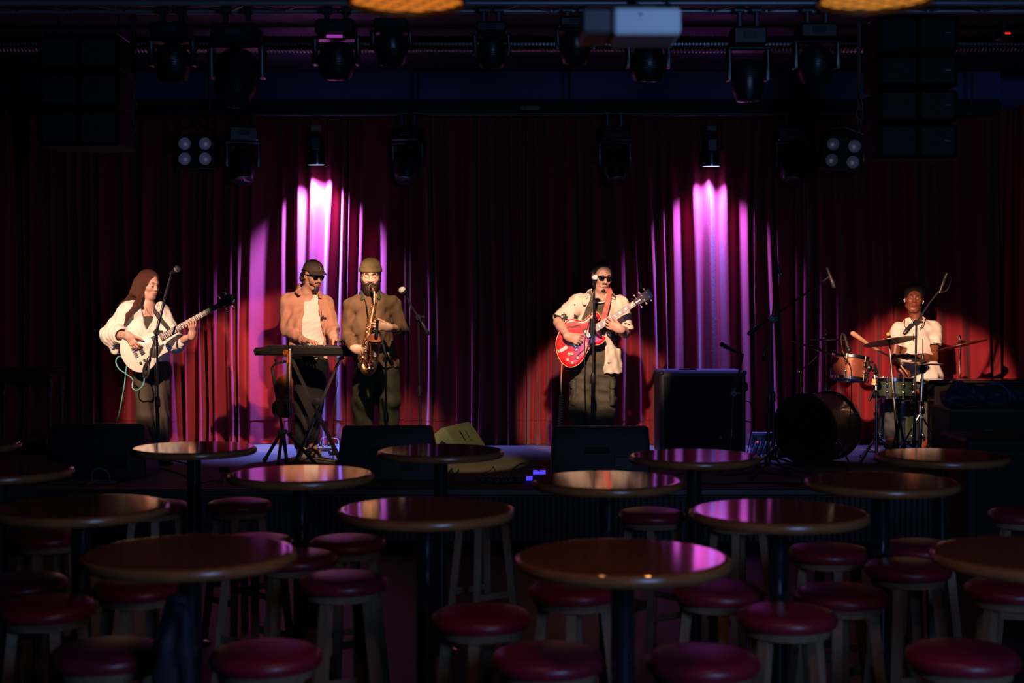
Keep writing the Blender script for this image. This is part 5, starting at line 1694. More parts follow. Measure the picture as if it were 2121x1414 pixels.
def hand_mesh(w0, d, n, left, curl=(40, 50, 35), spread=4, thumb=(0.55, 0.5, 0.35), size=1.0, fcurl=None, arm=None):
    """w0 wrist, d direction of the hand, n palm normal; curl = bends of the three joints"""
    d, n = V(d).normalized(), V(n)
    n = (n - d * n.dot(d)).normalized()
    s = n.cross(d) if left else d.cross(n)
    w0 = V(w0)
    pts = []
    prims = []
    S = size
    kn = w0 + d * 0.088 * S
    prims.append((ec(w0 - d * 0.02, w0 + d * 0.02, (0.026 * S, 0.020 * S), (0.030 * S, 0.018 * S), s), 0.02))
    prims.append((ec(w0 + d * 0.02, kn - d * 0.012 * S, (0.030 * S, 0.016 * S), (0.038 * S, 0.013 * S), s), 0.02))
    if arm is not None:
        prims.append((ec(arm, w0, 0.036 * S, (0.027 * S, 0.022 * S), s), 0.02))
    lens = (0.073, 0.081, 0.075, 0.060)
    for i in range(4):
        c3 = fcurl[i] if fcurl else curl
        b = w0 + d * ((0.086, 0.090, 0.086, 0.078)[i] * S) + s * ((0.031, 0.0105, -0.0105, -0.030)[i] * S)
        sp_ = R(spread * (1.5 - i))
        dd = (d * math.cos(sp_) + s * math.sin(sp_)).normalized()
        nn = n
        ax = dd.cross(nn).normalized()
        r = (0.0088, 0.0090, 0.0086, 0.0076)[i] * S
        p = b
        for j, fr in enumerate((0.45, 0.31, 0.24)):
            m = Matrix.Rotation(R(c3[j]), 3, ax)
            dd = m @ dd
            q = p + dd * lens[i] * fr * S
            prims.append((ec(p, q, r * (1 - 0.09 * j), r * (0.91 - 0.09 * j)), 0.005 if j else 0.010))
            p = q
        pts.append(p)
    b = w0 + d * 0.022 * S + s * 0.024 * S + n * 0.004
    t = (d * thumb[0] + s * thumb[1] + n * thumb[2]).normalized()
    t2 = (t + d * 0.35 + n * 0.12).normalized()
    q1 = b + t * 0.042 * S
    q2 = q1 + t2 * 0.034 * S
    q3 = q2 + (t2 + d * 0.2).normalized() * 0.026 * S
    prims += [(ec(b, q1, 0.0145 * S, 0.0115 * S), 0.012), (ec(q1, q2, 0.0108 * S, 0.0098 * S), 0.005), (ec(q2, q3, 0.0098 * S, 0.0078 * S), 0.004)]
    lo = np.min([p[0][1] for p in prims], axis=0) - 0.012
    hi = np.max([p[0][2] for p in prims], axis=0) + 0.012
    g = Grid(lo, hi, 0.0028)
    for p, k in prims:
        g.op(p, k)
    return g.mesh()


def limits(ps, pad):
    lo = np.min([list(p) for p in ps], axis=0) - pad
    hi = np.max([list(p) for p in ps], axis=0) + pad
    return lo, hi


def torso_prims(J, sc_=1.0, gr=0.0, belly=0.0):
    """the trunk as tapered elliptic pieces; gr = thickness of cloth over it"""
    sd = (J['shB'] - J['shA']).normalized()
    hc = (J['hipA'] + J['hipB']) / 2
    S = (J['shA'] + J['shB']) / 2
    C = J['chest']
    W = hc.lerp(C, 0.45)
    e = lambda a, b: (a * sc_ + gr, b * sc_ + gr)
    q = [
        (ec(hc, W, e(0.160, 0.112), e(0.142 + belly, 0.100 + belly), sd), 0.04),
        (ec(W, C, e(0.142 + belly, 0.100 + belly), e(0.158, 0.112), sd), 0.05),
        (ec(C, S - V((0, 0, 0.035)), e(0.158, 0.112), e(0.125, 0.075), sd), 0.05),
        (ec(S, J['shA'].lerp(S, 0.12), 0.062 * sc_ + gr, 0.056 * sc_ + gr), 0.04),
        (ec(S, J['shB'].lerp(S, 0.12), 0.062 * sc_ + gr, 0.056 * sc_ + gr), 0.04),
    ]
    for k in ('shA', 'shB'):
        q.append((ec(J['neck'] + V((0, 0, 0.0)), J[k].lerp(S, 0.35) + V((0, 0, 0.01)), 0.045 * sc_ + gr * 0.6, 0.046 * sc_ + gr * 0.8), 0.035))
    return q


def body_mesh(J, sc_=1.0, h=0.0065, arm=1.0, legs=True):
    ps = [v for v in J.values() if isinstance(v, Vector)]
    lo, hi = limits(ps, 0.24)
    hi[2] = J['neck'].z + 0.09
    g = Grid(lo, hi, h)
    for p, k in torso_prims(J, sc_):
        g.op(p, k)
    for a in 'AB':
        g.op(ec(J['sh' + a], J['el' + a], 0.050 * arm, 0.040 * arm), 0.03)
        mid = J['el' + a].lerp(J['wr' + a], 0.3)
        g.op(ec(J['el' + a], mid, 0.039 * arm, 0.041 * arm), 0.02)
        g.op(ec(mid, J['wr' + a], 0.041 * arm, 0.024 * arm), 0.02)
        if legs:
            g.op(ec(J['hip' + a], J['kn' + a], 0.080 * sc_, 0.054 * sc_), 0.03)
            g.op(ec(J['kn' + a], J['an' + a], 0.054 * sc_, 0.038 * sc_), 0.02)
            t = J['toe' + a]
            g.op(ec(J['an' + a] + V((0, 0, -0.02)), t, (0.036, 0.03), (0.036, 0.018)), 0.02)
    g.op(ec((J['shA'] + J['shB']) / 2, J['neck'] + V((0, 0, 0.03)), 0.058 * sc_, 0.052 * sc_), 0.03)
    return g.mesh()


def features(H, root, skin_dark, brow, lip, brow_w=0.0042, closed=True, lash=(0.02, 0.012, 0.01)):
    """eyebrows, lashes of lowered lids and lips"""
    M = H.M()
    for s in (-1, 1):
        mk('eyebrow', MB().tube([(s * 0.013, 0.0915, 0.025), (s * 0.028, 0.0895, 0.031), (s * 0.040, 0.082, 0.030), (s * 0.050, 0.070, 0.023)], [brow_w * 0.8, brow_w, brow_w, brow_w * 0.5], 8, M), brow, root)
        mk('eyelashes', MB().tube([(s * 0.017, 0.0835, -0.003), (s * 0.025, 0.0862, -0.006), (s * 0.034, 0.0858, -0.006), (s * 0.044, 0.0800, -0.002)], [0.0012, 0.0022, 0.0022, 0.0012], 6, M), mat('lash', lash, 0.7), root)
    if lip:
        mk('lips', MB().tube([(-0.023, 0.088, -0.0615), (-0.010, 0.0985, -0.0572), (0, 0.0985, -0.0582), (0.010, 0.0985, -0.0572), (0.023, 0.088, -0.0615)], [0.0012, 0.0038, 0.0036, 0.0038, 0.0012], 8, M)
           .tube([(-0.022, 0.088, -0.0635), (-0.010, 0.0965, -0.0685), (0.010, 0.0965, -0.0685), (0.022, 0.088, -0.0635)], [0.0012, 0.0048, 0.0048, 0.0012], 8, M), lip, root)


def sunglasses(H, root, lens_h=0.042):
    M = H.M()
    m = mat('sunglass_black', (0.006, 0.006, 0.007), 0.08, coat=0.5)
    gl = mk('sunglasses', MB().box((0, 0.101, 0.014), (0.022, 0.010, 0.010), M, b=0.003), m, root)
    for s in (-1, 1):
        o = [(s * 0.004, 0.016), (s * 0.006, -0.012), (s * 0.018, -0.024), (s * 0.044, -0.022), (s * 0.055, -0.006), (s * 0.058, 0.018)]
        if s > 0:
            pass
        A = sum(o[i][0] * o[(i + 1) % 6][1] - o[(i + 1) % 6][0] * o[i][1] for i in range(6))
        if A < 0:
            o = o[::-1]
        T = M @ Matrix.Translation((s * 0.004, 0.099, 0.004)) @ Matrix.Rotation(s * R(-14), 4, 'Z') @ Matrix.Rotation(R(90), 4, 'X')
        mk('lens', MB().loft(o, [(0.002, -0.003), (0, -0.002), (0, 0.002), (0.002, 0.003)], T), m, gl)
        mk('temple', MB().tube([(s * 0.060, 0.086, 0.016), (s * 0.078, 0.04, 0.014), (s * 0.084, -0.012, 0.012), (s * 0.083, -0.03, -0.004)], [0.006, 0.0045, 0.004, 0.003], 8, M), m, gl)


def shoe(J, a, g_m, sole_m, root, s=1.0):
    an, toe = J['an' + a], J['toe' + a]
    d = V((toe.x - an.x, toe.y - an.y, 0))
    d = d.normalized()
    heel = V((an.x, an.y, STAGE)) - d * 0.05
    lo, hi = limits([heel, toe, an], 0.10)
    g = Grid(lo, hi, 0.005)
    zz = V((0, 0, 1))
    g.op(ec(heel + zz * 0.055 + d * 0.02, heel + zz * 0.05 + d * 0.13, (0.038, 0.045), (0.046, 0.035), d.cross(zz)), 0.02)
    g.op(ec(heel + zz * 0.05 + d * 0.13, heel + zz * 0.038 + d * 0.235, (0.046, 0.035), (0.042, 0.026), d.cross(zz)), 0.02)
    g.op(ec(heel + zz * 0.06 + d * 0.03, heel + zz * 0.115 + d * 0.035, 0.042, 0.045), 0.02)
    g.cut((0, 0, STAGE + 0.02), (0, 0, -1))
    up_ = mk('shoe', g.mesh(), g_m, root)
    sd = d.cross(zz)
    ol = []
    for (t, w_) in ((-0.035, 0.0), (-0.03, 0.025), (0.0, 0.036), (0.06, 0.034), (0.14, 0.045), (0.20, 0.045), (0.24, 0.03), (0.258, 0.0)):
        ol.append((t, w_))
    ol2 = ol + [(t, -w_) for t, w_ in ol[-2:0:-1]]
    pts = [(heel.x + d.x * (t + 0.03) + sd.x * w_, heel.y + d.y * (t + 0.03) + sd.y * w_) for t, w_ in ol2]
    A = sum(pts[i][0] * pts[(i + 1) % len(pts)][1] - pts[(i + 1) % len(pts)][0] * pts[i][1] for i in range(len(pts)))
    if A < 0:
        pts = pts[::-1]
    mk('sole', MB().loft(pts, [(0.004, STAGE + 0.001), (0, STAGE + 0.006), (0, STAGE + 0.026), (0.004, STAGE + 0.03)]), sole_m, up_)
    lm = MB()
    for k in range(4):
        c = heel + d * (0.095 + k * 0.026) + zz * (0.102 - k * 0.013)
        lm.tube([c - sd * 0.022 - zz * 0.008, c + zz * 0.004, c + sd * 0.022 - zz * 0.008], 0.0035, 6)
    mk('laces', lm, mat('lace', (0.6, 0.55, 0.45), 0.7), up_)


def ccw(o):
    A = sum(o[i][0] * o[(i + 1) % len(o)][1] - o[(i + 1) % len(o)][0] * o[i][1] for i in range(len(o)))
    return o if A > 0 else o[::-1]


def smooth_outline(pts, n=4):
    """closed Catmull-Rom outline"""
    N = len(pts)
    out = []
    for i in range(N):
        a, b, c, d = (V(pts[(i + k) % N]) for k in (-1, 0, 1, 2))
        for k in range(n):
            t = k / n
            out.append(tuple(0.5 * ((2 * b) + (c - a) * t + (2 * a - 5 * b + 4 * c - d) * t * t + (3 * b - a - 3 * c + d) * t ** 3)))
    return ccw(out)


def skin(name, c, c2, rough=0.5):
    return mat(name, c, rough, bump=(180, 0.08), var=(14, c2, 1.0))


SK_W = skin('skin_fair', (0.62, 0.37, 0.28), (0.58, 0.33, 0.25))
SK_K = skin('skin_tan', (0.50, 0.28, 0.19), (0.45, 0.24, 0.16))
SK_S = skin('skin_light', (0.55, 0.33, 0.24), (0.50, 0.29, 0.20))
SK_G = skin('skin_light2', (0.58, 0.34, 0.25), (0.53, 0.30, 0.22))
SK_D = skin('skin_deep_brown', (0.23, 0.075, 0.038), (0.18, 0.055, 0.028), 0.4)
HAIR_BR = mat('hair_auburn', (0.085, 0.024, 0.012), 0.42, bump=(60, 0.9, (9, 9, 0.5)))
HAIR_DK = mat('hair_dark', (0.022, 0.012, 0.008), 0.5, bump=(70, 0.6))
HAIR_BL = mat('hair_black', (0.010, 0.008, 0.007), 0.7, bump=(160, 0.9))
LIPM = mat('lip_rose', (0.45, 0.16, 0.13), 0.4)
LIPD = mat('lip_brown', (0.20, 0.07, 0.05), 0.4)
# ---------------------------------------------------------------- bass player
Y0 = 12.05
pp = lambda x, y, dy=0.0: P(x, y, Y0 + dy)
JW = dict(neck=pp(306, 630), shA=pp(266, 644, -0.07), shB=pp(333, 646, 0.08), chest=pp(301, 684), elA=pp(234, 691, -0.09), wrA=pp(266, 695, -0.285),
          elB=pp(364, 712, -0.02), wrB=pp(398, 695, -0.245), hipA=pp(299, 766), hipB=pp(333, 766, 0.05), knA=pp(302, 862, -0.02), knB=pp(331, 862, 0.06),
          anA=pp(303, 938), anB=pp(332, 938, 0.06), toeA=pp(312, 953, -0.14), toeB=pp(345, 953, -0.06))
HW = Head(pp(308.5, 589, -0.01), (0.83, -0.52, -0.20), s=0.97)
wm = thing('person', 'woman with long auburn hair in a loose white shirt playing a white bass guitar', 'person', (pp(318, 0).x, Y0, STAGE))
mk('body', jo(body_mesh(JW, 0.88, arm=0.85), head_mesh(HW, JW['neck'], male=False, wide=0.95, nose=0.95, jaw=0.85, neck_r=0.047),
              hand_mesh(JW['wrA'], (0.52, 0.0, -0.85), (0.15, 0.98, 0.0), False, (14, 36, 30), 6, size=0.95, arm=JW['elA'].lerp(JW['wrA'], 0.55)),
              hand_mesh(JW['wrB'], (0.06, -0.16, 0.98), (-0.72, 0.68, 0.1), True, (16, 50, 44), 8, thumb=(0.75, 0.15, 0.65), size=0.95, arm=JW['elB'].lerp(JW['wrB'], 0.55))), SK_W, wm)
features(HW, wm, None, HAIR_BR, LIPM, 0.0030)
# hair: cap, long falls behind the far shoulder and one lock over the chest
g = HW.grid((-0.16, -0.30, -0.50), (0.16, 0.14, 0.16), 0.0045)
g.op(HW.el((0, -0.022, 0.040), (0.090, 0.105, 0.094)), 0.01)
for s in (-1, 1):
    g.op(HW.ec((s * 0.070, -0.02, 0.02), (s * 0.082, -0.035, -0.10), (0.020, 0.055), (0.026, 0.06), (1, 0, 0)), 0.03)
g.op(HW.ec((0, -0.085, 0.0), (-0.01, -0.12, -0.14), (0.085, 0.04), (0.10, 0.036)), 0.04)
g.op(ec(pp(292, 620, 0.06), pp(263, 645, 0.07), (0.10, 0.04), (0.09, 0.035), (1, 0, 0.3)), 0.04)
g.op(ec(pp(263, 642, 0.06), pp(240, 655, 0.05), (0.055, 0.03), (0.02, 0.012), (0.4, 0, 1)), 0.03)
# open the face
g.op(HW.el((0.0, 0.098, -0.012), (0.064, 0.082, 0.100)), 0.012, sub=True)
g.op(HW.ec((0, 0.09, -0.08), (0, 0.10, -0.30), 0.075, 0.10), 0.01, sub=True)
g.wave(0.0013, 0.02, 3, stretch=(2.2, 2.2, 0.25))
gl = Grid(*limits([pp(285, 600, -0.2), pp(250, 690, 0.12), pp(320, 600, 0.1)], 0.05), 0.0045)
gl.op(ec(pp(293, 606, -0.06), pp(284, 630, -0.13), (0.030, 0.018), (0.026, 0.014)), 0.02)
gl.op(ec(pp(284, 630, -0.13), pp(266, 652, -0.175), (0.026, 0.014), (0.019, 0.010)), 0.02)
gl.op(ec(pp(266, 652, -0.175), pp(257, 674, -0.185), (0.019, 0.010), (0.007, 0.005)), 0.02)
gl.op(ec(pp(276, 640, -0.13), pp(262, 668, -0.17), (0.012, 0.008), (0.006, 0.005)), 0.012)
gl.wave(0.0012, 0.018, 9, stretch=(2.2, 2.2, 0.5))
mk('hair', jo(g.mesh(), gl.mesh()), HAIR_BR, wm)
# dark top in the neckline and white shirt with wide sleeves
sdW = (JW['shB'] - JW['shA']).normalized()
fwW = V((sdW.y, -sdW.x, 0))
M_WS = mat('white_linen', (0.80, 0.74, 0.66), 0.8, bump=(70, 0.25))
g = Grid(*limits([JW['shA'], JW['shB'], JW['hipA']], 0.24), 0.007)
for p, k in torso_prims(JW, 0.88, 0.008):
    g.op(p, k)
g.cut(pp(303, 655), (0, 0, 1))
mk('top', g.mesh(), mat('dark_top', (0.05, 0.045, 0.032), 0.8, bump=(90, 0.2)), wm)
g = Grid(*limits([JW['shA'], JW['shB'], JW['hipA'], JW['elA'], JW['wrA'], JW['elB'], pp(236, 728)], 0.20), 0.006)
for p, k in torso_prims(JW, 0.90, 0.026):
    g.op(p, k)
# sleeves: wide bells to below the elbows
eA = JW['elA'] + V((-0.02, 0, -0.01))
g.op(ec(JW['shA'], eA, 0.078, 0.088), 0.05)
g.op(ec(eA, JW['elA'].lerp(JW['wrA'], 0.40), (0.080, 0.07), (0.070, 0.085), (0, 1, 0)), 0.03)
g.op(ec(eA + V((0, 0, 0.0)), pp(240, 724, -0.04), (0.040, 0.07), (0.034, 0.075), (1, 0, 0)), 0.04)
eB = JW['elB']
g.op(ec(JW['shB'], eB, 0.072, 0.082), 0.05)
g.op(ec(eB, eB.lerp(JW['wrB'], 0.30), (0.075, 0.06), (0.06, 0.06)), 0.03)
# neckline: a deep V
def vcut(x, y, z):
    zt_, zb_ = pp(0, 626).z, pp(0, 683).z
    c = pp(309, 0).x
    t = np.clip((z - zb_) / (zt_ - zb_), 0, 1.2)
    return np.maximum(np.abs(x - c - 0.012) - (0.004 + 0.070 * t), np.maximum(zb_ - z, (y - Y0) + 0.02))
g.op((vcut, [pp(290, 0).x, Y0 - 0.4, pp(0, 690).z], [pp(330, 0).x, Y0 + 0.05, pp(0, 610).z]), 0.006, sub=True)
g.op(ec(JW['neck'] - V((0, 0, 0.05)), JW['neck'] + V((0, 0, 0.10)), 0.062, 0.10), 0.012, sub=True)
# sleeve opening
g.op(ec(JW['elA'].lerp(JW['wrA'], 0.18), JW['wrA'], (0.045, 0.05), 0.06), 0.01, sub=True)
g.cut(pp(300, 748), (0, 0, -1))
g.wave(0.0045, 0.085, 12, stretch=(1.6, 1.6, 0.5))
mk('shirt', g.mesh(), M_WS, wm)
# necklace
mk('necklace', MB().tube(bez([pp(300, 631, -0.05), pp(305, 645, -0.10), pp(310, 654, -0.115), pp(314, 645, -0.10), pp(316, 632, -0.04)], 5), 0.0014, 5), M_CHROME, wm)
# wide dark trousers
g = Grid(*limits([JW['hipA'], JW['hipB'], JW['anA'], JW['anB'], pp(300, 735)], 0.2), 0.008)
hc = (JW['hipA'] + JW['hipB']) / 2
g.op(ec(hc, hc + V((0, 0, 0.14)), (0.150, 0.115), (0.130, 0.10), sdW), 0.03)
for a in 'AB':
    g.op(ec(JW['hip' + a] + V((0, 0, 0.0)), JW['kn' + a], (0.088, 0.092), (0.074, 0.08)), 0.03)
    g.op(ec(JW['kn' + a], JW['an' + a] + V((0, 0, -0.02)), (0.074, 0.08), (0.078, 0.088)), 0.03)
g.cut(hc + V((0, 0, 0.15)), (0, 0, 1))
g.cut((0, 0, STAGE + 0.035), (0, 0, -1))
g.wave(0.005, 0.11, 5, stretch=(1.6, 1.6, 0.6))
mk('trousers', g.mesh(), mat('dark_taupe_trousers', (0.060, 0.046, 0.034), 0.8, bump=(80, 0.2)), wm)
for a in 'AB':
    shoe(JW, a, M_BLK2, M_BLK2, wm)

# white bass guitar
k = (Y0 - 0.22) / F_PX
bc_ = P(297, 730, Y0 - 0.22)
TB = Matrix.Translation(bc_) @ Matrix.Rotation(R(-6), 4, 'X') @ Matrix.Rotation(R(90), 4, 'X')
lb_ = lambda x, y: ((x - 297) * k, -(y - 730) * k)
out = smooth_outline([lb_(*q) for q in [(331, 691), (319, 687), (307, 690), (294, 697), (278, 696), (261, 698), (252, 704), (248.6, 716), (250, 731), (256, 746), (267, 760), (281, 769), (296, 771), (311, 766), (322, 755), (330, 741), (340, 733), (352, 728), (359, 724), (356, 718), (349, 711), (344, 705)]])
M_BW = mat('bass_white', (0.80, 0.74, 0.64), 0.2, coat=0.5)
bg_ = thing('bass_guitar', 'white single cutaway bass guitar with a black headstock', 'guitar', bc_)
mk('body', MB().loft(out, [(0.008, -0.020), (0.001, -0.016), (0, -0.012), (0, 0.010), (0.001, 0.014), (0.007, 0.018)], TB), M_BW, bg_)
ax0, ax1 = V(lb_(283, 729.5)), V(lb_(451, 632.5))
dn = (ax1 - ax0).normalized()
dv = V((-dn.y, dn.x))


def bx_(mb, t, v, sz, z, b=0.002, M=TB, a0=ax0, d=dn, w_=dv):
    """box on a guitar face: t along the neck, v across"""
    c = a0 + d * t + w_ * v
    return mb.box((c.x, c.y, z), sz, M, b=b, rot=Matrix.Rotation(math.atan2(d.y, d.x), 3, 'Z'))


L = (ax1 - ax0).length
ol = [ax0 + dn * 0.235 + dv * 0.031, ax0 + dn * 0.235 - dv * 0.031, ax1 - dv * 0.021, ax1 + dv * 0.021]
mk('neck', MB().loft(ccw([tuple(q) for q in ol]), [(0.012, -0.006), (0.003, 0.004), (0, 0.012), (0, 0.018)], TB), mat('neck_maple', (0.22, 0.11, 0.06), 0.35), bg_)
fb = mk('fretboard', MB().loft(ccw([tuple(q) for q in ol]), [(0, 0.018), (0, 0.023), (0.002, 0.0245)], TB), mat('rosewood', (0.05, 0.022, 0.015), 0.4), bg_)
fm = MB()
for i in range(20):
    t = L * 2 ** (-i / 12.0)
    if t < 0.24:
        break
    f_ = (t - 0.235) / (L - 0.235)
    fm = bx_(MB(), t, 0, (0.0028, 0.058 - 0.018 * f_, 0.003), 0.0255, 0)
    mk('fret', fm, M_STEEL, fb, smooth=False)
for i in (3, 5, 7, 9, 12, 15):
    t = L * (2 ** (-i / 12.0) + 2 ** (-(i - 1) / 12.0)) / 2
    c = ax0 + dn * t
    mk('inlay', MB().lathe([(0.0035, 0.0246), (0.0035, 0.0256)], (c.x, c.y, 0), (0, 0, 1), 10, TB), mat('pearl', (0.7, 0.68, 0.62), 0.3), fb)
hs = smooth_outline([tuple(ax1 + dn * a + dv * b) for a, b in ((-0.005, 0.021), (0.02, 0.034), (0.07, 0.050), (0.12, 0.046), (0.145, 0.022), (0.135, 0.0), (0.145, -0.022), (0.12, -0.046), (0.07, -0.050), (0.02, -0.034), (-0.005, -0.021))], 3)
hd = mk('headstock', MB().loft(hs, [(0.003, -0.006), (0, -0.003), (0, 0.008), (0.003, 0.010)], TB), mat('head_black', (0.008, 0.008, 0.010), 0.2, coat=0.4), bg_)
for a, s in ((0.04, 1), (0.10, 1), (0.04, -1), (0.10, -1)):
    c = ax1 + dn * a + dv * s * 0.03
    e = ax1 + dn * a + dv * s * 0.078
    mk('tuning_peg', MB().lathe([(0.007, 0.008), (0.007, 0.020), (0.004, 0.026)], (c.x, c.y, 0), (0, 0, 1), 10, TB).tube([(c.x, c.y, 0.0), (e.x, e.y, 0.0)], 0.004, 6, TB).ell((e.x, e.y, 0), (0.011, 0.011, 0.006), TB, n=10, m=6), M_CHROME, hd)
sm = MB()
for v in (-0.0225, -0.0075, 0.0075, 0.0225):
    a, b = ax0 + dn * -0.02 + dv * v, ax1 + dv * v * 0.65
    sm.tube([(a.x, a.y, 0.030), (b.x, b.y, 0.028)], 0.0009, 5, TB)
mk('strings', sm, M_STEEL, bg_)
M_PU = mat('pickup_black', (0.015, 0.014, 0.013), 0.3)
for t, n_ in ((0.045, 4), (0.185, 4)):
    pu = mk('pickup', bx_(MB(), t, 0, (0.036, 0.095, 0.012), 0.023, 0.003), M_PU, bg_)
    for v in (-0.03, -0.01, 0.01, 0.03):
        mk('pole_piece', bx_(MB(), t + 0.008, v, (0.006, 0.008, 0.004), 0.030, 0.001), M_CHROME, pu)
        mk('pole_piece', bx_(MB(), t - 0.008, v, (0.006, 0.008, 0.004), 0.030, 0.001), M_CHROME, pu)
br = mk('bridge', bx_(MB(), -0.012, 0, (0.030, 0.09, 0.012), 0.023, 0.003), M_STEEL, bg_)
for v in (-0.03, -0.01, 0.01, 0.03):
    mk('saddle', bx_(MB(), -0.008, v, (0.022, 0.012, 0.008), 0.032, 0.002), M_CHROME, br)
pg = smooth_outline([lb_(*q) for q in [(323, 715), (312, 722), (311, 735), (318, 741), (328, 738), (337, 724), (340, 712)]], 3)
mk('pickguard', MB().loft(pg, [(0, 0.0175), (0, 0.0205), (0.001, 0.021)], TB), mat('guard_tortoise', (0.05, 0.042, 0.032), 0.25), bg_)
for q in ((293.5, 752), (301, 746), (309, 751)):
    x, y = lb_(*q)
    mk('knob', MB().lathe([(0.011, 0.018), (0.011, 0.030), (0.008, 0.033), (0.0001, 0.033)], (x, y, 0), (0, 0, 1), 16, TB), M_CHROME, bg_)
x, y = lb_(247, 732)
mk('strap_button', MB().lathe([(0.005, 0), (0.005, 0.01), (0.009, 0.014)], (x, y, -0.002), (-1, 0, 0), 10, TB), M_CHROME, bg_)
st3 = bez([pp(327, 630, 0.06), pp(319, 640, -0.06), pp(328, 655, -0.06), pp(338, 668, -0.07), pp(348, 680, -0.06), pp(352, 690, -0.06)], 4)
sm = MB()
for i in range(len(st3) - 1):
    sm.box((st3[i] + st3[i + 1]) / 2, ((st3[i + 1] - st3[i]).length + 0.006, 0.004, 0.035), rot=(st3[i + 1] - st3[i]).to_track_quat('X', 'Z').to_matrix())
mk('strap', sm, mat('strap_leather', (0.03, 0.02, 0.015), 0.6), bg_)
# teal instrument cable
cab = bez([pp(296, 772, -0.22), pp(299, 784, -0.24), pp(295, 799, -0.26), pp(284, 808, -0.26), pp(275, 804, -0.25), pp(274, 795, -0.24), pp(275, 785, -0.23), pp(262, 775, -0.2), pp(246, 763, -0.17), pp(240, 748, -0.15), pp(246, 738, -0.14), pp(252, 738, -0.14)], 6)
tl = bez([pp(262, 757, -0.10), pp(260, 775, -0.12), pp(257, 800, -0.12), pp(248, 850, -0.10), pp(240, 880, -0.08), V((pp(225, 0).x, Y0 - 0.05, STAGE + 0.006))], 6)
cb_ = thing('instrument_cable', 'teal instrument cable looping below the white bass', 'cable', tl[-1])
M_TEAL = mat('teal_cable', (0.10, 0.42, 0.38), 0.45)
mk('looped_run', MB().tube(cab, 0.0052, 8), M_TEAL, cb_)
mk('hanging_run', MB().tube(tl, 0.0052, 8), M_TEAL, cb_)
mk('plug', MB().tube([pp(296, 768, -0.22), pp(297.5, 776, -0.235)], 0.008, 10), M_CHROME, cb_)
# ---------------------------------------------------------------- keyboard player
Y0 = 12.66
pp = lambda x, y, dy=0.0: P(x, y, Y0 + dy)
JK = dict(neck=pp(635, 606, 0.0), shA=pp(595, 625, -0.03), shB=pp(675, 630, 0.06), chest=pp(637, 668), elA=pp(595, 682, -0.02), wrA=pp(633, 706, -0.24),
          elB=pp(688, 681, -0.02), wrB=pp(693, 703, -0.23), hipA=pp(623, 755), hipB=pp(657, 755, 0.02), knA=pp(628, 838, -0.03), knB=pp(652, 836, 0.02),
          anA=pp(624, 922, -0.06), anB=pp(645, 915, 0.06), toeA=pp(628, 939, -0.20), toeB=pp(657, 936, -0.12))
HK = Head(pp(649, 571, -0.03), (0.62, -0.72, -0.24))
kp = thing('person', 'man in a dark cap and sunglasses with a tan overshirt playing the keyboard', 'person', (pp(640, 0).x, Y0, STAGE))
fc_ = [(12, 32, 28), (16, 36, 30), (14, 34, 28), (10, 30, 24)]
mk('body', jo(body_mesh(JK, 0.92), head_mesh(HK, JK['neck'], wide=0.98, nose=1.03),
              hand_mesh(JK['wrA'], (0.70, -0.66, -0.02), (0.0, 0.0, -1), False, fcurl=fc_, spread=6, arm=JK['elA'].lerp(JK['wrA'], 0.5)),
              hand_mesh(JK['wrB'], (0.62, -0.74, -0.05), (0.0, 0, -1), True, fcurl=fc_, spread=6, arm=JK['elB'].lerp(JK['wrB'], 0.5))), SK_K, kp)
features(HK, kp, None, HAIR_DK, mat('lip_pale', (0.38, 0.16, 0.12), 0.45), 0.0042)
sunglasses(HK, kp)
# beard and curls
g = HK.grid((-0.12, -0.15, -0.20), (0.12, 0.15, 0.10), 0.0035)
g.op(HK.el((0, 0.026, -0.060), (0.060, 0.062, 0.062)), 0.01)
g.op(HK.el((0, 0.060, -0.115), (0.032, 0.032, 0.034)), 0.03)
g.op(HK.ec((-0.026, 0.086, -0.046), (0.026, 0.086, -0.046), 0.009, 0.009), 0.012)
g.op(HK.el((0, 0.112, -0.063), (0.019, 0.030, 0.010)), 0.004, sub=True)
g.op(HK.el((0, 0.085, -0.010), (0.052, 0.06, 0.031)), 0.010, sub=True)
for s in (-1, 1):
    g.op(HK.el((s * 0.046, 0.072, -0.036), (0.024, 0.032, 0.021)), 0.010, sub=True)
g.op(HK.el((0, -0.06, -0.02), (0.12, 0.07, 0.12)), 0.01, sub=True)
g.wave(0.0012, 0.012, 2)
mk('beard', g.mesh(), HAIR_DK, kp)
g = HK.grid((-0.13, -0.20, -0.14), (0.13, 0.06, 0.14), 0.004)
g.op(HK.el((0, -0.052, 0.004), (0.085, 0.078, 0.070)), 0.01)
rg = random.Random(7)
for i in range(26):
    a = rg.uniform(-2.0, 2.0)
    z = rg.uniform(-0.075, 0.03)
    g.op(HK.el((0.084 * math.sin(a), -0.045 - 0.085 * math.cos(a) * 0.9, z), (0.016, 0.016, 0.016)), 0.008)
g.op(HK.el((0, 0.06, -0.02), (0.2, 0.062, 0.2)), 0.006, sub=True)
g.wave(0.002, 0.02, 3)
mk('hair', g.mesh(), HAIR_DK, kp)
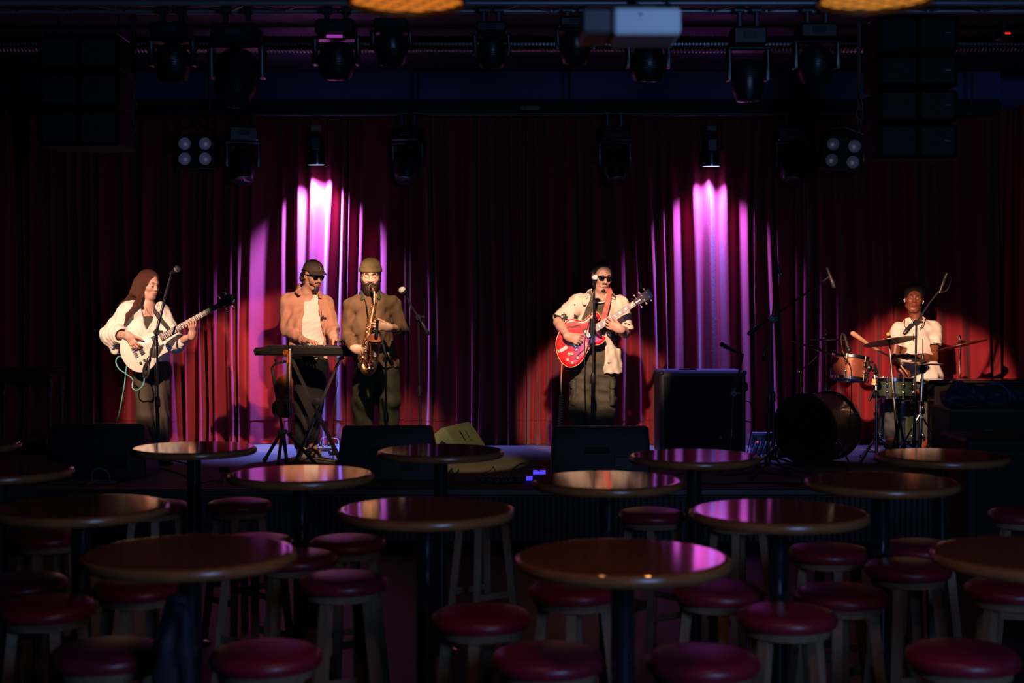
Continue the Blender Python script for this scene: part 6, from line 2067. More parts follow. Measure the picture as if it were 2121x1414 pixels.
# cap
M_CAP = mat('cap_brown', (0.055, 0.036, 0.024), 0.8, bump=(120, 0.3))
g = HK.grid((-0.13, -0.15, -0.02), (0.13, 0.22, 0.18), 0.004)
g.op(HK.el((0, -0.014, 0.056), (0.089, 0.110, 0.090)), 0.01)
Uc = (HK.B[2] - HK.B[1] * 0.05).normalized()
g.cut(HK.p(0, 0, 0.046), -Uc)
cp = mk('cap', g.mesh(), M_CAP, kp)
vs, fs = [], []
for i in range(17):
    a = -1.25 + 2.5 * i / 16
    for j in range(5):
        t = j / 4
        rx = 0.087 * math.sin(a) * (1 - 0.05 * t)
        ry = 0.095 * math.cos(a) + t * 0.085 * math.cos(a * 0.9) ** 0.7
        zz_ = 0.061 - 0.010 * t - 0.018 * (abs(math.sin(a)) ** 2) * (0.3 + t)
        vs += [(rx, ry, zz_ + 0.0035), (rx, ry, zz_ - 0.002)]
for i in range(16):
    for j in range(4):
        a_, b_, c_, d_ = (i * 5 + j) * 2, (i * 5 + j + 1) * 2, ((i + 1) * 5 + j + 1) * 2, ((i + 1) * 5 + j) * 2
        fs += [(a_, b_, c_, d_), (a_ + 1, d_ + 1, c_ + 1, b_ + 1)]
for i in range(16):
    a_, b_ = (i * 5 + 4) * 2, ((i + 1) * 5 + 4) * 2
    fs += [(a_, a_ + 1, b_ + 1, b_)]
mk('brim', MB().add(vs, fs, HK.M()), M_CAP, cp)
em = MB()
em.tube(bez([HK.p(0.018, 0.092, 0.108), HK.p(0.005, 0.100, 0.105), HK.p(0.002, 0.106, 0.090), HK.p(0.004, 0.106, 0.080)], 4), 0.0022, 6)
em.tube([HK.p(-0.030, 0.093, 0.070), HK.p(-0.042, 0.086, 0.068)], 0.0022, 6)
mk('cap_emblem', em, mat('emblem_thread', (0.45, 0.36, 0.26), 0.7), cp)
# white tee, tan overshirt
sdK = (JK['shB'] - JK['shA']).normalized()
g = Grid(*limits([JK['shA'], JK['shB'], JK['hipA'], JK['hipB']], 0.22), 0.0065)
for p, k in torso_prims(JK, 0.93, 0.010, 0.004):
    g.op(p, k)
g.op(ec(JK['neck'] - V((0.0, 0.03, 0.02)), JK['neck'] + V((0.02, -0.05, 0.12)), 0.066, 0.08), 0.01, sub=True)
g.cut(pp(630, 744), (0, 0, -1))
g.wave(0.003, 0.07, 4, stretch=(1.0, 1.0, 1.6))
mk('tee_shirt', g.mesh(), mat('white_tee', (0.80, 0.75, 0.66), 0.85, bump=(90, 0.2)), kp)
M_TAN = mat('tan_cotton', (0.50, 0.265, 0.175), 0.85, bump=(60, 0.3))
g = Grid(*limits([JK['shA'], JK['shB'], JK['hipA'], JK['hipB'], JK['elA'], JK['elB'], JK['wrA'], JK['wrB']], 0.2), 0.006)
for p, k in torso_prims(JK, 0.93, 0.034, 0.0):
    g.op(p, k)
for a in 'AB':
    g.op(ec(JK['sh' + a], JK['el' + a], 0.070, 0.062), 0.022)
    cf_ = JK['el' + a].lerp(JK['wr' + a], 0.86)
    g.op(ec(JK['el' + a], cf_, 0.062, 0.045), 0.02)
    d = (JK['wr' + a] - JK['el' + a]).normalized()
xL, xR = pp(630, 0).x, pp(671, 0).x


def opening(x, y, z):
    """front opening between the two shirt edges"""
    zt_, zm = pp(0, 612).z, pp(0, 690).z
    t = np.clip((z - zm) / (zt_ - zm), 0, 1)
    l = xL + 0.016 * t
    r = xR - 0.050 * t
    return np.maximum(np.maximum(l - x, x - r), (y - (Y0 - 0.01)))


g.op((opening, [xL - 0.02, Y0 - 0.4, pp(0, 760).z], [xR + 0.02, Y0, pp(0, 590).z]), 0.004, sub=True)
g.op(ec(JK['neck'] - V((0, 0.02, 0.02)), JK['neck'] + V((0.0, -0.02, 0.14)), 0.070, 0.085), 0.01, sub=True)
g.cut(pp(630, 741), (0, 0, -1))
g.wave(0.0045, 0.08, 21, stretch=(1.2, 1.2, 0.8))
js = mk('overshirt', g.mesh(), M_TAN, kp)
g = Grid(*limits([JK['neck'], pp(615, 615, -0.2), pp(668, 622, -0.1)], 0.08), 0.0045)
g.op(ec(pp(619, 588, 0.03), pp(616, 601, -0.10), (0.028, 0.009), (0.030, 0.009), (0.5, 0.2, 0.8)), 0.01)
g.op(ec(pp(616, 601, -0.10), pp(622, 608, -0.15), (0.030, 0.009), (0.022, 0.008), (0.8, 0, 0.6)), 0.01)
g.op(ec(pp(619, 588, 0.03), pp(638, 592, 0.075), (0.026, 0.009), (0.026, 0.009), (0, 0, 1)), 0.01)
g.op(ec(pp(662, 604, 0.02), pp(664, 616, -0.06), (0.022, 0.008), (0.018, 0.007), (0.8, 0, -0.5)), 0.01)
mk('collar', g.mesh(), M_TAN, js)
mk('pocket', MB().box(pp(672, 648, -0.118), (0.05, 0.006, 0.075), b=0.002, rot=Matrix.Rotation(R(20), 3, 'Z')), M_TAN, js)
mk('lapel_microphone', MB().ell(pp(669, 656, -0.155), (0.009, 0.009, 0.014)), M_BLK2, kp)
# dark trousers and sneakers
g = Grid(*limits([JK['hipA'], JK['hipB'], JK['anA'], JK['anB'], pp(630, 725)], 0.2), 0.008)
hc = (JK['hipA'] + JK['hipB']) / 2
g.op(ec(hc, hc + V((0, 0, 0.12)), (0.168, 0.122), (0.152, 0.112), sdK), 0.03)
for a in 'AB':
    g.op(ec(JK['hip' + a], JK['kn' + a], 0.092, 0.078), 0.03)
    g.op(ec(JK['kn' + a], JK['an' + a], 0.078, 0.062), 0.03)
g.cut(hc + V((0, 0, 0.14)), (0, 0, 1))
g.cut((0, 0, STAGE + 0.07), (0, 0, -1))
g.wave(0.005, 0.10, 6, stretch=(1.2, 1.2, 0.8))
mk('trousers', g.mesh(), mat('black_trousers', (0.005, 0.0045, 0.005), 0.9, bump=(80, 0.2)), kp)
M_SNK = mat('sneaker_beige', (0.50, 0.39, 0.26), 0.7, bump=(60, 0.2))
for a in 'AB':
    shoe(JK, a, M_SNK, mat('sneaker_sole', (0.40, 0.34, 0.25), 0.7), kp)
# ---------------------------------------------------------------- saxophonist
Y0 = 11.98
pp = lambda x, y, dy=0.0: P(x, y, Y0 + dy)
JS = dict(neck=pp(768, 611, 0.01), shA=pp(727, 633, -0.02), shB=pp(815, 630, 0.02), chest=pp(769, 676), elA=pp(721, 696, -0.02), wrA=pp(734, 722, -0.275),
          elB=pp(832, 682, -0.03), wrB=pp(806, 678, -0.285), hipA=pp(757, 768), hipB=pp(801, 768), knA=pp(752, 830, -0.02), knB=pp(807, 830, 0.0),
          anA=pp(752, 930, 0.0), anB=pp(805, 930, 0.02), toeA=pp(746, 948, -0.17), toeB=pp(812, 948, -0.15))
HS = Head(pp(767.5, 571, -0.02), (0.10, -0.97, -0.16), s=1.03)
sx_ = thing('person', 'bearded man in an olive beanie and brown sweater playing the saxophone', 'person', (pp(780, 0).x, Y0, STAGE))
mk('body', jo(body_mesh(JS, 0.92), head_mesh(HS, JS['neck'], wide=1.0, nose=1.05),
              hand_mesh(JS['wrA'], (0.84, -0.20, -0.30), (0.30, 0.93, 0.05), False, (22, 42, 32), 5, thumb=(0.6, 0.3, 0.6), arm=JS['elA'].lerp(JS['wrA'], 0.5)),
              hand_mesh(JS['wrB'], (-0.93, -0.10, 0.14), (-0.20, 0.95, 0.05), True, (16, 34, 28), 5, thumb=(0.6, 0.3, 0.6), arm=JS['elB'].lerp(JS['wrB'], 0.4))), SK_S, sx_)
features(HS, sx_, None, HAIR_DK, None, 0.0048)
g = HS.grid((-0.13, -0.16, -0.24), (0.13, 0.17, 0.10), 0.0035)
g.op(HS.el((0, 0.024, -0.062), (0.073, 0.070, 0.072)), 0.01)
g.op(HS.el((0, 0.056, -0.112), (0.052, 0.046, 0.055)), 0.03)
g.op(HS.ec((-0.034, 0.088, -0.047), (0.034, 0.088, -0.047), 0.011, 0.011), 0.014)
g.op(HS.el((0, 0.118, -0.064), (0.017, 0.028, 0.008)), 0.004, sub=True)
g.op(HS.el((0, 0.092, -0.004), (0.056, 0.062, 0.034)), 0.010, sub=True)
for s in (-1, 1):
    g.op(HS.el((s * 0.046, 0.080, -0.030), (0.027, 0.038, 0.026)), 0.012, sub=True)
    g.op(HS.ec((s * 0.073, 0.012, 0.045), (s * 0.073, 0.014, -0.04), 0.012, 0.016), 0.02)
g.op(HS.el((0, -0.07, -0.04), (0.12, 0.075, 0.14)), 0.01, sub=True)
g.wave(0.0016, 0.012, 2)
mk('beard', g.mesh(), HAIR_DK, sx_)
g = HS.grid((-0.13, -0.16, -0.14), (0.13, 0.10, 0.10), 0.004)
g.op(HS.el((0, -0.024, 0.020), (0.083, 0.098, 0.078)), 0.01)
g.op(HS.el((0, 0.10, -0.02), (0.12, 0.105, 0.2)), 0.006, sub=True)
for s in (-1, 1):
    g.op(HS.el((s * 0.082, -0.008, -0.006), (0.02, 0.024, 0.034)), 0.006, sub=True)
g.wave(0.0015, 0.015, 3)
mk('hair', g.mesh(), HAIR_DK, sx_)
M_BEAN = mat('olive_knit', (0.115, 0.078, 0.032), 0.9, bump=(90, 0.5, (1, 1, 0.15)))
g = HS.grid((-0.13, -0.15, -0.06), (0.13, 0.15, 0.19), 0.004)
g.op(HS.el((0, -0.014, 0.058), (0.092, 0.110, 0.094)), 0.01)
g.op(HS.el((0, -0.016, 0.046), (0.0955, 0.114, 0.060)), 0.004)
g.cut(HS.p(0, 0.09, 0.046), -(HS.B[2] - HS.B[1] * 0.10).normalized())
g.wave(0.0012, 0.05, 2)
bn = mk('beanie', g.mesh(), M_BEAN, sx_)
g = HS.grid((-0.13, -0.15, -0.06), (0.13, 0.15, 0.19), 0.004)
g.op(HS.el((0, -0.016, 0.046), (0.0985, 0.117, 0.075)), 0.004)
g.cut(HS.p(0, 0.09, 0.042), -(HS.B[2] - HS.B[1] * 0.10).normalized())
g.cut(HS.p(0, 0.09, 0.074), (HS.B[2] - HS.B[1] * 0.10).normalized())
mk('folded_brim', g.mesh(), M_BEAN, bn)
sdS = (JS['shB'] - JS['shA']).normalized()
M_SW = mat('brown_olive_knit', (0.105, 0.058, 0.028), 0.9, bump=(120, 0.3))
g = Grid(*limits([JS['shA'], JS['shB'], JS['hipA'], JS['hipB'], JS['elA'], JS['elB'], JS['wrA'], JS['wrB']], 0.2), 0.006)
for p, k in torso_prims(JS, 0.94, 0.024, 0.01):
    g.op(p, k)
g.op(ec(pp(779, 735), pp(783, 758), (0.172, 0.13), (0.182, 0.138), sdS), 0.03)
for a, c in (('A', 0.88), ('B', 0.50)):
    g.op(ec(JS['sh' + a], JS['el' + a], 0.063, 0.055), 0.016)
    cf_ = JS['el' + a].lerp(JS['wr' + a], c)
    g.op(ec(JS['el' + a], cf_, 0.055, 0.043), 0.02)
g.op(ec(JS['neck'] - V((0, 0.0, 0.02)), JS['neck'] + V((0, -0.03, 0.10)), 0.066, 0.08), 0.01, sub=True)
g.cut(pp(780, 760), (0, 0, -1))
g.wave(0.0045, 0.085, 31, stretch=(1.2, 1.2, 0.8))
sw = mk('sweater', g.mesh(), M_SW, sx_)
for q0, q1, sd_, r0 in ((pp(747, 604, 0.02), pp(751, 619, -0.09), (0.7, 0, 0.7), 0.024), (pp(788, 603, 0.02), pp(784, 617, -0.09), (0.7, 0, -0.7), 0.022)):
    g = Grid(*limits([q0, q1], 0.05), 0.0045)
    g.op(ec(q0, q1, (r0, 0.008), (r0 * 0.92, 0.008), sd_), 0.01)
    mk('collar_flap', g.mesh(), mat('dark_green_collar', (0.03, 0.045, 0.022), 0.8), sw)
g = Grid(*limits([JS['hipA'], JS['hipB'], JS['anA'], JS['anB'], pp(780, 735)], 0.22), 0.008)
hc = (JS['hipA'] + JS['hipB']) / 2
g.op(ec(hc, hc + V((0, 0, 0.13)), (0.176, 0.13), (0.160, 0.12), sdS), 0.03)
for a in 'AB':
    g.op(ec(JS['hip' + a], JS['kn' + a], 0.104, 0.094), 0.03)
    g.op(ec(JS['kn' + a], JS['an' + a] + V((0, 0, 0.14)), 0.094, 0.080), 0.03)
    g.op(ec(JS['an' + a] + V((0, 0, 0.15)), JS['an' + a] + V((0, 0, 0.02)), 0.086, 0.084), 0.02)
g.cut(hc + V((0, 0, 0.14)), (0, 0, 1))
g.cut((0, 0, STAGE + 0.05), (0, 0, -1))
g.wave(0.007, 0.11, 6, stretch=(1.3, 1.3, 0.7))
mk('trousers', g.mesh(), mat('dark_olive_trousers', (0.036, 0.037, 0.016), 0.85, bump=(70, 0.25)), sx_)
for a in 'AB':
    shoe(JS, a, M_BLK2, M_BLK2, sx_)

# saxophone
M_BRS = mat('lacquered_brass', (0.92, 0.50, 0.27), 0.42, 1.0, bump=(40, 0.15))
M_BRB = mat('key_brass', (0.95, 0.60, 0.36), 0.26, 1.0)
Ys = -0.27
s_ = lambda x, y, dy=0.0: P(x, y, Y0 + Ys + dy)
sax = thing('saxophone', 'shiny brass alto saxophone held by the bearded man', 'saxophone', s_(762, 740))
mp = HS.p(0, 0.106, -0.063)
mk('mouthpiece', MB().tube([mp, mp.lerp(s_(774.5, 606, 0.03), 0.75)], [0.006, 0.012], 12), M_BLK2, sax)
mk('ligature', MB().tube([mp.lerp(s_(774.5, 606, 0.03), 0.5), mp.lerp(s_(774.5, 606, 0.03), 0.72)], [0.0125, 0.0145], 12), M_CHROME, sax)
nkp = bez([mp.lerp(s_(774.5, 606, 0.03), 0.6), s_(774.5, 603, 0.01), s_(775.6, 610, 0.0), s_(775.2, 626, 0.0)], 6)
mk('neck', MB().tube(nkp, list(np.linspace(0.0085, 0.013, len(nkp))), 12), M_BRS, sax)
mk('neck_collar', MB().tube([s_(775.2, 622), s_(775, 630)], [0.019, 0.019], 14).box(s_(778, 624.5, -0.01), (0.03, 0.01, 0.012), b=0.003), M_BRB, sax)
a_, b_ = s_(775, 628), s_(752.5, 752)
bod = [a_.lerp(b_, t) for t in np.linspace(0, 1, 9)]
bow = bez([b_, s_(752, 760, -0.01), s_(757, 768.5, -0.03), s_(765, 769, -0.05), s_(771, 762, -0.065)], 6)
bell = bez([s_(771, 762, -0.065), s_(774.5, 745, -0.075), s_(776.5, 725, -0.085), s_(777, 710, -0.10), s_(777.2, 702, -0.11)], 6)
path = bod + bow[1:] + bell[1:]
n1, n2, n3 = len(bod), len(bow) - 1, len(bell) - 1
rad = list(np.linspace(0.0125, 0.026, n1)) + list(np.linspace(0.027, 0.034, n2)) + [0.034 + 0.012 * (i / n3) + 0.024 * (i / n3) ** 5 for i in range(1, n3 + 1)]
tube_m = MB().tube(path, rad, 20, cap=False)
e0, e1 = bell[-2], bell[-1]
dd = (e1 - e0).normalized()
dd = (dd + V((0.05, -0.55, 0.1))).normalized()
mk('body_tube', tube_m, M_BRS, sax)
mk('bell', MB().lathe([(0.044, -0.050), (0.052, -0.018), (0.062, -0.002), (0.066, 0.001), (0.066, 0.004), (0.060, -0.001), (0.049, -0.018), (0.041, -0.05), (0.030, -0.11), (0.0001, -0.12)], e1, dd, 36, cap=False), M_BRS, sax)
mk('bell_rim', MB().tube([e1 + (V((1, 0, 0)) - dd * dd.x).normalized() * 0.0655 * math.cos(t) + dd.cross((V((1, 0, 0)) - dd * dd.x).normalized()) * 0.0655 * math.sin(t) + dd * 0.002 for t in np.linspace(0, 2 * math.pi, 41)], 0.003, 8), M_BRB, sax)
mk('bow_ring', MB().tube([bow[0] + V((0, 0, 0.006)), bow[0] - V((0, 0, 0.006))], 0.0295, 18).tube([bell[0] - V((0, 0, 0.006)), bell[0] + V((0, 0, 0.006))], 0.0375, 18), M_BRB, sax)
ax_ = (b_ - a_).normalized()
sdv = V((1, 0, 0)) - ax_ * ax_.x
sdv.normalize()
fr = V((0, -1, 0))
for o, t0, t1 in ((0.024, 0.05, 0.95), (-0.022, 0.08, 0.9), (0.012, 0.1, 0.98), (-0.030, 0.35, 0.97)):
    p0 = a_.lerp(b_, t0) + sdv * o * (0.7 + 0.3 * t0) + fr * (0.014 + 0.012 * t0)
    p1 = a_.lerp(b_, t1) + sdv * o * (0.8 + 0.5 * t1) + fr * (0.014 + 0.014 * t1)
    rm = MB().tube([p0, p1], 0.0024, 6)
    for q in np.linspace(0, 1, 9):
        c = p0.lerp(p1, q)
        rm.tube([c - ax_ * 0.004, c + ax_ * 0.004], 0.0042, 8)
    mk('key_rod', rm, M_BRB, sax)
rg = random.Random(12)
for i in range(30):
    t = 0.03 + 0.95 * i / 29
    c = a_.lerp(b_, t)
    r0 = 0.0125 + 0.0135 * t
    an = rg.choice((-1.15, -0.75, -0.25, 0.2, 0.65, 1.1)) + rg.uniform(-0.15, 0.15)
    nn = (sdv * math.sin(an) + fr * math.cos(an)).normalized()
    kr = (0.006 + 0.011 * t) * rg.uniform(0.75, 1.1)
    p = c + nn * (r0 + 0.007)
    mk('key_cup', MB().lathe([(kr, 0), (kr, 0.003), (kr * 0.75, 0.0055), (kr * 0.3, 0.0045), (0.0001, 0.006)], p, nn, 14)
       .tube([p + nn * 0.004, p + nn * 0.008 + ax_ * rg.choice((-1, 1)) * 0.02 + sdv * rg.uniform(-0.012, 0.012)], 0.0024, 6), M_BRB, sax)
for (x, y, r_, dy) in ((770, 752, .017, -.11), (776, 735, .019, -.125), (768, 735, .013, -.10), (758, 742, .015, -.06), (748, 748, .012, -.05), (752, 738, .012, -.05), (765, 760, .014, -.10)):
    p = s_(x, y, dy + 0.0)
    mk('low_key', MB().lathe([(r_, 0), (r_, 0.004), (r_ * 0.8, 0.007), (r_ * 0.3, 0.005), (0.0001, 0.007)], p, (rg.uniform(-.5, .3), -1, rg.uniform(-.2, .3)), 16).tube([p, p + V((-0.02, 0.02, 0.05))], 0.003, 6), M_BRB, sax)
mk('key_guard', MB().tube(bez([s_(748, 755, -.05), s_(745, 748, -.07), s_(748, 741, -.06), s_(756, 741, -.07)], 5), 0.003, 6).tube(bez([s_(760, 757, -.1), s_(764, 748, -.12), s_(771, 746, -.13)], 5), 0.003, 6), M_BRB, sax)
mk('neck_strap', MB().tube(bez([pp(753, 612, -0.05), pp(760, 635, -0.15), s_(764, 665, 0.02)], 5), 0.004, 6).tube(bez([pp(785, 612, -0.05), pp(776, 640, -0.15), s_(766, 665, 0.02)], 5), 0.004, 6), M_BLK2, sax)
# ---------------------------------------------------------------- guitarist
Y0 = 12.1
pp = lambda x, y, dy=0.0: P(x, y, Y0 + dy)
JG = dict(neck=pp(1242, 612, 0.0), shA=pp(1194, 630, -0.03), shB=pp(1284, 631, 0.03), chest=pp(1238, 678), elA=pp(1157, 668, -0.15), wrA=pp(1176, 697, -0.305),
          elB=pp(1294, 689, -0.02), wrB=pp(1285, 682, -0.285), hipA=pp(1207, 768), hipB=pp(1249, 768), knA=pp(1204, 850, -0.03), knB=pp(1249, 850, 0.0),
          anA=pp(1204, 936, 0.0), anB=pp(1248, 936, 0.03), toeA=pp(1196, 952, -0.18), toeB=pp(1258, 952, -0.15))
HG = Head(pp(1247, 573, -0.02), (0.24, -0.94, -0.20), (0.06, 0, 1), s=1.02)
gp = thing('person', 'guitarist in sunglasses, open pale shirt and green cargo trousers', 'person', (pp(1230, 0).x, Y0, STAGE))
mk('body', jo(body_mesh(JG, 0.96, arm=1.08), head_mesh(HG, JG['neck'], wide=1.0, nose=1.05),
              hand_mesh(JG['wrA'], (0.84, 0.0, -0.30), (0.18, 0.96, -0.10), False, (36, 58, 45), 3, thumb=(0.8, 0.35, 0.35), arm=JG['elA'].lerp(JG['wrA'], 0.5), size=1.05),
              hand_mesh(JG['wrB'], (-0.84, -0.02, 0.40), (-0.30, 0.90, 0.25), True, (26, 46, 36), 6, thumb=(0.6, 0.35, 0.5), arm=JG['elB'].lerp(JG['wrB'], 0.4), size=1.05)), SK_G, gp)
features(HG, gp, None, HAIR_DK, mat('lip_pale2', (0.42, 0.17, 0.14), 0.45), 0.0042)
sunglasses(HG, gp)
g = HG.grid((-0.13, -0.17, -0.20), (0.13, 0.15, 0.15), 0.0035)
g.op(HG.el((0, -0.022, 0.042), (0.083, 0.102, 0.090)), 0.01)
g.op(HG.el((0, 0.070, 0.030), (0.062, 0.066, 0.066)), 0.02, sub=True)
g.op(HG.el((0, 0.06, -0.07), (0.12, 0.09, 0.10)), 0.01, sub=True)
g.op(HG.el((0, -0.02, -0.10), (0.12, 0.2, 0.075)), 0.01, sub=True)
g.op(HG.el((-0.02, -0.115, 0.02), (0.040, 0.036, 0.040)), 0.02)
rg = random.Random(3)
for i in range(16):
    a = rg.uniform(0.9, 2.3) * rg.choice((-1, 1))
    g.op(HG.el((0.084 * math.sin(a), -0.03 + 0.05 * math.cos(a), rg.uniform(-0.02, 0.06)), (0.011, 0.014, 0.012)), 0.010)
for s in (-1, 1):
    g.op(HG.el((s * 0.080, -0.010, -0.010), (0.02, 0.022, 0.034)), 0.006, sub=True)
g.wave(0.0018, 0.016, 4, stretch=(1, 1, 1))
mk('hair', g.mesh(), HAIR_DK, gp)
g = HG.grid((-0.12, -0.05, -0.18), (0.12, 0.15, 0.02), 0.0032)
g.op(HG.el((0, 0.024, -0.062), (0.0585, 0.062, 0.062)), 0.01)
g.op(HG.el((0, 0.060, -0.104), (0.029, 0.027, 0.022)), 0.02)
g.op(HG.ec((-0.019, 0.089, -0.047), (0.019, 0.089, -0.047), 0.0075, 0.0075), 0.010)
g.op(HG.el((0, 0.112, -0.064), (0.021, 0.030, 0.012)), 0.003, sub=True)
g.op(HG.el((0, 0.085, -0.008), (0.056, 0.06, 0.034)), 0.008, sub=True)
for s in (-1, 1):
    g.op(HG.el((s * 0.046, 0.072, -0.044), (0.026, 0.035, 0.026)), 0.008, sub=True)
g.op(HG.el((0, -0.07, -0.04), (0.12, 0.085, 0.14)), 0.01, sub=True)
g.wave(0.001, 0.010, 2)
mk('beard', g.mesh(), HAIR_DK, gp)
sdG = (JG['shB'] - JG['shA']).normalized()
M_TEEG = mat('grey_green_tee', (0.085, 0.072, 0.045), 0.85, bump=(90, 0.2))
g = Grid(*limits([JG['shA'], JG['shB'], JG['hipA'], JG['hipB']], 0.24), 0.0065)
for p, k in torso_prims(JG, 0.98, 0.010, 0.008):
    g.op(p, k)
g.op(ec(JG['neck'] - V((0, 0.0, 0.03)), JG['neck'] + V((0, -0.04, 0.12)), 0.066, 0.09), 0.01, sub=True)
g.cut(pp(1230, 752), (0, 0, -1))
g.wave(0.003, 0.08, 4)
te = mk('tee_shirt', g.mesh(), M_TEEG, gp)
ringp = [pp(1242 + 16.5 * math.cos(a), 612 + 5 - 9.5 * math.sin(a) * (1 if math.sin(a) < 0 else 0.6), -0.055 + 0.062 * math.sin(a)) for a in np.linspace(0, 6.283, 25)]
mk('neck_ribbing', MB().tube(ringp, 0.006, 8), mat('white_tee', (0.80, 0.75, 0.66), 0.85), te)
M_PRT = spots_mat('leaf_print_cotton', (0.74, 0.64, 0.50), (0.05, 0.04, 0.035), 9.0, 0.26)
g = Grid(*limits([JG['shA'], JG['shB'], JG['hipA'], JG['hipB'], JG['elA'], JG['elB']], 0.22), 0.006)
for p, k in torso_prims(JG, 0.98, 0.032, 0.012):
    g.op(p, k)
g.op(ec(pp(1240, 735), pp(1242, 772), (0.195, 0.145), (0.200, 0.15), sdG), 0.03)
for a in 'AB':
    e = JG['sh' + a].lerp(JG['el' + a], 0.86)
    g.op(ec(JG['sh' + a], e, 0.078, 0.084), 0.028)
    d = (JG['el' + a] - JG['sh' + a]).normalized()
    q = JG['sh' + a].lerp(JG['el' + a], 0.94)
    g.op((lambda x, y, z, q=q, d=d: np.maximum(-((x - q.x) * d.x + (y - q.y) * d.y + (z - q.z) * d.z), (np.sqrt((x - q.x) ** 2 + (y - q.y) ** 2 + (z - q.z) ** 2) - 0.16)), list(q - V((.16, .16, .16))), list(q + V((.16, .16, .16)))), 0.004, sub=True)
    g.op(ec(q - d * 0.045, q + d * 0.05, 0.062, 0.075), 0.008, sub=True)
xl_, xr_ = pp(1205, 0).x, pp(1254, 0).x


def opening2(x, y, z):
    zt_, zm, zb_ = pp(0, 612).z, pp(0, 662).z, pp(0, 770).z
    t = np.clip((z - zm) / (zt_ - zm), 0, 1)
    u = np.clip((zm - z) / (zm - zb_), 0, 1)
    l = xl_ + 0.075 * t - 0.05 * u
    r = xr_ - 0.004 * t - 0.020 * u
    return np.maximum(np.maximum(l - x, x - r), (y - (Y0 - 0.01)))


g.op((opening2, [xl_ - 0.09, Y0 - 0.4, pp(0, 790).z], [xr_ + 0.02, Y0, pp(0, 590).z]), 0.004, sub=True)
g.op(ec(JG['neck'] - V((0, 0.0, 0.02)), JG['neck'] + V((0, -0.02, 0.14)), 0.072, 0.09), 0.01, sub=True)
zc = pp(0, 772).z
g.cut((0, 0, zc), (0, 0, -1))
g.op((lambda x, y, z, a=pp(1226, 0).x, b=pp(0, 742).z: np.maximum(x - a, z - b), [pp(1140, 0).x, Y0 - 0.4, pp(0, 790).z], [pp(1226, 0).x, Y0 + 0.4, pp(0, 742).z]), 0.004, sub=True)
g.wave(0.0045, 0.09, 41, stretch=(1.2, 1.2, 0.7))
sh = mk('open_shirt', g.mesh(), M_PRT, gp)
for parts in (((pp(1222, 600, 0.03), pp(1209, 618, -0.10), 0.026, 0.030, (0.8, 0, 0.5)), (pp(1209, 618, -0.10), pp(1211, 630, -0.135), 0.030, 0.015, (0.8, 0, 0.5))),
              ((pp(1263, 600, 0.03), pp(1270, 617, -0.08), 0.022, 0.026, (0.8, 0, -0.4)),)):
    g = Grid(*limits([q for p_ in parts for q in p_[:2]], 0.06), 0.0045)
    for q0, q1, r0, r1, sd_ in parts:
        g.op(ec(q0, q1, (r0, 0.008), (r1, 0.0075), sd_), 0.01)
    mk('collar_flap', g.mesh(), M_PRT, sh)
M_CG = mat('cargo_green', (0.060, 0.058, 0.036), 0.85, bump=(70, 0.25))
g = Grid(*limits([JG['hipA'], JG['hipB'], JG['anA'], JG['anB'], pp(1230, 735)], 0.24), 0.0075)
hc = (JG['hipA'] + JG['hipB']) / 2
g.op(ec(hc, hc + V((0, 0, 0.12)), (0.182, 0.13), (0.162, 0.12), sdG), 0.03)
for a in 'AB':
    g.op(ec(JG['hip' + a], JG['kn' + a], 0.108, 0.104), 0.03)
    g.op(ec(JG['kn' + a], JG['an' + a] + V((0, 0, 0.02)), 0.102, 0.088), 0.03)
g.cut(hc + V((0, 0, 0.14)), (0, 0, 1))
g.cut((0, 0, STAGE + 0.05), (0, 0, -1))
g.wave(0.007, 0.11, 16, stretch=(1.0, 1.0, 1.2))
tr_ = mk('cargo_trousers', g.mesh(), M_CG, gp)
for sx, x in ((-1, 1187), (1, 1268)):
    g = Grid(*limits([pp(x, 795), pp(x, 850)], 0.13), 0.006)
    g.op(ec(pp(x + sx * -2, 797, -0.04), pp(x + sx * -1, 835, -0.04), (0.026, 0.075), (0.030, 0.08), (1, 0, 0)), 0.02)
    g.wave(0.003, 0.07, 5)
    pk = mk('cargo_pocket', g.mesh(), M_CG, tr_)
    g = Grid(*limits([pp(x, 785), pp(x, 806)], 0.12), 0.006)
    g.op(ec(pp(x - sx * 1, 791, -0.045), pp(x - sx * 1, 800, -0.045), (0.029, 0.082), (0.033, 0.084), (1, 0, 0)), 0.01)
    mk('pocket_flap', g.mesh(), M_CG, tr_)
for a in 'AB':
    shoe(JG, a, M_BLK2, M_BLK2, gp)
wr = JG['wrB'].lerp(JG['elB'], 0.12)
wd = (JG['elB'] - JG['wrB']).normalized()
mk('wristwatch', MB().lathe([(0.031, -0.010), (0.034, -0.008), (0.034, 0.008), (0.031, 0.010)], wr, wd, 18), M_BLK2, gp)

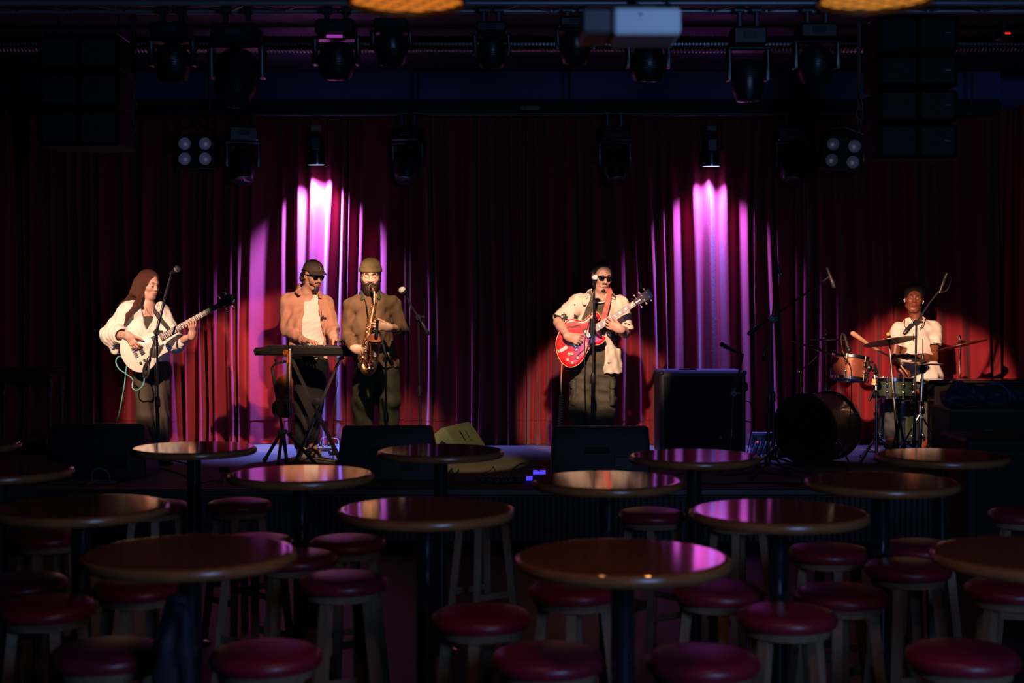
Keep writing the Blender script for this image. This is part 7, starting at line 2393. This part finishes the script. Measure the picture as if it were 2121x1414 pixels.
# red semi-hollow guitar
k = (Y0 - 0.235) / F_PX
gc = P(1192, 720, Y0 - 0.225)
TG = Matrix.Translation(gc) @ Matrix.Rotation(R(-5), 4, 'X') @ Matrix.Rotation(R(90), 4, 'X')
c4 = lambda x, y: ((1130 + x / 5.654 - 1192) * k, -(530 + y / 5.654 - 720) * k)
out = smooth_outline([c4(*q) for q in [(640, 722), (634, 688), (606, 660), (572, 657), (541, 674), (505, 707), (467, 740), (430, 756), (388, 753), (330, 738), (282, 742), (238, 764), (205, 810), (170, 870), (136, 950), (120, 1025), (127, 1110), (155, 1195), (205, 1265), (262, 1300), (320, 1300), (385, 1268), (440, 1205), (480, 1140), (512, 1080), (545, 1052), (590, 1044), (640, 1034), (684, 1000), (704, 962), (690, 940), (645, 930), (608, 912), (594, 880), (596, 840), (590, 800), (606, 770)]])
M_RED = mat('guitar_red', (0.62, 0.012, 0.014), 0.22, coat=0.25, var=(3, (0.55, 0.010, 0.012), 1.0))
M_CRM = mat('cream_binding', (0.72, 0.60, 0.42), 0.35)
eg = thing('electric_guitar', 'bright red semi hollow electric guitar with a patterned strap', 'guitar', gc)
bdy = mk('body', MB().loft(out, [(0.004, -0.022), (0.0, -0.019), (0, 0.018), (0.003, 0.0205), (0.018, 0.0225), (0.03, 0.0235)], TG), M_RED, eg)
bo = [(p[0], p[1], 0.0188) for p in out] + [(out[0][0], out[0][1], 0.0188)]
mk('binding', MB().tube([TG @ V(p) for p in bo], 0.0026, 6), M_CRM, bdy)
bo2 = [(p[0], p[1], -0.019) for p in out] + [(out[0][0], out[0][1], -0.019)]
mk('binding', MB().tube([TG @ V(p) for p in bo2], 0.0022, 6), M_CRM, bdy)
ax0, ax1 = V(c4(320, 1020)), V(c4(1032, 562))
dn = (ax1 - ax0).normalized()
dv = V((-dn.y, dn.x))
L = (ax1 - ax0).length
b2 = lambda t, v, sz, z, b=0.002: bx_(MB(), t, v, sz, z, b, TG, ax0, dn, dv)
n0 = L * 0.36
ol = [ax0 + dn * n0 + dv * 0.028, ax0 + dn * n0 - dv * 0.028, ax1 - dv * 0.021, ax1 + dv * 0.021]
ol = ccw([tuple(q) for q in ol])
mk('neck', MB().loft(ol, [(0.010, -0.004), (0.002, 0.008), (0, 0.02), (0, 0.0265)], TG), M_RED, eg)
fb = mk('fretboard', MB().loft(ol, [(0, 0.0265), (0, 0.031), (0.001, 0.032)], TG), mat('rosewood', (0.05, 0.022, 0.015), 0.4), eg)
for s in (-1, 1):
    a, b = ax0 + dn * n0 + dv * s * 0.028, ax1 + dv * s * 0.021
    mk('fretboard_binding', MB().tube([TG @ V((a.x, a.y, 0.0305)), TG @ V((b.x, b.y, 0.0305))], 0.002, 6), M_CRM, fb)
for i in range(1, 19):
    t = L * 2 ** (-i / 12.0)
    if t < n0 + 0.005:
        break
    f_ = (t - n0) / (L - n0)
    mk('fret', b2(t, 0, (0.0025, 0.055 - 0.014 * f_, 0.003), 0.0325, 0), M_STEEL, fb, smooth=False)
for i in (1, 3, 5, 7, 9, 12, 15):
    t = L * (2 ** (-i / 12.0) + 2 ** (-(i - 1) / 12.0)) / 2
    w_ = L * (2 ** (-(i - 1) / 12.0) - 2 ** (-i / 12.0)) * 0.55
    if t > n0:
        mk('block_inlay', b2(t, 0, (w_, 0.024, 0.0012), 0.0322, 0), mat('pearl', (0.7, 0.68, 0.62), 0.3), fb)
mk('nut', b2(L + 0.004, 0, (0.008, 0.044, 0.006), 0.033, 0.001), M_CRM, eg)
hs = smooth_outline([tuple(ax1 + dn * a + dv * b) for a, b in ((0.005, 0.022), (0.03, 0.030), (0.09, 0.036), (0.16, 0.042), (0.182, 0.036), (0.178, 0.012), (0.186, 0.0), (0.178, -0.012), (0.182, -0.036), (0.16, -0.042), (0.09, -0.036), (0.03, -0.030), (0.005, -0.022))], 3)
hd = mk('headstock', MB().loft(hs, [(0.002, 0.004), (0, 0.006), (0, 0.020), (0.002, 0.022)], TG), mat('head_dark', (0.035, 0.008, 0.006), 0.25, coat=0.3), eg)
for i, a in enumerate((0.045, 0.095, 0.145)):
    for s in (-1, 1):
        c = ax1 + dn * a + dv * s * 0.022
        e = ax1 + dn * a + dv * s * 0.058
        mk('tuning_peg', MB().lathe([(0.005, 0.022), (0.005, 0.034), (0.003, 0.036)], (c.x, c.y, 0), (0, 0, 1), 10, TG).tube([(c.x, c.y, 0.012), (e.x, e.y, 0.012)], 0.003, 6, TG).ell((e.x, e.y, 0.012), (0.009, 0.008, 0.006), TG, n=10, m=6), mat('peg_cream_metal', (0.75, 0.65, 0.5), 0.25, 0.5), hd)
mk('head_inlay', b2(L + 0.045, 0, (0.05, 0.012, 0.001), 0.0225, 0), mat('pearl', (0.7, 0.68, 0.62), 0.3), hd)
sm = MB()
for v in (-0.02, -0.012, -0.004, 0.004, 0.012, 0.02):
    a, b = ax0 + dn * 0.0 + dv * v * 1.2, ax1 + dv * v * 0.8
    sm.tube([(a.x, a.y, 0.040), (b.x, b.y, 0.036)], 0.0006, 5, TG)
mk('strings', sm, M_STEEL, eg)
for t in (0.05, 0.145):
    pu = mk('pickup', b2(t, 0, (0.036, 0.078, 0.012), 0.028, 0.004), mat('nickel', (0.7, 0.66, 0.6), 0.22, 1.0), eg)
    mk('pickup_ring', b2(t, 0, (0.046, 0.092, 0.006), 0.0235, 0.002), M_BLK2, pu)
br = mk('bridge', b2(0.0, 0, (0.016, 0.088, 0.012), 0.031, 0.003), mat('nickel', (0.7, 0.66, 0.6), 0.22, 1.0), eg)
for v in np.linspace(-0.025, 0.025, 6):
    mk('saddle', b2(0.0, float(v), (0.012, 0.005, 0.004), 0.038, 0.001), M_CHROME, br)
tp_ = ax0 - dn * 0.16
mk('tailpiece', b2(-0.095, 0, (0.075, 0.030, 0.004), 0.026, 0.001), mat('nickel_dull', (0.35, 0.28, 0.24), 0.4, 1.0), eg)
mk('tailpiece_hinge', bx_(MB(), 0, 0, (0.012, 0.03, 0.02), 0.022, 0.003, TG, V(c4(148, 1115)), dn, dv), M_CRM, eg)
for q in ((255, 1215), (372, 1195), (310, 1252), (308, 1148)):
    x, y = c4(*q)
    kn = mk('knob', MB().lathe([(0.0145, 0.022), (0.0135, 0.030), (0.011, 0.036), (0.0001, 0.0365)], (x, y, 0), (0, 0, 1), 18, TG), mat('gold_knob', (0.75, 0.52, 0.22), 0.25, 0.4), eg)
x, y = c4(275, 1150)
mk('toggle_switch', MB().lathe([(0.014, 0.022), (0.014, 0.026), (0.006, 0.03), (0.004, 0.045)], (x, y, 0), (0, 0, 1), 14, TG), M_CRM, eg)
x, y = c4(355, 1100)
mk('vibrato_arm_tip', bx_(MB(), 0, 0, (0.03, 0.014, 0.006), 0.034, 0.003, TG, V(c4(355, 1100)), dn, dv), mat('nickel', (0.7, 0.66, 0.6), 0.22, 1.0), eg)
# f-holes
for pts in ([(262, 838), (285, 832), (320, 836), (350, 825), (385, 818), (408, 826)], [(340, 1205), (365, 1175), (400, 1140), (425, 1120), (455, 1095)]):
    q = bez([(*c4(*p), 0.0232) for p in pts], 5)
    w_ = [0.0022 + 0.0035 * math.sin(math.pi * i / (len(q) - 1)) for i in range(len(q))]
    fm = MB()
    for i in range(len(q) - 1):
        d_ = (q[i + 1] - q[i])
        fm.box((q[i] + q[i + 1]) / 2, (d_.length * 1.05, w_[i] * 2, 0.0012), TG, rot=Matrix.Rotation(math.atan2(d_.y, d_.x), 3, 'Z'))
    for e in (q[0], q[-1]):
        fm.lathe([(0.0048, 0.0226), (0.0048, 0.0238)], (e.x, e.y - 0.003, 0), (0, 0, 1), 12, TG)
    mk('f_hole', fm, mat('f_hole_dark', (0.02, 0.004, 0.003), 0.6), bdy)
pgd = ccw([c4(*q) for q in [(470, 985), (505, 1075), (435, 1170), (425, 1150), (470, 1075), (450, 1000)]])
mk('pickguard', MB().loft(pgd, [(0, 0.026), (0, 0.0275), (0.001, 0.028)], TG), mat('guard_cream', (0.5, 0.33, 0.25), 0.3), eg)
# strap with a red and white pattern
M_STP = spots_mat('strap_red_pattern', (0.60, 0.07, 0.05), (0.70, 0.52, 0.42), 55, 0.34)
st3 = bez([pp(1258, 594, 0.04), pp(1262, 602, -0.08), pp(1259, 625, -0.165), pp(1254, 645, -0.19), pp(1250, 662, -0.20), pp(1246, 674, -0.2)], 5)
sm = MB()
wv = V((1, 0.25, 0.1)).normalized()
vs, fs = [], []
for i, p in enumerate(st3):
    for (a, b) in ((-1, 0), (1, 0), (1, 1), (-1, 1)):
        vs.append(p + wv * a * 0.024 + V((0, 0.004 * b, 0)))
for i in range(len(st3) - 1):
    for j in range(4):
        fs.append((i * 4 + j, i * 4 + (j + 1) % 4, (i + 1) * 4 + (j + 1) % 4, (i + 1) * 4 + j))
mk('strap', sm.add(vs, fs), M_STP, eg)
# cable with a coil
jx = P(1165, 738, Y0 - 0.25)
cd = thing('coiled_cable', 'pale coiled guitar cable hanging from the red guitar', 'cable', V((jx.x, jx.y, STAGE)))
mk('plug', MB().tube([P(1166.5, 733, Y0 - 0.245), P(1164, 752, Y0 - 0.25)], [0.008, 0.0065], 10), M_CHROME, cd)
M_COIL = mat('coil_beige', (0.42, 0.28, 0.20), 0.5)
mk('straight_run', MB().tube(bez([P(1164, 750, Y0 - 0.25), P(1162.5, 780, Y0 - 0.25), P(1162, 800, Y0 - 0.25), P(1163, 818, Y0 - 0.25)], 5), 0.0055, 8), M_COIL, cd)
hl = []
nT = 17
for i in range(nT * 10 + 1):
    a = 2 * math.pi * i / 10
    y = 818 + (905 - 818) * i / (nT * 10)
    c = P(1162.5 - 3.5 * (y - 818) / 87, y, Y0 - 0.25)
    hl.append(c + V((0.017 * math.cos(a), 0.017 * math.sin(a), 0)))
mk('coil', MB().tube(hl, 0.0052, 6), M_COIL, cd)
mk('floor_run', MB().tube(bez([hl[-1], P(1160, 930, Y0 - 0.25), V((jx.x - 0.05, jx.y - 0.1, STAGE + 0.008)), V((jx.x - 0.3, jx.y - 0.3, STAGE + 0.006))], 5), 0.0052, 6), M_COIL, cd)
# ---------------------------------------------------------------- drummer
Y0 = 13.0
pp = lambda x, y, dy=0.0: P(x, y, Y0 + dy)
JD = dict(neck=pp(1897, 661, 0.0), shA=pp(1860, 684, -0.03), shB=pp(1935, 682, 0.03), chest=pp(1899, 727), elA=pp(1852, 742, -0.08), wrA=pp(1864, 760, -0.30),
          elB=pp(1934, 742, -0.05), wrB=pp(1873, 738, -0.34), hipA=pp(1882, 800), hipB=pp(1924, 800), knA=pp(1850, 808, -0.42), knB=pp(1925, 806, -0.25),
          anA=pp(1846, 905, -0.42), anB=pp(1915, 905, -0.24), toeA=pp(1838, 925, -0.60), toeB=pp(1910, 925, -0.36))
HD = Head(pp(1893, 620, -0.02), (-0.22, -0.97, 0.09), (0.10, 0, 1), s=1.0)
dp = thing('person', 'drummer with closed eyes in a white polo shirt sitting behind the drums', 'person', (pp(1900, 0).x, Y0, STAGE))
mk('body', jo(body_mesh(JD, 0.93), head_mesh(HD, JD['neck'], wide=1.0, nose=1.0, lips_full=1.35),
              hand_mesh(JD['wrB'], (-0.96, -0.10, 0.08), (-0.10, 0.35, -0.92), True, (48, 60, 40), 3, thumb=(0.8, 0.2, 0.4), arm=JD['elB'].lerp(JD['wrB'], 0.5)),
              hand_mesh(JD['wrA'], (0.45, -0.45, -0.55), (0.1, 0.5, -0.85), False, (48, 60, 40), 3, thumb=(0.8, 0.2, 0.4), arm=JD['elA'].lerp(JD['wrA'], 0.5))), SK_D, dp)
features(HD, dp, None, HAIR_BL, LIPD, 0.0040)
g = HD.grid((-0.14, -0.17, -0.06), (0.14, 0.14, 0.19), 0.004)
g.op(HD.el((0, -0.020, 0.050), (0.092, 0.108, 0.100)), 0.01)
g.op(HD.el((0, 0.088, 0.018), (0.072, 0.060, 0.062)), 0.010, sub=True)
g.op(HD.el((0, 0.05, -0.05), (0.14, 0.12, 0.055)), 0.012, sub=True)
rg = random.Random(5)
for i in range(120):
    a, b = rg.uniform(0, 6.28), rg.uniform(0.0, 1.5)
    q = (0.088 * math.sin(b) * math.cos(a), -0.020 + 0.104 * math.sin(b) * math.sin(a), 0.050 + 0.098 * math.cos(b))
    if q[1] > 0.05 and q[2] < 0.085:
        continue
    g.op(HD.el(q, (0.011, 0.011, 0.011)), 0.008)
g.wave(0.002, 0.012, 3)
mk('hair', g.mesh(), HAIR_BL, dp)
g = HD.grid((-0.12, -0.05, -0.18), (0.12, 0.15, 0.02), 0.0032)
g.op(HD.el((0, 0.021, -0.064), (0.0585, 0.064, 0.060)), 0.01)
g.op(HD.ec((-0.024, 0.086, -0.047), (0.024, 0.086, -0.047), 0.006, 0.006), 0.010)
g.op(HD.el((0, 0.10, -0.070), (0.030, 0.04, 0.016)), 0.003, sub=True)
g.op(HD.el((0, 0.085, -0.006), (0.06, 0.06, 0.036)), 0.008, sub=True)
g.op(HD.el((0, 0.09, -0.09), (0.05, 0.04, 0.025)), 0.008, sub=True)
for s in (-1, 1):
    g.op(HD.el((s * 0.046, 0.066, -0.052), (0.028, 0.04, 0.036)), 0.008, sub=True)
g.op(HD.el((0, -0.07, -0.04), (0.12, 0.095, 0.14)), 0.01, sub=True)
mk('beard', g.mesh(), HAIR_BL, dp)
M_POLO = mat('white_polo', (0.80, 0.74, 0.65), 0.85, bump=(110, 0.2))
sdD = (JD['shB'] - JD['shA']).normalized()
g = Grid(*limits([JD['shA'], JD['shB'], JD['hipA'], JD['hipB'], JD['elA'], JD['elB']], 0.22), 0.006)
for p, k in torso_prims(JD, 0.94, 0.020, 0.01):
    g.op(p, k)
g.op(ec(pp(1910, 770, -0.02), pp(1914, 786, -0.03), (0.175, 0.15), (0.182, 0.16), sdD), 0.04)
for a in 'AB':
    q = JD['sh' + a].lerp(JD['el' + a], 0.58)
    g.op(ec(JD['sh' + a], q, 0.072, 0.072), 0.024)
    d = (JD['el' + a] - JD['sh' + a]).normalized()
    g.op((lambda x, y, z, q=q, d=d: np.maximum(-((x - q.x) * d.x + (y - q.y) * d.y + (z - q.z) * d.z), (np.sqrt((x - q.x) ** 2 + (y - q.y) ** 2 + (z - q.z) ** 2) - 0.10)), list(q - V((.1, .1, .1))), list(q + V((.1, .1, .1)))), 0.004, sub=True)
    g.op(ec(q - d * 0.035, q + d * 0.05, 0.056, 0.066), 0.008, sub=True)
g.op(ec(JD['neck'] - V((0, 0.0, 0.04)), JD['neck'] + V((0, -0.04, 0.12)), 0.062, 0.085), 0.01, sub=True)
g.cut(pp(1900, 788), (0, 0, -1))
g.wave(0.0045, 0.09, 51, stretch=(1.1, 1.1, 0.9))
po = mk('polo_shirt', g.mesh(), M_POLO, dp)
for q0, q1, sd_ in ((pp(1878, 660, 0.02), pp(1879, 675, -0.10), (0.8, 0, 0.5)), (pp(1914, 658, 0.02), pp(1906, 676, -0.09), (0.8, 0, -0.5))):
    g = Grid(*limits([q0, q1], 0.05), 0.0045)
    g.op(ec(q0, q1, (0.022, 0.007), (0.022, 0.007), sd_), 0.01)
    mk('collar_flap', g.mesh(), M_POLO, po)
M_PIPE = mat('dark_piping', (0.02, 0.018, 0.02), 0.7)
mk('collar_piping', MB().tube(bez([pp(1874, 662, -0.02), pp(1873, 672, -0.10), pp(1877, 679, -0.135), pp(1882, 677, -0.135)], 5), 0.0032, 6).tube(bez([pp(1918, 660, -0.02), pp(1913, 670, -0.10), pp(1905, 681, -0.13)], 5), 0.0032, 6), M_PIPE, po)
d = (JD['elB'] - JD['shB']).normalized()
q = JD['shB'].lerp(JD['elB'], 0.55)
u = d.orthogonal().normalized()
v_ = d.cross(u)
mk('sleeve_piping', MB().tube([q + (u * math.cos(t) + v_ * math.sin(t)) * 0.0755 for t in np.linspace(0, 6.283, 29)], 0.003, 6), M_PIPE, po)
g = Grid(*limits([JD['hipA'], JD['hipB'], JD['knA'], JD['knB'], JD['anA'], JD['anB']], 0.15), 0.008)
for a in 'AB':
    g.op(ec(JD['hip' + a], JD['kn' + a], 0.094, 0.074), 0.03)
    g.op(ec(JD['kn' + a], JD['an' + a] + V((0, 0, 0.03)), 0.074, 0.060), 0.03)
g.op(ec(JD['hipA'], JD['hipB'], 0.095, 0.095), 0.04)
g.cut((0, 0, STAGE + 0.05), (0, 0, -1))
g.wave(0.006, 0.10, 8)
mk('jeans', g.mesh(), mat('grey_blue_denim', (0.045, 0.055, 0.065), 0.85, bump=(120, 0.3)), dp)
for a in 'AB':
    shoe(JD, a, M_BLK2, mat('sneaker_sole', (0.40, 0.34, 0.25), 0.7), dp)
for s in (-1, 1):
    mk('earphone', MB().ell(HD.p(s * 0.086, 0.004, -0.012), (0.007, 0.009, 0.011)).tube([HD.p(s * 0.084, 0.008, -0.016), HD.p(s * 0.082, 0.012, -0.034)], 0.004, 8), mat('white_plastic', (0.75, 0.72, 0.68), 0.3), dp)
wr = JD['wrB'].lerp(JD['elB'], 0.10)
wd = (JD['elB'] - JD['wrB']).normalized()
mk('wristwatch', MB().lathe([(0.030, -0.010), (0.033, -0.008), (0.033, 0.008), (0.030, 0.010)], wr, wd, 18).box(wr + V((0, -0.035, 0.01)), (0.034, 0.012, 0.034), b=0.004), mat('watch_steel', (0.20, 0.18, 0.14), 0.3, 0.6), dp)
mk('pendant_cord', MB().tube([pp(1892, 690, -0.14), pp(1891.5, 706, -0.15)], 0.003, 6), M_PIPE, dp)
ds = thing('drumstick', 'thick wooden drumstick raised to the left by the drummer', 'drumstick', pp(1830, 732, -0.38))
mk('stick', MB().tube([pp(1846, 740, -0.36), pp(1829, 731, -0.38), pp(1800, 714, -0.44), pp(1766, 690, -0.52), pp(1764.5, 689, -0.525)], [0.008, 0.009, 0.015, 0.023, 0.016], 14), mat('hickory', (0.52, 0.30, 0.17), 0.55, bump=(30, 0.1)), ds)
d2 = thing('drumstick', 'short visible drumstick crossing the snare drum', 'drumstick', pp(1872, 764, -0.40))
mk('stick', MB().tube([pp(1858, 746, -0.36), pp(1870, 762, -0.42), pp(1880, 774, -0.50)], [0.007, 0.007, 0.005], 10), mat('hickory', (0.52, 0.30, 0.17), 0.55), d2)
